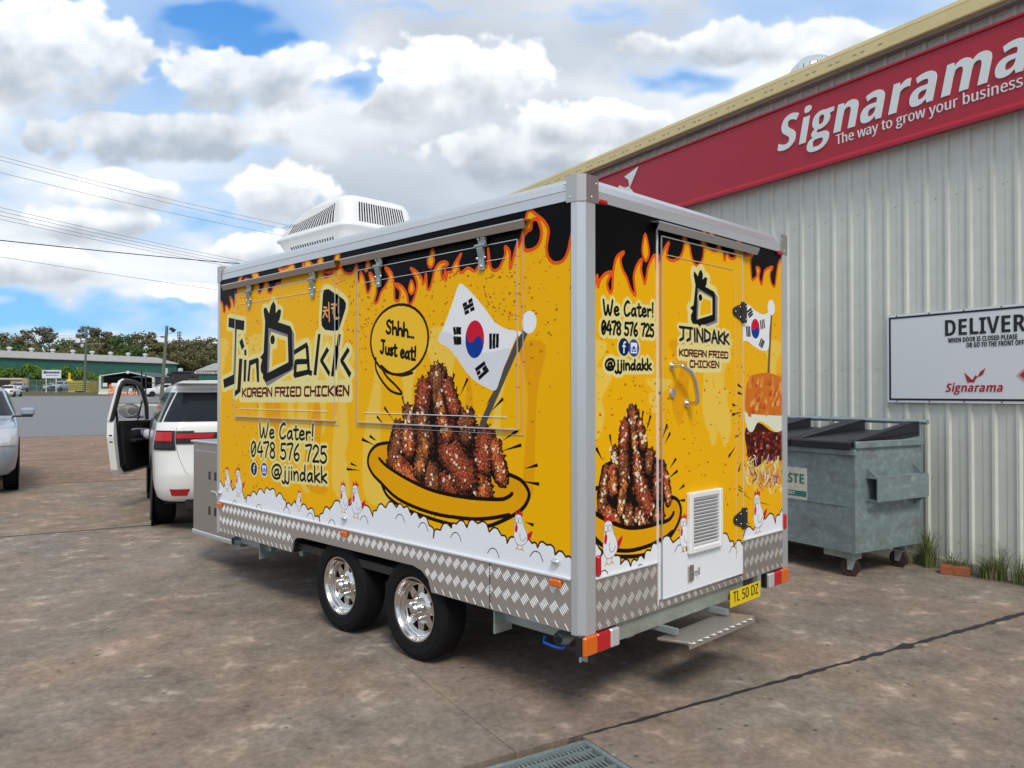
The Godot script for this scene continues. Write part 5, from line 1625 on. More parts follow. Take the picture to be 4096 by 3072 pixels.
	T.add_child(ac)
	m = mb()
	var xc := 0.8
	var rows := [[2.62, 0.28, -3.6, -2.86, 0.06, 0.06], [2.725, 0.31, -3.68, -2.79, 0.08, 0.08], [2.82, 0.34, -3.76, -2.74, 0.1, 0.1], [2.88, 0.355, -3.82, -2.715, 0.12, 0.1], [2.885, 0.365, -3.84, -2.7, 0.12, 0.1], [2.905, 0.365, -3.84, -2.7, 0.12, 0.1], [2.91, 0.352, -3.81, -2.715, 0.12, 0.1], [2.93, 0.35, -3.8, -2.72, 0.12, 0.1], [3.0, 0.343, -3.68, -2.735, 0.12, 0.1], [3.09, 0.33, -3.42, -2.755, 0.12, 0.1], [3.135, 0.3, -3.2, -2.78, 0.12, 0.1], [3.155, 0.24, -3.05, -2.83, 0.1, 0.08]]
	for r in rows:
		r.append(xc)
	var gap := func(q: Vector2i) -> bool: return (q.x == 7 or q.x == 8 or q.x == 1) and ((q.y >= 5 and q.y <= 10) or q.y == 15 or q.y == 16)
	var g := stack(m, rows, gap)
	part(ac, "cover", m, M.white_plastic)
	m = mb()
	m.box(Vector3(xc, 2.87, -3.15), Vector3(0.46, 0.34, 0.6))
	part(ac, "condenser_coil", m, M.coil_fin)
	var bars := func(j0: float, j1: float, a: float, b: float, count: int, share: float, wedge: bool) -> void:
		var gapw := (b - a) / count
		for k in count + 1:
			var lo: float = a + gapw * k - gapw * share * 0.5
			var hi := lo + gapw * share
			if k == 0:
				lo = 5.0 if a < 12 else 15.0
			if k == count:
				hi = 11.0 if a < 12 else 17.0
			var bar := mb()
			patch(bar, g, j0, j1, [lo, hi], [lo, hi], 0.0005)
			if wedge and k < count:                                     # the slots of the long side grow taller towards the rear
				var top: float = lerp(8.0, 8.95, float(k) / count)
				patch(bar, g, top, j1, [hi, hi + gapw * (1 - share)], [hi, hi + gapw * (1 - share)], 0.0005)
			part(ac, "grille_bar", bar, M.white_plastic)
	bars.call(7.0, 9.0, 5.6, 10.6, 18, 0.46, true)
	bars.call(1.0, 2.0, 5.6, 10.6, 18, 0.46, false)
	bars.call(7.0, 9.0, 15.08, 16.92, 19, 0.42, false)
	bars.call(1.0, 2.0, 15.08, 16.92, 19, 0.42, false)
	part(ac, "lettering", text_mesh("HOUGHTON", 0.17, 0.02, 0.003), M.tank_blue, Transform3D(Basis(Vector3(0, 0, 1), Vector3(0.09, 1, 0).normalized(), Vector3(-1, 0.09, 0).normalized()), Vector3(xc - 0.35, 2.99, -3.66)))

# ------------------------------------------------------------------ vehicles; local -z is forward, -x the left side
func quad_on(m: MB, pts: Array, z: Callable, off: float) -> void:
	var p := PackedVector2Array()
	for k in range(0, pts.size(), 2):
		p.append(Vector2(pts[k], pts[k + 1]))
	var ix := Geometry2D.triangulate_polygon(p)
	for k in range(0, ix.size(), 3):
		var q := [p[ix[k]], p[ix[k + 1]], p[ix[k + 2]]]
		if (q[1] - q[0]).cross(q[2] - q[0]) < 0:
			q.reverse()
		m.tri(Vector3(q[0].x, q[0].y, z.call(q[0].x, q[0].y) + off), Vector3(q[1].x, q[1].y, z.call(q[1].x, q[1].y) + off), Vector3(q[2].x, q[2].y, z.call(q[2].x, q[2].y) + off))
func build_suv() -> Node3D:
	var A := 0.454                                                   # heading, 26 degrees left of the camera's
	var fwd := Vector3(-sin(A), 0, -cos(A))
	var rightv := Vector3(cos(A), 0, -sin(A))
	var corner := Vector3(-3.96, 0, -8.6)
	var o := corner + rightv * 0.93 + fwd * 2.4
	var V := thing("suv", "white four-wheel drive hitched to the yellow trailer, driver door open", "suv", o, A)
	var m := mb()
	var rows := [[0.36, 0.84, -2.2, 2.26, 0.3, 0.3], [0.4, 0.885, -2.3, 2.33, 0.3, 0.34], [0.52, 0.915, -2.38, 2.385, 0.32, 0.36], [0.66, 0.925, -2.4, 2.4, 0.32, 0.36], [0.7, 0.925, -2.4, 2.395, 0.32, 0.36], [0.86, 0.93, -2.4, 2.36, 0.34, 0.32], [0.98, 0.928, -2.36, 2.35, 0.36, 0.3], [1.06, 0.922, -2.25, 2.345, 0.4, 0.28], [1.12, 0.914, -1.75, 2.34, 0.4, 0.27], [1.2, 0.9, -1.2, 2.325, 0.4, 0.27], [1.25, 0.885, -1.08, 2.3, 0.35, 0.27], [1.36, 0.845, -0.9, 2.24, 0.32, 0.26], [1.5, 0.785, -0.68, 2.15, 0.3, 0.25], [1.6, 0.74, -0.5, 2.08, 0.3, 0.24], [1.64, 0.725, -0.4, 2.13, 0.3, 0.22], [1.68, 0.7, -0.25, 2.16, 0.3, 0.22], [1.72, 0.62, 0.0, 2.1, 0.3, 0.22], [1.745, 0.45, 0.25, 1.9, 0.25, 0.2], [1.755, 0.2, 0.5, 1.6, 0.18, 0.18]]
	var g := stack(m, rows)
	part(V, "body", m, M.paint_white)
	m = mb()
	patch(m, g, 10.15, 13.0, [12.6, 16], [13.0, 16], 0.006)
	patch(m, g, 10.15, 13.0, [12.6, 16], [13.0, 16], 0.006, true)
	part(V, "rear_window", m, M.glass_dark)
	for s in [false, true]:
		m = mb()
		patch(m, g, 10.1, 13.0, [9.9, 12.3], [9.6, 12.7], 0.005, s)
		part(V, "quarter_window", m, M.glass_dark)
		m = mb()
		patch(m, g, 10.1, 13.0, [8.2, 9.75], [7.9, 9.45], 0.005, s)
		part(V, "side_window", m, M.glass_dark)
		m = mb()
		patch(m, g, 10.1, 13.0, [5.4, 8.05], [6.2, 7.8], 0.005, s)
		part(V, "front_window", m, M.glass_dark)
		m = mb()
		patch(m, g, 5.75, 8.6, [11.6, 14.35], [11.9, 14.35], 0.012, s)
		var lamp := part(V, "tail_lamp", m, M.trim_black)
		m = mb()
		patch(m, g, 6.9, 8.35, [11.9, 14.1], [12.1, 14.1], 0.02, s)
		part(lamp, "red_lens", m, M.red_lens)
		m = mb()
		patch(m, g, 5.95, 6.75, [12.3, 14.1], [12.0, 14.1], 0.02, s)
		part(lamp, "lower_lens", m, M.dark_metal)
		m = mb()
		patch(m, g, 6.5, 8.55, [14.45, 15.2], [14.45, 15.2], 0.014, s)
		patch(m, g, 7.2, 8.3, [15.2, 15.6], [15.2, 15.66], 0.014, s)
		lamp = part(V, "tailgate_lamp", m, M.trim_black)
		m = mb()
		patch(m, g, 7.35, 8.15, [14.5, 15.5], [14.5, 15.55], 0.02, s)
		part(lamp, "red_lens", m, M.red_lens)
		m = mb()
		patch(m, g, 1.3, 1.95, [13.5, 14.75], [13.4, 15.0], 0.006, s)
		part(V, "reflector", m, M.red_lens)
		m = mb()
		for k in 10:
			var j: float = 3.4 + k * 0.66
			patch(m, g, j, j + 0.68, [14.40 + 0.5 * pow(max(0.0, 1 - k / 4.0), 1.5), 14.43 + 0.5 * pow(max(0.0, 1 - k / 4.0), 1.5)], [14.40 + 0.5 * pow(max(0.0, 1 - (k + 1) / 4.0), 1.5), 14.43 + 0.5 * pow(max(0.0, 1 - (k + 1) / 4.0), 1.5)], 0.003, s)
		part(V, "tailgate_seam", m, M.dark_metal)
		m = mb()
		patch(m, g, 0.1, 1.3, [6.3, 10.2], [6.3, 10.2], 0.006, s)
		part(V, "sill", m, M.trim_black)
		for z in [-1.42, 1.35]:
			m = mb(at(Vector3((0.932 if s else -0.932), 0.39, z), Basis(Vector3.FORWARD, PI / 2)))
			m.lathe([Vector2(0.46, -0.006), Vector2(0.46, 0.006), Vector2(0.0, 0.006)] if not s else [Vector2(0.0, -0.006), Vector2(0.46, -0.006), Vector2(0.46, 0.006)], 32)  # flat black disc paints the shade of a wheel arch left uncut
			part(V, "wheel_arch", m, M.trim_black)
			wheel(V, Vector3((0.79 if s else -0.79), 0.385, z), PI if s else 0.0, 0.385, 0.26, 0.235, "plain")
	m = mb()
	m.box(Vector3(0, 0.33, 2.2), Vector3(1.2, 0.16, 0.2), 0.03)
	m.box(Vector3(0, 0.36, 0), Vector3(1.6, 0.1, 4.0))
	part(V, "underbody", m, M.trim_black)
	m = mb()
	m.box(Vector3(0, 0.42, 2.42), Vector3(0.06, 0.06, 0.3), 0.005)
	m.ball(Vector3(0, 0.48, 2.55), Vector3(0.03, 0.03, 0.03), 10)
	part(V, "tow_bar", m, M.dark_metal)
	m = mb()
	m.prism(PackedVector2Array([Vector2(-0.7, 1.705), Vector2(0.7, 1.705), Vector2(0.62, 1.735), Vector2(-0.62, 1.735)]), 1.9, 2.24)
	part(V, "spoiler", m, M.paint_white)
	# roof rack
	for z in [0.35, 1.55]:
		m = mb()
		m.box(Vector3(0, 1.845, z), Vector3(1.46, 0.03, 0.085), 0.012)
		var bar := part(V, "rack_bar", m, M.black_plastic)
		for s in [-1, 1]:
			m = mb()
			m.prism(PackedVector2Array([Vector2(s * 0.66, 1.7), Vector2(s * 0.55, 1.72), Vector2(s * 0.5, 1.83), Vector2(s * 0.7, 1.83), Vector2(s * 0.7, 1.76)]), z - 0.06, z + 0.06)
			part(bar, "foot", m, M.black_plastic)
	m = mb()
	m.box(Vector3(0, 1.845, 1.595), Vector3(0.92, 0.022, 0.004))
	part(V, "rack_label", m, M.frame_white)
	part(V, "rack_lettering", text_mesh("RHINO-RACK", 0.34, 0.014, 0.002), M.ink, at(Vector3(-0.44, 1.838, 1.597)))
	# the open driver's door (right-hand drive cars have it on the right; here it is the left front door)
	var D := Node3D.new()
	D.name = "open_door"
	V.add_child(D)
	D.position = Vector3(-0.93, 0, -0.92)
	D.rotation.y = -0.43
	var low := PackedVector2Array([Vector2(0.02, 0.5), Vector2(0.95, 0.47), Vector2(1.02, 0.55), Vector2(1.1, 0.85), Vector2(1.14, 1.0), Vector2(1.13, 1.22), Vector2(0.0, 1.2), Vector2(-0.02, 0.9)])
	var dx := Transform3D(Basis(Vector3(0, 0, 1), Vector3.UP, Vector3(-1, 0, 0)), Vector3.ZERO)
	m = mb(dx)
	m.prism(low, -0.04, 0.05)
	part(D, "outer_panel", m, M.paint_white)
	m = mb(dx)
	m.prism(PackedVector2Array([Vector2(0.04, 0.56), Vector2(0.82, 0.54), Vector2(0.9, 0.62), Vector2(0.97, 0.9), Vector2(1.0, 1.215), Vector2(0.03, 1.195)]), -0.1, -0.041)
	part(D, "inner_trim", m, M.trim_black)
	m = mb(dx)
	m.tube([Vector3(0.03, 0.55, -0.045), Vector3(0.84, 0.52, -0.05), Vector3(0.94, 0.6, -0.05), Vector3(1.01, 0.9, -0.05), Vector3(1.06, 1.22, -0.05), Vector3(1.06, 1.6, -0.01)], 0.016, 8)
	part(D, "weather_strip", m, M.rubber)
	m = mb(dx)
	var fr := [Vector3(0.04, 1.2, 0.0), Vector3(0.2, 1.42, -0.06), Vector3(0.4, 1.61, -0.1), Vector3(0.58, 1.71, -0.125), Vector3(0.78, 1.748, -0.135), Vector3(1.02, 1.752, -0.135), Vector3(1.09, 1.73, -0.13), Vector3(1.11, 1.66, -0.11), Vector3(1.12, 1.21, 0.0)]
	m.tube(fr, [0.028, 0.03, 0.032, 0.033, 0.033, 0.033, 0.032, 0.031, 0.03], 8)
	part(D, "window_frame", m, M.trim_black)
	m = mb(dx)
	var fr2 := []
	for p in fr:
		fr2.append(p + Vector3(0.012, 0.014, 0.028))
	m.tube(fr2, 0.022, 8)
	part(D, "outer_frame", m, M.paint_white)
	m = mb(dx)
	m.tube([Vector3(0.34, 1.2, 0), Vector3(0.36, 1.48, -0.07)], 0.012, 6)
	part(D, "divider", m, M.trim_black)
	m = mb(dx)
	m.grid([[Vector3(0.08, 1.2, 0), Vector3(0.6, 1.2, 0), Vector3(1.11, 1.2, 0)], [Vector3(0.3, 1.44, -0.06), Vector3(0.7, 1.46, -0.06), Vector3(1.1, 1.46, -0.06)], [Vector3(0.52, 1.6, -0.1), Vector3(0.8, 1.7, -0.125), Vector3(1.09, 1.66, -0.12)]])
	part(D, "glass", m, M.pane)
	m = mb(dx)
	m.tube([Vector3(0.3, 1.06, -0.1), Vector3(0.34, 1.07, -0.14), Vector3(0.7, 1.09, -0.14), Vector3(0.75, 1.08, -0.1)], 0.014, 8)
	part(D, "pull_handle", m, M.letter_grey)
	m = mb(dx)
	m.box(Vector3(0.5, 0.93, -0.13), Vector3(0.6, 0.05, 0.08), 0.015)
	part(D, "arm_rest", m, M.trim_black)
	m = mb(dx)
	for q in [[1.135, 1.02], [1.12, 0.94]]:
		m.box(Vector3(q[0] - 0.01, q[1], 0.0), Vector3(0.03, 0.03, 0.05), 0.004)
	part(D, "door_latch", m, M.dark_metal)
	m = mb(dx)
	m.ball(Vector3(0.15, 1.33, 0.2), Vector3(0.07, 0.11, 0.15), 18)
	m.box(Vector3(0.14, 1.24, 0.07), Vector3(0.06, 0.04, 0.12), 0.01)
	var mir := part(D, "wing_mirror", m, M.black_plastic)
	m = mb(dx * Transform3D(Basis(Vector3.UP, 0.25), Vector3(0.212, 1.33, 0.2)))
	var pl := PackedVector2Array()
	for k in 20:
		pl.append(Vector2(cos(TAU * k / 20) * 0.125, sin(TAU * k / 20) * 0.088))
	m.x = m.x * Transform3D(Basis(Vector3.UP, PI / 2), Vector3.ZERO)
	m.prism(pl, -0.004, 0.006)
	part(mir, "mirror_glass", m, M.mirror)
	# black patch on the body side, painting the dark of the open cabin
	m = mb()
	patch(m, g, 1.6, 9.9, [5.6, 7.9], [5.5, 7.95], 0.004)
	part(V, "cabin_shade", m, M.trim_black)
	return V
func field(bones: Array, cell: float, lo: Vector3, hi: Vector3, k: float, m: MB) -> void:   # surface nets through tapered capsules
	var n := Vector3i(((hi - lo) / cell).ceil()) + Vector3i.ONE
	var f := PackedFloat32Array()
	f.resize(n.x * n.y * n.z)
	for z in n.z:
		for y in n.y:
			for x in n.x:
				var p := lo + Vector3(x, y, z) * cell
				var s := 1e3
				for b in bones:
					var a: Vector3 = b[0]
					var d: Vector3 = b[1] - a
					var h: float = clamp((p - a).dot(d) / max(d.length_squared(), 1e-6), 0.0, 1.0)
					var e: float = (p - a - d * h).length() - lerp(b[2], b[3], h)
					var q: float = max(k - abs(s - e), 0.0) / k
					s = min(s, e) - q * q * k * 0.25
				f[x + n.x * (y + n.y * z)] = s
	var ids := {}
	var pos := []
	for z in n.z - 1:
		for y in n.y - 1:
			for x in n.x - 1:
				var c := Vector3.ZERO
				var t := 0
				var vals := []
				for q in 8:
					vals.append(f[x + (q & 1) + n.x * (y + ((q >> 1) & 1) + n.y * (z + (q >> 2)))])
				for e in [[0, 1], [2, 3], [4, 5], [6, 7], [0, 2], [1, 3], [4, 6], [5, 7], [0, 4], [1, 5], [2, 6], [3, 7]]:
					if (vals[e[0]] < 0) != (vals[e[1]] < 0):
						var w: float = vals[e[0]] / (vals[e[0]] - vals[e[1]])
						c += Vector3(e[0] & 1, (e[0] >> 1) & 1, e[0] >> 2).lerp(Vector3(e[1] & 1, (e[1] >> 1) & 1, e[1] >> 2), w)
						t += 1
				if t:
					ids[Vector3i(x, y, z)] = pos.size()
					pos.append(lo + (Vector3(x, y, z) + c / t) * cell)
	var faces := []
	var nrm := []
	nrm.resize(pos.size())
	nrm.fill(Vector3.ZERO)
	for z in range(1, n.z - 1):
		for y in range(1, n.y - 1):
			for x in range(1, n.x - 1):
				var v0 := f[x + n.x * (y + n.y * z)]
				for ax in 3:
					var st := Vector3i.ZERO
					st[ax] = 1
					var v1 := f[x + st.x + n.x * (y + st.y + n.y * (z + st.z))]
					if (v0 < 0) == (v1 < 0):
						continue
					var u := Vector3i.ZERO
					var w := Vector3i.ZERO
					u[(ax + 1) % 3] = 1
					w[(ax + 2) % 3] = 1
					var c := Vector3i(x, y, z)
					var q := [c - u - w, c - w, c, c - u]
					var id := q.map(func(i): return ids.get(i, -1))
					if id.has(-1):
						continue
					if v0 >= 0:
						id.reverse()
					var fn: Vector3 = (pos[id[2]] - pos[id[0]]).cross(pos[id[3]] - pos[id[1]])
					for i in id:
						nrm[i] += fn
					faces.append(id)
	for id in faces:
		m.quads(pos[id[0]], pos[id[1]], pos[id[2]], pos[id[3]], nrm[id[0]], nrm[id[1]], nrm[id[2]], nrm[id[3]])
func build_driver(suv: Node3D) -> void:                             # seated behind the open door, one arm out on its pull handle
	var P := thing("person", "person in a pale shirt sitting in the white car, arm reaching to the open door", "person", suv.position, suv.rotation.y)
	var sh := Vector3(-0.62, 1.12, -0.2)
	var el := Vector3(-0.93, 1.0, -0.42)
	var wr := Vector3(-1.08, 1.06, -0.62)
	var m := mb()
	field([[Vector3(-0.42, 0.7, -0.1), Vector3(-0.42, 1.02, -0.14), 0.15, 0.17], [Vector3(-0.42, 1.02, -0.14), Vector3(-0.42, 1.18, -0.16), 0.16, 0.1], [Vector3(-0.26, 1.14, -0.16), sh, 0.075, 0.075], [sh, el, 0.072, 0.058], [el, wr, 0.06, 0.045], [Vector3(-0.26, 1.12, -0.16), Vector3(-0.18, 0.92, -0.35), 0.07, 0.055], [Vector3(-0.18, 0.92, -0.35), Vector3(-0.22, 1.0, -0.58), 0.055, 0.04]], 0.024, Vector3(-1.2, 0.48, -0.72), Vector3(-0.02, 1.34, 0.16), 0.06, m)
	part(P, "shirt", m, M.sleeve)
	m = mb()
	var pb := Vector3(-1.1, 1.072, -0.655)
	var bones := [[wr, pb, 0.026, 0.03], [pb, pb + Vector3(-0.02, 0.0, -0.05), 0.03, 0.026]]
	for k in 4:
		var s := pb + Vector3(-0.02, 0.024 - k * 0.017, -0.055)
		var l: float = [0.032, 0.036, 0.034, 0.027][k]
		bones += [[s, s + Vector3(-0.012, 0, -l), 0.0098, 0.009], [s + Vector3(-0.012, 0, -l), s + Vector3(-0.04, -0.004, -l - 0.012), 0.009, 0.008]]
	bones += [[pb + Vector3(0.0, 0.02, -0.01), pb + Vector3(0.02, 0.045, -0.04), 0.012, 0.01], [pb + Vector3(0.02, 0.045, -0.04), pb + Vector3(0.005, 0.05, -0.07), 0.01, 0.0085]]
	field(bones, 0.0045, Vector3(-1.2, 0.99, -0.79), Vector3(-1.03, 1.15, -0.57), 0.008, m)
	field([[Vector3(-0.42, 1.2, -0.17), Vector3(-0.42, 1.3, -0.19), 0.06, 0.06], [Vector3(-0.42, 1.39, -0.2), Vector3(-0.42, 1.43, -0.19), 0.085, 0.09], [Vector3(-0.42, 1.33, -0.24), Vector3(-0.42, 1.36, -0.24), 0.055, 0.06], [Vector3(-0.42, 1.385, -0.3), Vector3(-0.42, 1.36, -0.315), 0.012, 0.017], [Vector3(-0.505, 1.375, -0.19), Vector3(-0.505, 1.4, -0.185), 0.014, 0.018], [Vector3(-0.335, 1.375, -0.19), Vector3(-0.335, 1.4, -0.185), 0.014, 0.018], [Vector3(-0.44, 1.318, -0.292), Vector3(-0.4, 1.318, -0.292), 0.008, 0.008]], 0.011, Vector3(-0.56, 1.14, -0.36), Vector3(-0.28, 1.56, -0.06), 0.03, m)
	part(P, "skin", m, M.skin)
	m = mb()
	m.ball(Vector3(-0.42, 1.455, -0.165), Vector3(0.1, 0.09, 0.105), 18)
	part(P, "hair", m, M.hair)
	m = mb()
	field([[Vector3(-0.42, 0.62, -0.08), Vector3(-0.42, 0.7, -0.1), 0.16, 0.15], [Vector3(-0.5, 0.62, -0.12), Vector3(-0.52, 0.68, -0.55), 0.1, 0.075], [Vector3(-0.52, 0.68, -0.55), Vector3(-0.52, 0.48, -0.85), 0.07, 0.05], [Vector3(-0.34, 0.62, -0.12), Vector3(-0.32, 0.68, -0.55), 0.1, 0.075], [Vector3(-0.32, 0.68, -0.55), Vector3(-0.32, 0.48, -0.85), 0.07, 0.05]], 0.03, Vector3(-0.7, 0.4, -0.95), Vector3(-0.15, 0.9, 0.12), 0.05, m)
	part(P, "trousers", m, M.cloth_dark)
const SEDAN := [[0.24, 0.78, -2.1, 2.1, 0.3, 0.3], [0.32, 0.84, -2.25, 2.25, 0.32, 0.32], [0.5, 0.87, -2.3, 2.3, 0.35, 0.33], [0.7, 0.875, -2.28, 2.28, 0.4, 0.33], [0.8, 0.87, -2.1, 2.25, 0.4, 0.33], [0.88, 0.85, -1.5, 2.2, 0.45, 0.35], [0.96, 0.82, -0.95, 1.75, 0.4, 0.4], [1.0, 0.8, -0.85, 1.6, 0.35, 0.35], [1.2, 0.7, -0.45, 1.2, 0.3, 0.3], [1.36, 0.62, -0.1, 0.9, 0.25, 0.25], [1.42, 0.5, 0.1, 0.7, 0.2, 0.2], [1.44, 0.2, 0.25, 0.5, 0.1, 0.1]]
const WAGON := [[0.3, 0.8, -2.15, 2.1, 0.3, 0.3], [0.4, 0.88, -2.28, 2.25, 0.32, 0.3], [0.6, 0.91, -2.33, 2.3, 0.35, 0.3], [0.85, 0.915, -2.32, 2.28, 0.38, 0.3], [1.0, 0.91, -2.2, 2.25, 0.42, 0.3], [1.08, 0.9, -1.7, 2.22, 0.45, 0.28], [1.14, 0.88, -1.15, 2.2, 0.4, 0.28], [1.2, 0.86, -1.05, 2.18, 0.35, 0.26], [1.42, 0.77, -0.68, 2.05, 0.3, 0.25], [1.64, 0.69, -0.3, 1.92, 0.3, 0.24], [1.72, 0.58, 0.0, 1.8, 0.25, 0.22], [1.74, 0.25, 0.4, 1.4, 0.2, 0.2]]
func car(called: String, label: String, where: Vector3, turn: float, rows: Array, paint: Material, group := "", ute := false) -> Node3D:
	var V := thing(called, label, "car", where, turn, group)
	var m := mb()
	var g := stack(m, rows)
	part(V, "body", m, paint)
	var b := 7.05
	var t := 9.0
	for k in [["windscreen", [0, 4.0], [0, 3.7], 0.0], ["rear_window", [12.4, 16], [12.8, 16], 0.0]]:
		m = mb()
		for s in [false, true]:
			patch(m, g, b, t - 0.1, k[1], k[2], 0.008, s)
		part(V, k[0], m, M.glass_dark)
	for s in [false, true]:
		m = mb()
		patch(m, g, b, t - 0.1, [5.3, 8.0], [6.0, 7.9], 0.008, s)
		part(V, "side_window", m, M.glass_dark)
		m = mb()
		patch(m, g, b, t - 0.1, [8.2, 11.2], [8.1, 10.6], 0.008, s)
		part(V, "side_window", m, M.glass_dark)
		m = mb()
		patch(m, g, 2.5, 4.2, [12.2, 14.9], [12.4, 14.7], 0.012, s)
		part(V, "tail_lamp", m, M.red_lens)
		m = mb()
		patch(m, g, 2.7, 4.1, [1.15, 4.2], [1.25, 4.4], 0.012, s)
		part(V, "headlight", m, M.clear_lens)
		var hw: float = rows[3][1]
		for z in [-1.38, 1.35]:
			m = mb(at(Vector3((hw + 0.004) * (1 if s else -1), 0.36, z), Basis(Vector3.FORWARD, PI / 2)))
			m.lathe([Vector2(0.38, -0.006), Vector2(0.38, 0.006), Vector2(0.0, 0.006)] if not s else [Vector2(0.0, -0.006), Vector2(0.38, -0.006), Vector2(0.38, 0.006)], 24)  # black disc on the body side: painted shade of the wheel well
			part(V, "wheel_arch", m, M.trim_black)
			wheel(V, Vector3((hw - 0.1) * (1 if s else -1), 0.33, z), PI if s else 0.0, 0.33, 0.22, 0.2, "plain")
		m = mb()
		var sx := 1.0 if s else -1.0
		m.box(Vector3(sx * (hw + 0.13), rows[7][0] + 0.07, -0.86), Vector3(0.22, 0.14, 0.09), 0.035)
		part(V, "wing_mirror", m, paint)
		m = mb()
		m.box(Vector3(sx * (hw + 0.06), rows[7][0] - 0.005, -0.86), Vector3(0.3, 0.03, 0.07), 0.01)
		part(V, "mirror_arm", m, M.black_plastic)
	m = mb()
	patch(m, g, 1.6, 3.0, [0, 1.0], [0, 1.0], 0.01)
	patch(m, g, 1.6, 3.0, [0, 1.0], [0, 1.0], 0.01, true)
	part(V, "front_grille", m, M.dark_metal)
	m = mb()
	m.box(Vector3(0, 0.26, 0), Vector3(1.4, 0.1, 3.9))
	part(V, "underbody", m, M.trim_black)
	return V

# ------------------------------------------------------------------ things by the shop wall
func build_bin() -> void:
	var B := thing("waste_bin", "galvanised front-lift waste bin with black lid standing by the ribbed wall", "waste bin", yard(0.774, 1.146), -1.0348)
	# local x towards the camera side (0 at the near end), z out of the wall (0 at the outer face)
	var w := 1.9
	var d := 0.955
	var m := mb(Transform3D(Basis(Vector3(0, 0, 1), Vector3.UP, Vector3(-1, 0, 0)), Vector3.ZERO))
	m.prism(PackedVector2Array([Vector2(-d, 0.223), Vector2(0, 0.223), Vector2(0, 1.13), Vector2(-d, 1.2)]), 0, w)
	part(B, "body", m, M.bin_steel)
	m = mb()
	m.box(Vector3(-w / 2, 1.085, 0.012), Vector3(w + 0.04, 0.05, 0.03), 0.006)
	m.box(Vector3(0.012, 1.15, -d / 2), Vector3(0.03, 0.06, d + 0.02), 0.006)
	m.box(Vector3(-w / 2, 0.62, 0.003), Vector3(w - 0.2, 0.008, 0.006))
	part(B, "rim", m, M.bin_steel)
	# lids: a sloping sheet each, with raised wedge ribs
	for k in 3:
		var x0 := -0.01 - k * 0.63
		m = mb(Transform3D(Basis(Vector3(0, 0, 1), Vector3.UP, Vector3(-1, 0, 0)), Vector3(x0, 0, 0)))
		m.prism(PackedVector2Array([Vector2(0.0, 1.135), Vector2(0.03, 1.135), Vector2(0.03, 1.112), Vector2(0.05, 1.112), Vector2(0.05, 1.165), Vector2(0.03, 1.178), Vector2(-d + 0.02, 1.24), Vector2(-d + 0.02, 1.205)]), 0.0, 0.62)
		var lid := part(B, "lid", m, M.lid_black)
		for e in [[0.0, 0.075], [0.545, 0.62]]:
			m = mb(Transform3D(Basis(Vector3(0, 0, 1), Vector3.UP, Vector3(-1, 0, 0)), Vector3(x0, 0, 0)))
			m.prism(PackedVector2Array([Vector2(0.0, 1.165), Vector2(-0.04, 1.19), Vector2(-d + 0.06, 1.335), Vector2(-d + 0.02, 1.335), Vector2(-d + 0.02, 1.23)]), e[0], e[1])
			part(lid, "rib", m, M.lid_black)
	m = mb()
	m.tube([Vector3(0.06, 1.33, -d - 0.01), Vector3(-w - 0.06, 1.33, -d - 0.01)], 0.024, 10)
	for x in [-0.02, -w / 2, -w + 0.02]:
		m.box(Vector3(x, 1.25, -d - 0.005), Vector3(0.04, 0.2, 0.03), 0.004)
	part(B, "hinge_pipe", m, M.galvanised)
	for e in [[0.0, 1.0], [-w, -1.0]]:
		m = mb()
		var ex: float = e[0]
		var sg: float = e[1]
		for q in [[0.865, 0.012], [0.67, 0.012]]:
			m.box(Vector3(ex + sg * 0.055, q[0], -0.52), Vector3(0.11, q[1], 0.74))
		m.box(Vector3(ex + sg * 0.106, 0.767, -0.52), Vector3(0.012, 0.184, 0.74))
		for z in [-0.16, -0.84]:
			m.prism(PackedVector2Array([Vector2(ex, 0.87), Vector2(ex + sg * 0.1, 0.87), Vector2(ex, 0.95)]), z - 0.004, z + 0.004)
			m.prism(PackedVector2Array([Vector2(ex, 0.66), Vector2(ex + sg * 0.1, 0.66), Vector2(ex, 0.58)]), z - 0.004, z + 0.004)
		part(B, "fork_pocket", m, M.bin_steel)
	for q in [[-0.2, -0.1], [-0.2, -d + 0.1], [-w + 0.2, -0.1], [-w + 0.2, -d + 0.1]]:
		m = mb()
		m.box(Vector3(q[0], 0.19, q[1]), Vector3(0.3, 0.066, 0.12), 0.004)
		part(B, "caster_channel", m, M.galvanised)
	for q in [[-0.12, -0.1, 2.0], [-0.12, -d + 0.16, 1.7], [-w + 0.16, -0.1, 2.2], [-w + 0.16, -d + 0.16, 1.6]]:
		var c := Node3D.new()
		c.name = "caster"
		B.add_child(c, true)
		c.position = Vector3(q[0], 0, q[1])
		c.rotation.y = q[2]
		m = mb(at(Vector3(0, 0.08, 0), Basis(Vector3.FORWARD, PI / 2)))
		m.lathe([Vector2(0.02, -0.028), Vector2(0.06, -0.024), Vector2(0.076, -0.024), Vector2(0.08, -0.014), Vector2(0.08, 0.014), Vector2(0.076, 0.024), Vector2(0.06, 0.024), Vector2(0.02, 0.028), Vector2(0, 0.028)], 24)
		m.lathe([Vector2(0, -0.028), Vector2(0.02, -0.028)], 12)
		part(c, "tyre", m, M.rust_brown)
		m = mb()
		for s in [-0.036, 0.036]:
			m.x = Transform3D(Basis(Vector3(0, 0, 1), Vector3.UP, Vector3(-1, 0, 0)), Vector3(s, 0, 0))
			m.prism(PackedVector2Array([Vector2(-0.02, 0.06), Vector2(0.02, 0.06), Vector2(0.055, 0.16), Vector2(-0.02, 0.16)]), -0.004, 0.004)
		m.x = Transform3D.IDENTITY
		m.box(Vector3(0, 0.158, 0.015), Vector3(0.09, 0.012, 0.09))
		part(c, "fork", m, M.galvanised)
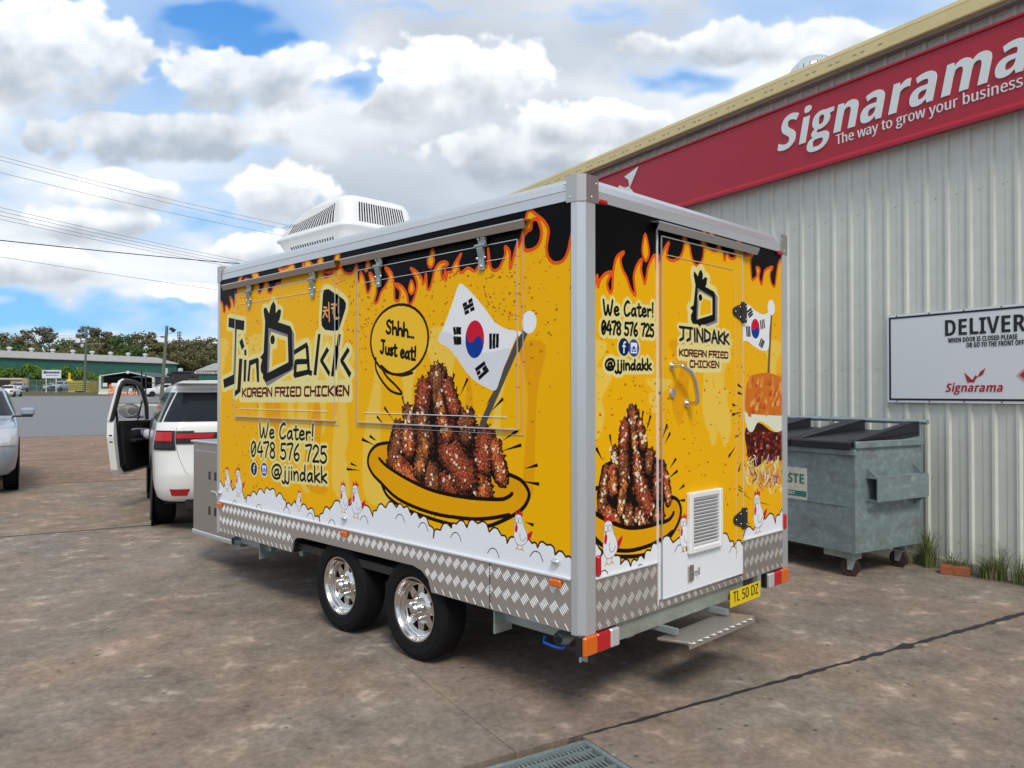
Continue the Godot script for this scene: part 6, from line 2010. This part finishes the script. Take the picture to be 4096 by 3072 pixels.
	# notice on the outer face: only its end shows past the trailer
	var L := Node3D.new()
	L.name = "notice"
	B.add_child(L)
	L.position = Vector3(-0.72, 0.76, 0.001)
	m = mb()
	m.box(Vector3.ZERO, Vector3(0.46, 0.3, 0.004))
	part(L, "backing", m, M.label_white)
	m = mb()
	m.box(Vector3(0, -0.085, 0.003), Vector3(0.45, 0.05, 0.002))
	part(L, "green_band", m, M.label_green)
	part(L, "lettering", text_mesh("WASTE", 0.36, 0.085, 0.003), M.label_green, at(Vector3(-0.16, 0.01, 0.002)))
	part(L, "small_lettering", text_mesh("REQUEST", 0.2, 0.03, 0.002), M.label_white, at(Vector3(-0.1, -0.1, 0.004)))
func build_brick() -> void:
	var b := thing("loose_brick", "single orange brick lying on the concrete beside the wall", "brick", yard(0.46, 0.2), -0.55)
	var m := mb()
	m.box(Vector3(0, 0.038, 0), Vector3(0.23, 0.076, 0.11), 0.004)
	part(b, "block", m, M.brick_red)
func build_weeds() -> void:
	rng.seed = 61
	for w in [["weeds_at_wall", M.grass_blade, 46, 34, "green grass and weeds growing along the foot of the ribbed wall"], ["dry_grass_at_wall", M.grass_dry, 22, 12, "dry straw coloured grass stems among the weeds by the wall"]]:
		var m := mb()
		for k in w[2]:
			var t := rng.randf_range(-1.7, 0.55) if k % 5 else rng.randf_range(0.4, 0.95)
			var root := yard(t, 0.04 + abs(rng.randfn()) * 0.07)
			var size := rng.randf_range(0.09, 0.26) if k % 4 else rng.randf_range(0.3, 0.5)
			for j in w[3]:
				var o := root + Vector3(rng.randfn(), 0, rng.randfn()) * 0.025
				var a := rng.randf() * TAU
				var h := size * rng.randf_range(0.5, 1.25)
				var reach := Vector3(cos(a), 0, sin(a)) * h * rng.randf_range(0.2, 1.1) + OUT * h * 0.25
				if (o + reach - WALL).dot(OUT) < 0.03:
					reach -= OUT * ((o + reach - WALL).dot(OUT) - 0.04)
				var s := reach.cross(Vector3.UP).normalized() * rng.randf_range(0.0022, 0.005)
				var p := []
				for i in 6:
					var f := i / 5.0
					p.append(o + reach * f * f + Vector3(0, h * (1.65 * f - 0.85 * f * f), 0))
				for i in 5:
					var f0 := 1.0 - i * 0.18
					var f1 := 1.0 - (i + 1) * 0.19
					m.quad(p[i] - s * f0, p[i] + s * f0, p[i + 1] + s * f1, p[i + 1] - s * f1)
		tag(part(self, w[0], m, w[1]), w[4], "grass", "", "stuff")

# ------------------------------------------------------------------ across the road
func stand(px: float, d: float) -> Vector3:                        # on the land, in the direction of that pixel column, at that depth
	var p := EYE + ray(px, 1570) * d
	p.y = land(p)
	return p
func high(py: float, d: float) -> float:                           # the height that shows at that pixel row from that depth
	return EYE.y + (1570.0 - py) / F * d
func crown_mesh(rx: float, ry: float, count: int, leaf: float, clumps: int, sd: int, flat := 0.55) -> ArrayMesh:
	rng.seed = sd
	var m := mb()
	var cl := []
	for k in clumps:
		var a := rng.randf() * TAU
		var e := rng.randf_range(-0.35, 1.0)
		var q := sqrt(max(0.0, 1.0 - e * e * 0.8)) * rng.randf_range(0.45, 1.0)
		cl.append([Vector3(cos(a) * q * rx, e * ry * 0.75, sin(a) * q * rx), rng.randf_range(0.3, 0.48) * rx])
	for k in count:
		var c: Array = cl[k % clumps]
		var v := Vector3(rng.randfn(), rng.randfn() * flat, rng.randfn())
		v = v.normalized() * pow(rng.randf(), 0.4) * c[1]
		v.y *= 0.8
		var o: Vector3 = c[0] + v
		var nrm := (v.normalized() * 0.8 + Vector3(rng.randfn(), rng.randfn() + 0.5, rng.randfn()) * 0.6).normalized()
		var u := nrm.cross(Vector3(rng.randfn(), rng.randfn(), rng.randfn())).normalized() * leaf * rng.randf_range(0.5, 1.1)
		var w := nrm.cross(u) * rng.randf_range(0.5, 0.9)
		m.quad(o - u, o - w * 0.7, o + u, o + w)
	return m.mesh()
func trunk_mesh(h: float, rx: float, ry: float, sd: int) -> ArrayMesh:
	rng.seed = sd
	var m := mb()
	var r := h * 0.022 + 0.08
	var top := Vector3(rng.randf_range(-0.3, 0.3), h, rng.randf_range(-0.3, 0.3))
	m.tube([Vector3(0, -0.6, 0), Vector3(0.1, h * 0.4, 0.05), top], [r * 1.25, r, r * 0.7], 7)
	for k in 6:
		var a := TAU * (k + rng.randf() * 0.6) / 6
		var e := top + Vector3(cos(a) * rx * 0.75, ry * rng.randf_range(0.4, 1.3), sin(a) * rx * 0.75)
		var b := top * rng.randf_range(0.72, 1.0)
		m.tube([b, b.lerp(e, 0.5) + Vector3(0, -0.2, 0), e], [r * 0.5, r * 0.34, r * 0.12], 5)
	return m.mesh()
func build_trees() -> void:
	var kinds := {}
	for k in [["gum_a", 0.95, 0.8, 1300, 0.1, 13, M.leaf_grey, 101], ["gum_b", 1.0, 0.85, 1500, 0.095, 16, M.leaf_olive, 102], ["dense_a", 1.0, 0.95, 1300, 0.105, 18, M.leaf_deep, 103], ["dense_b", 1.0, 0.9, 1300, 0.11, 16, M.leaf_green, 104], ["dense_c", 1.0, 0.85, 1300, 0.11, 16, M.leaf_olive, 105]]:
		kinds[k[0]] = [crown_mesh(k[1], k[2], k[3], k[4], k[5], k[7]), k[6], k[7]]
	var words := {"gum_a": "tall grey-green gum tree with open crown", "gum_b": "broad olive gum tree with layered crown", "dense_a": "dense dark green tree", "dense_b": "dense leafy bright green tree", "dense_c": "rounded olive brown tree"}
	# pixel column, top row, half width in pixels, depth, kind, where it grows
	var list := [[-30, 1350, 62, 235, "dense_c", "rising left of the long green shed, beyond the road"], [34, 1342, 44, 240, "gum_b", "over the tan wall"], [95, 1362, 46, 255, "dense_c", "behind the white signboard's left end"], [160, 1311, 52, 238, "gum_a", "highest over the long shed roof"], [205, 1385, 50, 232, "dense_c", "behind the roof vents of the long shed"], [50, 1392, 60, 215, "dense_a", "close behind the long shed"], [125, 1398, 46, 212, "dense_c", "low behind the long shed roof"], [262, 1374, 52, 236, "dense_a", "between two gums over the shed roof"], [300, 1380, 45, 225, "dense_c", "beside the first light pole"], [357, 1312, 40, 262, "gum_a", "standing behind the light pole with the white box"], [415, 1334, 36, 268, "gum_a", "with a thin crown above the dense trees"], [345, 1368, 56, 236, "dense_b", "behind the pole with the white box"], [400, 1356, 50, 232, "dense_c", "above the end of the shed roof"], [445, 1352, 46, 236, "dense_b", "over the gable end of the long shed"], [330, 1402, 40, 214, "dense_b", "low in front of the taller trees at the shed"], [490, 1357, 44, 232, "dense_a", "over the open carport"], [520, 1385, 42, 222, "dense_b", "behind the open carport roof"], [578, 1332, 68, 240, "gum_b", "spreading wide above the open carport"], [560, 1405, 52, 218, "dense_a", "low behind the carport roof"], [610, 1418, 48, 214, "dense_c", "beside the leaning pole"], [660, 1380, 55, 245, "dense_c", "behind the leaning pole"], [720, 1362, 58, 250, "gum_b", "under the phone tower"], [770, 1370, 55, 246, "dense_c", "above the pale tanks"], [830, 1356, 50, 255, "gum_b", "over the small green shed"], [700, 1412, 58, 222, "dense_c", "low behind the pale tanks"], [775, 1410, 55, 220, "gum_b", "low behind the small green shed"], [860, 1385, 60, 240, "dense_c", "beyond the small green shed, past its gable"]]
	for t in list:
		var d: float = t[3]
		var o := stand(t[0], d)
		var r: float = t[2] / F * d * 1.22
		var top := high(t[1] - 20, d) - o.y
		var k: Array = kinds[t[4]]
		var ry: float = r * (0.95 if t[4].begins_with("gum") else 1.1)
		var n := thing("gum_tree" if t[4].begins_with("gum") else "leafy_tree", words[t[4]] + " " + t[5], "tree", o, float(t[0]) * 1.7, "trees on the rise beyond the road")
		var cy := top - ry * 0.95
		part(n, "crown", k[0], k[1], at(Vector3(0, cy, 0), Basis.from_scale(Vector3(r, ry, r))))
		if not t[4].begins_with("gum"):                               # lower skirt of foliage
			part(n, "lower_crown", k[0], k[1], at(Vector3(0, cy - ry * 0.9, 0), Basis(Vector3.UP, 2.0).scaled(Vector3(r * 1.1, ry, r * 1.1))))
		part(n, "trunk", trunk_mesh(cy - ry * 0.3, r, ry * 0.55, k[2] + int(t[0]) + 500), M.bark)
	var hedge := crown_mesh(1.0, 1.0, 900, 0.13, 14, 131, 1.0)
	var where := ["at the left of the tan wall", "behind the tan wall", "behind the blue parked car", "rising behind the gate post", "behind the white signboard", "beside the white signboard", "behind the silver parked car", "behind the yellow stack", "behind the olive container", "behind the first light pole", "beside the open carport"]
	for k in 11:
		var px: float = [-12, 28, 66, 118, 160, 205, 245, 285, 322, 362, 402][k]
		var py: float = [1470, 1476, 1474, 1456, 1474, 1478, 1474, 1466, 1480, 1492, 1500][k]
		var d := 148.0
		var o := stand(px, d)
		var h := high(py, d) - o.y
		var n := thing("hedge_bush", "tall bright green hedge bush " + where[k], "bush", o, k * 1.3, "hedge along the long green shed")
		part(n, "crown", hedge, M.leaf_hedge, at(Vector3(0, h * 0.5, 0), Basis.from_scale(Vector3(1.75, h * 0.55, 1.75))))
		var m := mb()
		m.tube([Vector3(0, -0.3, 0), Vector3(0, h * 0.5, 0)], 0.09, 6)
		part(n, "stem", m, M.bark)
func flat_box(parent: Node3D, called: String, px0: float, px1: float, py0: float, py1: float, d: float, deep_m: float, m: Material) -> MeshInstance3D:
	var a := deep(px0, py1, d)
	var b := deep(px1, py0, d)
	var s := mb()
	s.box(Vector3((a.x + b.x) / 2, (a.y + b.y) / 2, -d - deep_m / 2) - parent.position, Vector3(b.x - a.x, b.y - a.y, deep_m))
	return part(parent, called, s, m)
func pole(label: String, px: float, d: float, lean_px: float, top_py: float) -> Node3D:
	var o := stand(px, d)
	var n := thing("light_pole", label, "pole", o, 0.0, "timber poles across the road")
	var top := deep(px + lean_px, top_py, d) - o
	var m := mb()
	m.tube([Vector3(0, -0.4, 0), top], [0.2, 0.14], 12)
	part(n, "shaft", m, M.timber_pole)
	return n
func shed(called: String, label: String, px0: float, d0: float, px1: float, d1: float, eave0: float, ridge0: float, wide: float) -> Node3D:
	var a := stand(px0, d0)
	var b := stand(px1, d1)
	var base: float = min(a.y, b.y) - 0.5
	var n := thing(called, label, "shed", Vector3(b.x, base, b.z))
	var l := Vector3(a.x - b.x, 0, a.z - b.z)
	n.rotation.y = atan2(-l.z, l.x)                                   # local x from the far end to the near end
	var len := l.length()
	var eave := high(eave0, d1) - base
	var ridge := high(ridge0, d1 + wide * 0.4) - base
	var m := mb()
	m.box(Vector3(len / 2, eave / 2, -wide / 2), Vector3(len, eave, wide))
	m.x = Transform3D(Basis(Vector3(0, 0, -1), Vector3.UP, Vector3(1, 0, 0)), Vector3.ZERO)
	m.prism(PackedVector2Array([Vector2(0, eave), Vector2(wide, eave), Vector2(wide / 2, ridge)]), 0, len)
	part(n, "wall", m, M.shed_green)
	m = mb(Transform3D(Basis(Vector3(0, 0, -1), Vector3.UP, Vector3(1, 0, 0)), Vector3.ZERO))
	m.prism(PackedVector2Array([Vector2(-0.4, eave - 0.02), Vector2(wide / 2, ridge + 0.08), Vector2(wide + 0.4, eave - 0.02), Vector2(wide + 0.4, eave + 0.12), Vector2(wide / 2, ridge + 0.25), Vector2(-0.4, eave + 0.12)]), -0.4, len + 0.4)
	part(n, "roof", m, M.shed_roof)
	n.set_meta("dims", [len, eave, ridge, wide])
	return n
func build_far_side() -> void:
	var L := shed("long_green_shed", "long green metal shed with pale roof and skylights beyond the hedge", -220, 160, 536, 198, 1461, 1440, 16.0)
	var dm: Array = L.get_meta("dims")
	L.remove_meta("dims")
	var m := mb()
	var slope := atan2(dm[2] - dm[1], dm[3] / 2)
	m.box(Vector3.ZERO, Vector3(0.9, 0.06, dm[3] / 2 * 0.98 / cos(slope)))
	var sky := m.mesh()
	var k := 3.0
	while k < dm[0]:
		for e in [0.0, 1.4]:
			part(L, "skylight", sky, M.skylight, at(Vector3(k + e, (dm[1] + dm[2]) / 2 + 0.19, -dm[3] / 4), Basis(Vector3.RIGHT, slope)))
		k += 6.3
	m = mb()
	m.lathe([Vector2(0.35, 0), Vector2(0.35, 0.5), Vector2(0.55, 0.55), Vector2(0.55, 0.9), Vector2(0, 1.05)], 12)
	var vent := m.mesh()
	k = 2.5
	while k < dm[0]:
		part(L, "roof_vent", vent, M.frame_white, at(Vector3(k, dm[2] + 0.1, -dm[3] / 2 + 0.4)))
		k += 4.6
	var G := shed("small_green_shed", "small green shed with pale gable roof past the roof rack", 870, 165, 792, 168, 1485, 1457, 9.0)
	G.remove_meta("dims")
	# light poles
	var p := pole("timber light pole with white box and long lamp arm", 337, 122, 10, 1308)
	m = mb()
	m.box(deep(334, 1383, 122) - p.position + Vector3(-0.12, 0, 0.1), Vector3(0.36, 0.5, 0.4), 0.03)
	part(p, "white_box", m, M.frame_white)
	m = mb()
	m.tube([deep(348, 1377, 122) - p.position, deep(380, 1375, 122) - p.position, deep(414, 1376, 122) - p.position], 0.05, 6)
	part(p, "lamp_arm", m, M.galvanised)
	p = pole("leaning timber pole with a flood lamp near its top", 644, 80, 24, 1304)
	m = mb()
	m.tube([deep(668, 1334, 80) - p.position, deep(686, 1332, 80) - p.position, deep(687, 1326, 80) - p.position], 0.035, 6)
	part(p, "lamp_bracket", m, M.galvanised)
	m = mb(at(deep(689, 1318, 80) - p.position, Basis(Vector3.FORWARD, 0.5)))
	m.prism(PackedVector2Array([Vector2(-0.26, -0.12), Vector2(0.26, -0.2), Vector2(0.3, 0.18), Vector2(-0.2, 0.16)]), -0.15, 0.15)
	part(p, "flood_lamp", m, M.dark_metal)
	m = mb()
	m.box(deep(652, 1348, 80) - p.position, Vector3(0.5, 0.12, 0.12))
	part(p, "insulator_bracket", m, M.dark_metal)
	# signboard
	var s := thing("signboard", "white business signboard on two posts before the hedge", "sign", stand(205, 120))
	flat_box(s, "board", 168, 243, 1480, 1513, 120, 0.15, M.sign_white)
	for x in [184.0, 224.0]:
		flat_box(s, "post", x - 1.8, x + 1.8, 1512, 1571, 120.06, 0.08, M.frame_white)
	flat_box(s, "logo", 174, 186, 1484, 1494, 119.95, 0.04, M.print_blue)
	for x in 8:
		flat_box(s, "lettering", 188 + x * 6.4, 193 + x * 6.4, 1486, 1493, 119.95, 0.04, M.print_blue)
	for x in 11:
		flat_box(s, "small_lettering", 184 + x * 4.6, 187.4 + x * 4.6, 1499, 1502, 119.95, 0.04, M.letter_grey)
	# tan wall, container, stack
	s = thing("tan_wall", "low tan rendered wall with a taller end pier", "wall", stand(50, 128))
	flat_box(s, "wall_face", -40, 90, 1516, 1566, 128, 0.4, M.tan_wall)
	flat_box(s, "coping", -40, 90, 1512, 1518, 127.8, 0.8, M.label_white)
	flat_box(s, "end_pier", 87, 108, 1514, 1568, 127.6, 0.6, M.tan_wall)
	flat_box(s, "opening", -10, 40, 1522, 1548, 127.9, 0.05, M.rust_brown)
	s = thing("olive_container", "olive yellow ribbed container box beside the light pole", "container", stand(316, 124))
	flat_box(s, "box", 272, 362, 1524, 1571, 124, 2.2, M.olive_paint)
	for y in [1532.0, 1540, 1548, 1556]:
		flat_box(s, "rib", 272, 362, y, y + 1.2, 123.96, 0.05, M.dark_metal)
	flat_box(s, "fork_slot_shade", 300, 334, 1564, 1568, 123.95, 0.06, M.slot_shade)  # near-black slab on the face, the shade of the slot as colour
	s = thing("yellow_stack", "yellow upright stack on a round base atop the olive container", "machine", stand(278, 125))
	m = mb(at(deep(278, 1524, 125) - s.position))
	m.lathe([Vector2(0.0, 0.0), Vector2(0.55, 0.0), Vector2(0.45, 0.12), Vector2(0.22, 0.3), Vector2(0.19, 0.3), Vector2(0.19, 1.2), Vector2(0.16, 1.3), Vector2(0, 1.3)], 14)
	part(s, "stack", m, M.safety_yellow)
	# gate fence
	s = thing("chain_link_gates", "galvanised chain link gates before the hedge", "fence", stand(240, 126))
	for x in [110.0, 145, 200, 262, 372, 404]:
		flat_box(s, "post", x - 0.9, x + 0.9, 1519, 1570, 126, 0.06, M.galvanised)
	for y in [1520.0, 1543, 1566]:
		flat_box(s, "rail", 110, 404, y, y + 1.1, 126, 0.05, M.galvanised)
	m = mb()
	for e in 60:
		var a := deep(110 + e * 4.9, 1521, 126) - s.position
		var b := deep(110 + e * 4.9 + 30, 1566, 126) - s.position
		m.tube([a, b], 0.006, 3, false)
		m.tube([Vector3(b.x, a.y, a.z), Vector3(a.x, b.y, a.z)], 0.006, 3, false)
	part(s, "mesh", m, M.galvanised).set_meta("kind", "stuff")
	# open carport and what is under it
	s = thing("open_carport", "open gable carport with white frame and dark roof", "carport", stand(508, 116))
	var e0 := deep(402, 1504, 116) - s.position
	var ap := deep(513, 1488, 116) - s.position
	var e1 := deep(615, 1511, 116) - s.position
	m = mb()
	var dep := Vector3(0, 0, -9)
	for q in [[e0, ap], [ap, e1]]:
		m.quad(q[0], q[1], q[1] + dep, q[0] + dep)
		m.quad(q[0] + Vector3(0, 0.12, 0), q[1] + Vector3(0, 0.12, 0), q[1] + dep + Vector3(0, 0.12, 0), q[0] + dep + Vector3(0, 0.12, 0))
	m.quad(e0 + dep, e1 + dep, Vector3(e1.x, -0.5, -9), Vector3(e0.x, -0.5, -9))
	m.quad(Vector3(e1.x, -0.5, 0), e1, e1 + dep, Vector3(e1.x, -0.5, -9))
	m.quad(Vector3(e0.x, 1.2, -1), e0 + Vector3(0, 0, -1), e0 + dep, Vector3(e0.x, 1.2, -9))
	part(s, "roof", m, M.dark_metal)
	m = mb()
	m.tube([e0, ap, e1], 0.09, 6)
	part(s, "gable_beam", m, M.frame_white)
	for x in [e0, e1]:
		m = mb()
		m.box(Vector3(x.x, x.y / 2, 0.05), Vector3(0.3, x.y, 0.3))
		part(s, "post", m, M.frame_white)
	m = mb()
	m.box(ap + Vector3(0, -0.05, 0.15), Vector3(0.36, 0.42, 0.05))
	part(s, "badge", m, M.sign_white)
	var bits := [["notice_board", "white notice panel hung under the carport", "sign", 411, 429, 1532, 1546, 114, M.sign_white], ["notice_board", "wide white notice panel above the yellow signs", "sign", 446, 480, 1532, 1546, 113, M.sign_white], ["road_sign", "orange road work sign under the carport", "sign", 436, 447, 1536, 1562, 113.5, M.safety_orange], ["road_sign", "square yellow road sign under the white panel", "sign", 450, 466, 1547, 1561, 112.6, M.safety_yellow], ["road_sign", "red round-cornered road sign beside the yellow sign", "sign", 468, 480, 1549, 1562, 112.4, M.letter_red], ["barrier_board", "white notice board on orange legs behind the open car door", "sign", 516, 528, 1553, 1567, 111.5, M.sign_white], ["road_sign", "yellow and orange sign by the leaning pole", "sign", 690, 704, 1544, 1570, 100, M.safety_yellow], ["road_sign", "red road sign by the leaning pole", "sign", 681, 689, 1544, 1556, 100, M.letter_red]]
	for b in bits:
		var o := stand((b[3] + b[4]) / 2.0, b[7])
		var n := thing(b[0], b[1], b[2], o)
		flat_box(n, "panel", b[3], b[4], b[5], b[6], b[7], 0.04, b[8])
		for x in [b[3] + 1.5, b[4] - 1.5]:
			var a := deep(x, b[6], b[7] + 0.02) - o
			m = mb()
			m.tube([a, Vector3(a.x, 0, a.z - 0.1)], 0.03, 5)
			part(n, "leg", m, M.safety_orange)
	rng.seed = 8
	var cone := mb()
	cone.lathe([Vector2(0.2, 0), Vector2(0.2, 0.04), Vector2(0.14, 0.05), Vector2(0.04, 0.72), Vector2(0, 0.72)], 12)
	var cm := cone.mesh()
	var sleeve := mb()
	sleeve.lathe([Vector2(0.108, 0.28), Vector2(0.078, 0.46)], 12)
	var slm := sleeve.mesh()
	for x in 14:
		var o := stand(436 + x * 8.6 + rng.randf_range(-2, 2), 111.0 + rng.randf_range(-1.5, 1.5))
		var n := thing("traffic_cone", "orange traffic cone in the cluster before the carport", "cone", o, 0.0, "traffic cones before the carport")
		part(n, "cone", cm, M.safety_orange)
		part(n, "white_sleeve", slm, M.sign_white)
	for x in 3:
		var o := stand([420.0, 458, 560][x], 112.5)
		var n := thing("barrier", ["grey concrete barrier at the carport post", "pinkish concrete barrier under the road signs", "dark barrier at the far carport post"][x], "barrier", o)
		m = mb()
		m.prism(PackedVector2Array([Vector2(-0.3, 0), Vector2(0.3, 0), Vector2(0.12, 0.4), Vector2(0.1, 0.8), Vector2(-0.1, 0.8), Vector2(-0.12, 0.4)]), -0.9, 0.9)
		part(n, "block", m, [M.label_white, M.pale_red, M.dark_metal][x], at(Vector3.ZERO, Basis(Vector3.UP, 1.4)))
	# tanks and the low white store
	for x in [[658.0, 671.0, "narrow pale blue tank above the white store"], [712.0, 731.0, "wide pale blue tank beside the roof rack"]]:
		var d := 150.0
		var o := stand((x[0] + x[1]) / 2, d)
		var n := thing("tank", x[2], "tank", o, 0.0, "pale tanks")
		var r: float = (x[1] - x[0]) / 2 / F * d
		var h := high(1472, d) - o.y
		m = mb()
		m.lathe([Vector2(r, 0), Vector2(r, h * 0.62), Vector2(r * 0.9, h * 0.63), Vector2(r * 0.9, h * 0.66), Vector2(r, h * 0.67), Vector2(r, h * 0.97), Vector2(0, h)], 16)
		part(n, "shell", m, M.tank_blue)
	s = thing("white_store", "low white store building with flat roof behind the black fence", "building", stand(690, 145))
	flat_box(s, "wall", 655, 735, 1516, 1572, 145, 6, M.frame_white)
	flat_box(s, "roof_edge", 652, 738, 1511, 1516, 144.8, 6.4, M.dark_metal)
	# black chain link fence beside the kerb
	var F0 := stand(583, 66)
	s = thing("black_fence", "black chain link fence with tall corner posts beside the road", "fence", F0)
	var along := Vector3(1, 0, 0.04)
	var hr := high(1532, 66) - F0.y
	for x in 7:
		var b := along * (x * 2.6)
		m = mb()
		m.tube([b + Vector3(0, -0.2, 0), b + Vector3(0, hr + (0.75 if x == 0 else 0.05), 0)], 0.055, 8)
		part(s, "post", m, M.dark_metal)
	m = mb()
	m.tube([Vector3(-0.35, -0.2, 0), Vector3(-0.35, hr + 1.1, 0)], 0.06, 8)
	part(s, "post", m, M.dark_metal)
	for y in [hr, 0.12]:
		m = mb()
		m.tube([Vector3(0, y, 0), along * 15.6 + Vector3(0, y, 0)], 0.04, 6)
		part(s, "rail", m, M.dark_metal)
	m = mb()
	for x in 110:
		var a := along * (x * 0.14)
		m.tube([a + Vector3(0, 0.12, 0), a + Vector3(hr - 0.12, hr, 0)], 0.004, 3, false)
		m.tube([a + Vector3(0, hr, 0), a + Vector3(hr - 0.12, 0.12, 0)], 0.004, 3, false)
	part(s, "mesh", m, M.dark_metal).set_meta("kind", "stuff")
	m = mb()
	var isle := structure(Node3D.new())
	isle.name = "grass_island"
	add_child(isle)
	isle.position = stand(560, 66)
	var kp := PackedVector2Array()
	for x in 17:
		var a := PI / 2 + PI * x / 16
		kp.append(Vector2(cos(a) * 2.2 - 0.2, sin(a) * 3.2 + 1.5))
	kp.append_array([Vector2(40, -1.7), Vector2(40, 4.7)])
	m.x = Transform3D(Basis(Vector3.RIGHT, -PI / 2), Vector3.ZERO)
	m.prism(kp, -0.3, 0.14)
	part(isle, "kerb", m, M.label_white)
	m = mb(Transform3D(Basis(Vector3.RIGHT, -PI / 2), Vector3.ZERO))
	m.prism(Geometry2D.offset_polygon(kp, -0.22)[0], 0.0, 0.17)
	part(isle, "turf", m, M.turf)
	# phone tower on the ridge
	var d4 := 420.0
	s = thing("phone_tower", "slender phone tower with antenna clusters above the treetops", "tower", stand(716, d4))
	var tb := s.position
	var tt := high(1326, d4) - tb.y
	m = mb()
	m.tube([Vector3(0, 0, 0), Vector3(0, tt, 0)], [0.6, 0.25], 8)
	part(s, "mast", m, M.dark_metal)
	for y in [0.6, 2.0, 3.3]:
		for x in [-0.85, 0.85]:
			m = mb()
			m.box(Vector3(x, tt - y, 0), Vector3(0.35, 1.1, 0.35))
			part(s, "antenna", m, M.dark_metal)
		m = mb()
		m.box(Vector3(0, tt - y, 0), Vector3(2.0, 0.12, 0.12))
		part(s, "cross_arm", m, M.dark_metal)
	# vehicles over there
	car("sedan", "white sedan driving away along the road", stand(40, 97), 0.32, SEDAN, M.paint_white)
	car("parked_car", "pale blue parked car before the tan wall", stand(74, 124.5), PI + 0.25, SEDAN, M.paint_blue)
	car("parked_car", "silver parked four-wheel drive facing out behind the gates", stand(241, 129), PI, WAGON, M.paint_silver)
	car("parked_car", "beige parked sedan beside the silver four-wheel drive", stand(208, 131.5), PI + 0.3, SEDAN, M.paint_beige)
	car("parked_car", "white parked wagon behind the black fence", stand(648, 104), 2.2, WAGON, M.paint_white)
	# the silver car beside the apron
	car("silver_wagon", "silver wagon parked at the edge of the concrete apron facing the trailer", Vector3(-9.7, 0, -13.6), PI + 0.56, WAGON, M.paint_silver)
func cable(label: String, y0: float, y9: float, r: float, sag: float) -> void:   # from the pixel rows at the frame's edge and at column 900
	var slope := (y9 - y0) / 900.0
	var a := deep(-400, y0 - slope * 400 * 1.12, 27.8)
	var b := deep(1400, y9 + slope * 500 * 0.86, 45.0)
	var m := mb()
	var p := []
	for k in 37:
		var f := k / 24.0 - 0.5                                     # on past the edge of the picture
		p.append((a.lerp(b, f) - Vector3(0, sag * 4 * f * (1 - f), 0)) - a)
	m.tube(p, r, 5)
	var o := thing("overhead_cable", label, "cable", a, 0.0, "cables over the yard")
	part(o, "wire", m, M.cable)
func build_cables() -> void:
	cable("uppermost thin overhead cable", 625, 844, 0.0075, 0.25)
	cable("second thin overhead cable, just under the uppermost", 640, 861, 0.0075, 0.25)
	cable("third thin overhead cable of the upper set", 689, 893, 0.0075, 0.25)
	cable("top cable of the lower set of four", 831, 1028, 0.0075, 0.2)
	cable("second cable of the lower set of four", 846, 1040, 0.0075, 0.2)
	cable("third cable of the lower set of four", 862, 1050, 0.0075, 0.2)
	cable("bottom cable of the lower set of four", 877, 1060, 0.0075, 0.2)
	cable("thick black overhead cable", 960, 1047, 0.02, 0.12)
	cable("lowest lone thin overhead cable", 1030, 1166, 0.0075, 0.1)
	var wires := [[-300, 1284, 80.0, 343, 1343, 122.0, "thin cable running to the pole with the white box"], [-300, 1290, 80.0, 343, 1352, 122.0, "second thin cable running to the pole with the white box"], [343, 1343, 122.0, 655, 1344, 80.0, "thin cable between the two light poles"], [658, 1350, 80.0, 860, 1404, 70.0, "thin cable from the leaning pole towards the trailer"]]
	for w in wires:
		var a := deep(w[0], w[1], w[2])
		var b := deep(w[3], w[4], w[5])
		var p := []
		for k in 13:
			var f := k / 12.0
			p.append(a.lerp(b, f) - Vector3(0, 0.5 * 4 * f * (1 - f), 0) - a)
		var m := mb()
		m.tube(p, 0.014, 4)
		part(thing("pole_cable", w[6], "cable", a, 0.0, "cables across the road"), "wire", m, M.cable)
	var o := ground_at(1400, 2000)
	o = EYE + ray(1400, 1570) * 45.0
	o.y = land(o)
	var n := thing("utility_pole", "timber utility pole beyond the trailer carrying the overhead cables", "pole", o)
	var m := mb()
	m.tube([Vector3(0, -0.3, 0), Vector3(0, 11.2 - o.y, 0)], [0.17, 0.12], 10)
	part(n, "shaft", m, M.timber_pole)
	m = mb()
	for y in [10.8, 8.1]:
		m.box(Vector3(0, y - o.y, 0.1), Vector3(1.6, 0.1, 0.1))
	part(n, "cross_arm", m, M.timber_pole)

# ------------------------------------------------------------------
func _ready() -> void:
	var cam := Camera3D.new()
	cam.name = "camera"
	add_child(cam)
	cam.position = EYE
	cam.rotation.x = PITCH
	cam.fov = rad_to_deg(2.0 * atan(1536.0 / F))
	cam.near = 0.05
	cam.far = 4000.0
	var env := Environment.new()
	env.background_mode = Environment.BG_SKY
	env.sky = Sky.new()
	var sm := PanoramaSkyMaterial.new()
	sm.panorama = make_sky()
	env.sky.sky_material = sm
	env.sky_rotation = Vector3(0, PI, 0)
	env.tonemap_mode = Environment.TONE_MAPPER_LINEAR
	env.tonemap_exposure = 1.4
	env.sdfgi_enabled = true
	env.ssao_enabled = true
	env.ssil_enabled = true
	var we := WorldEnvironment.new()
	we.name = "environment"
	we.environment = env
	add_child(we)
	var sun := DirectionalLight3D.new()
	sun.name = "sun"
	add_child(sun)
	sun.basis = Basis.looking_at(Vector3(-0.16, -0.95, -0.84), Vector3.UP)
	sun.light_energy = 0.5
	sun.light_angular_distance = 18.0
	sun.light_color = Color(1, 0.97, 0.92)
	sun.shadow_enabled = true
	materials()
	build_ground()
	build_shop()
	build_trailer()
	build_driver(build_suv())
	build_bin()
	build_brick()
	build_far_side()
	build_trees()
	build_cables()
	build_weeds()
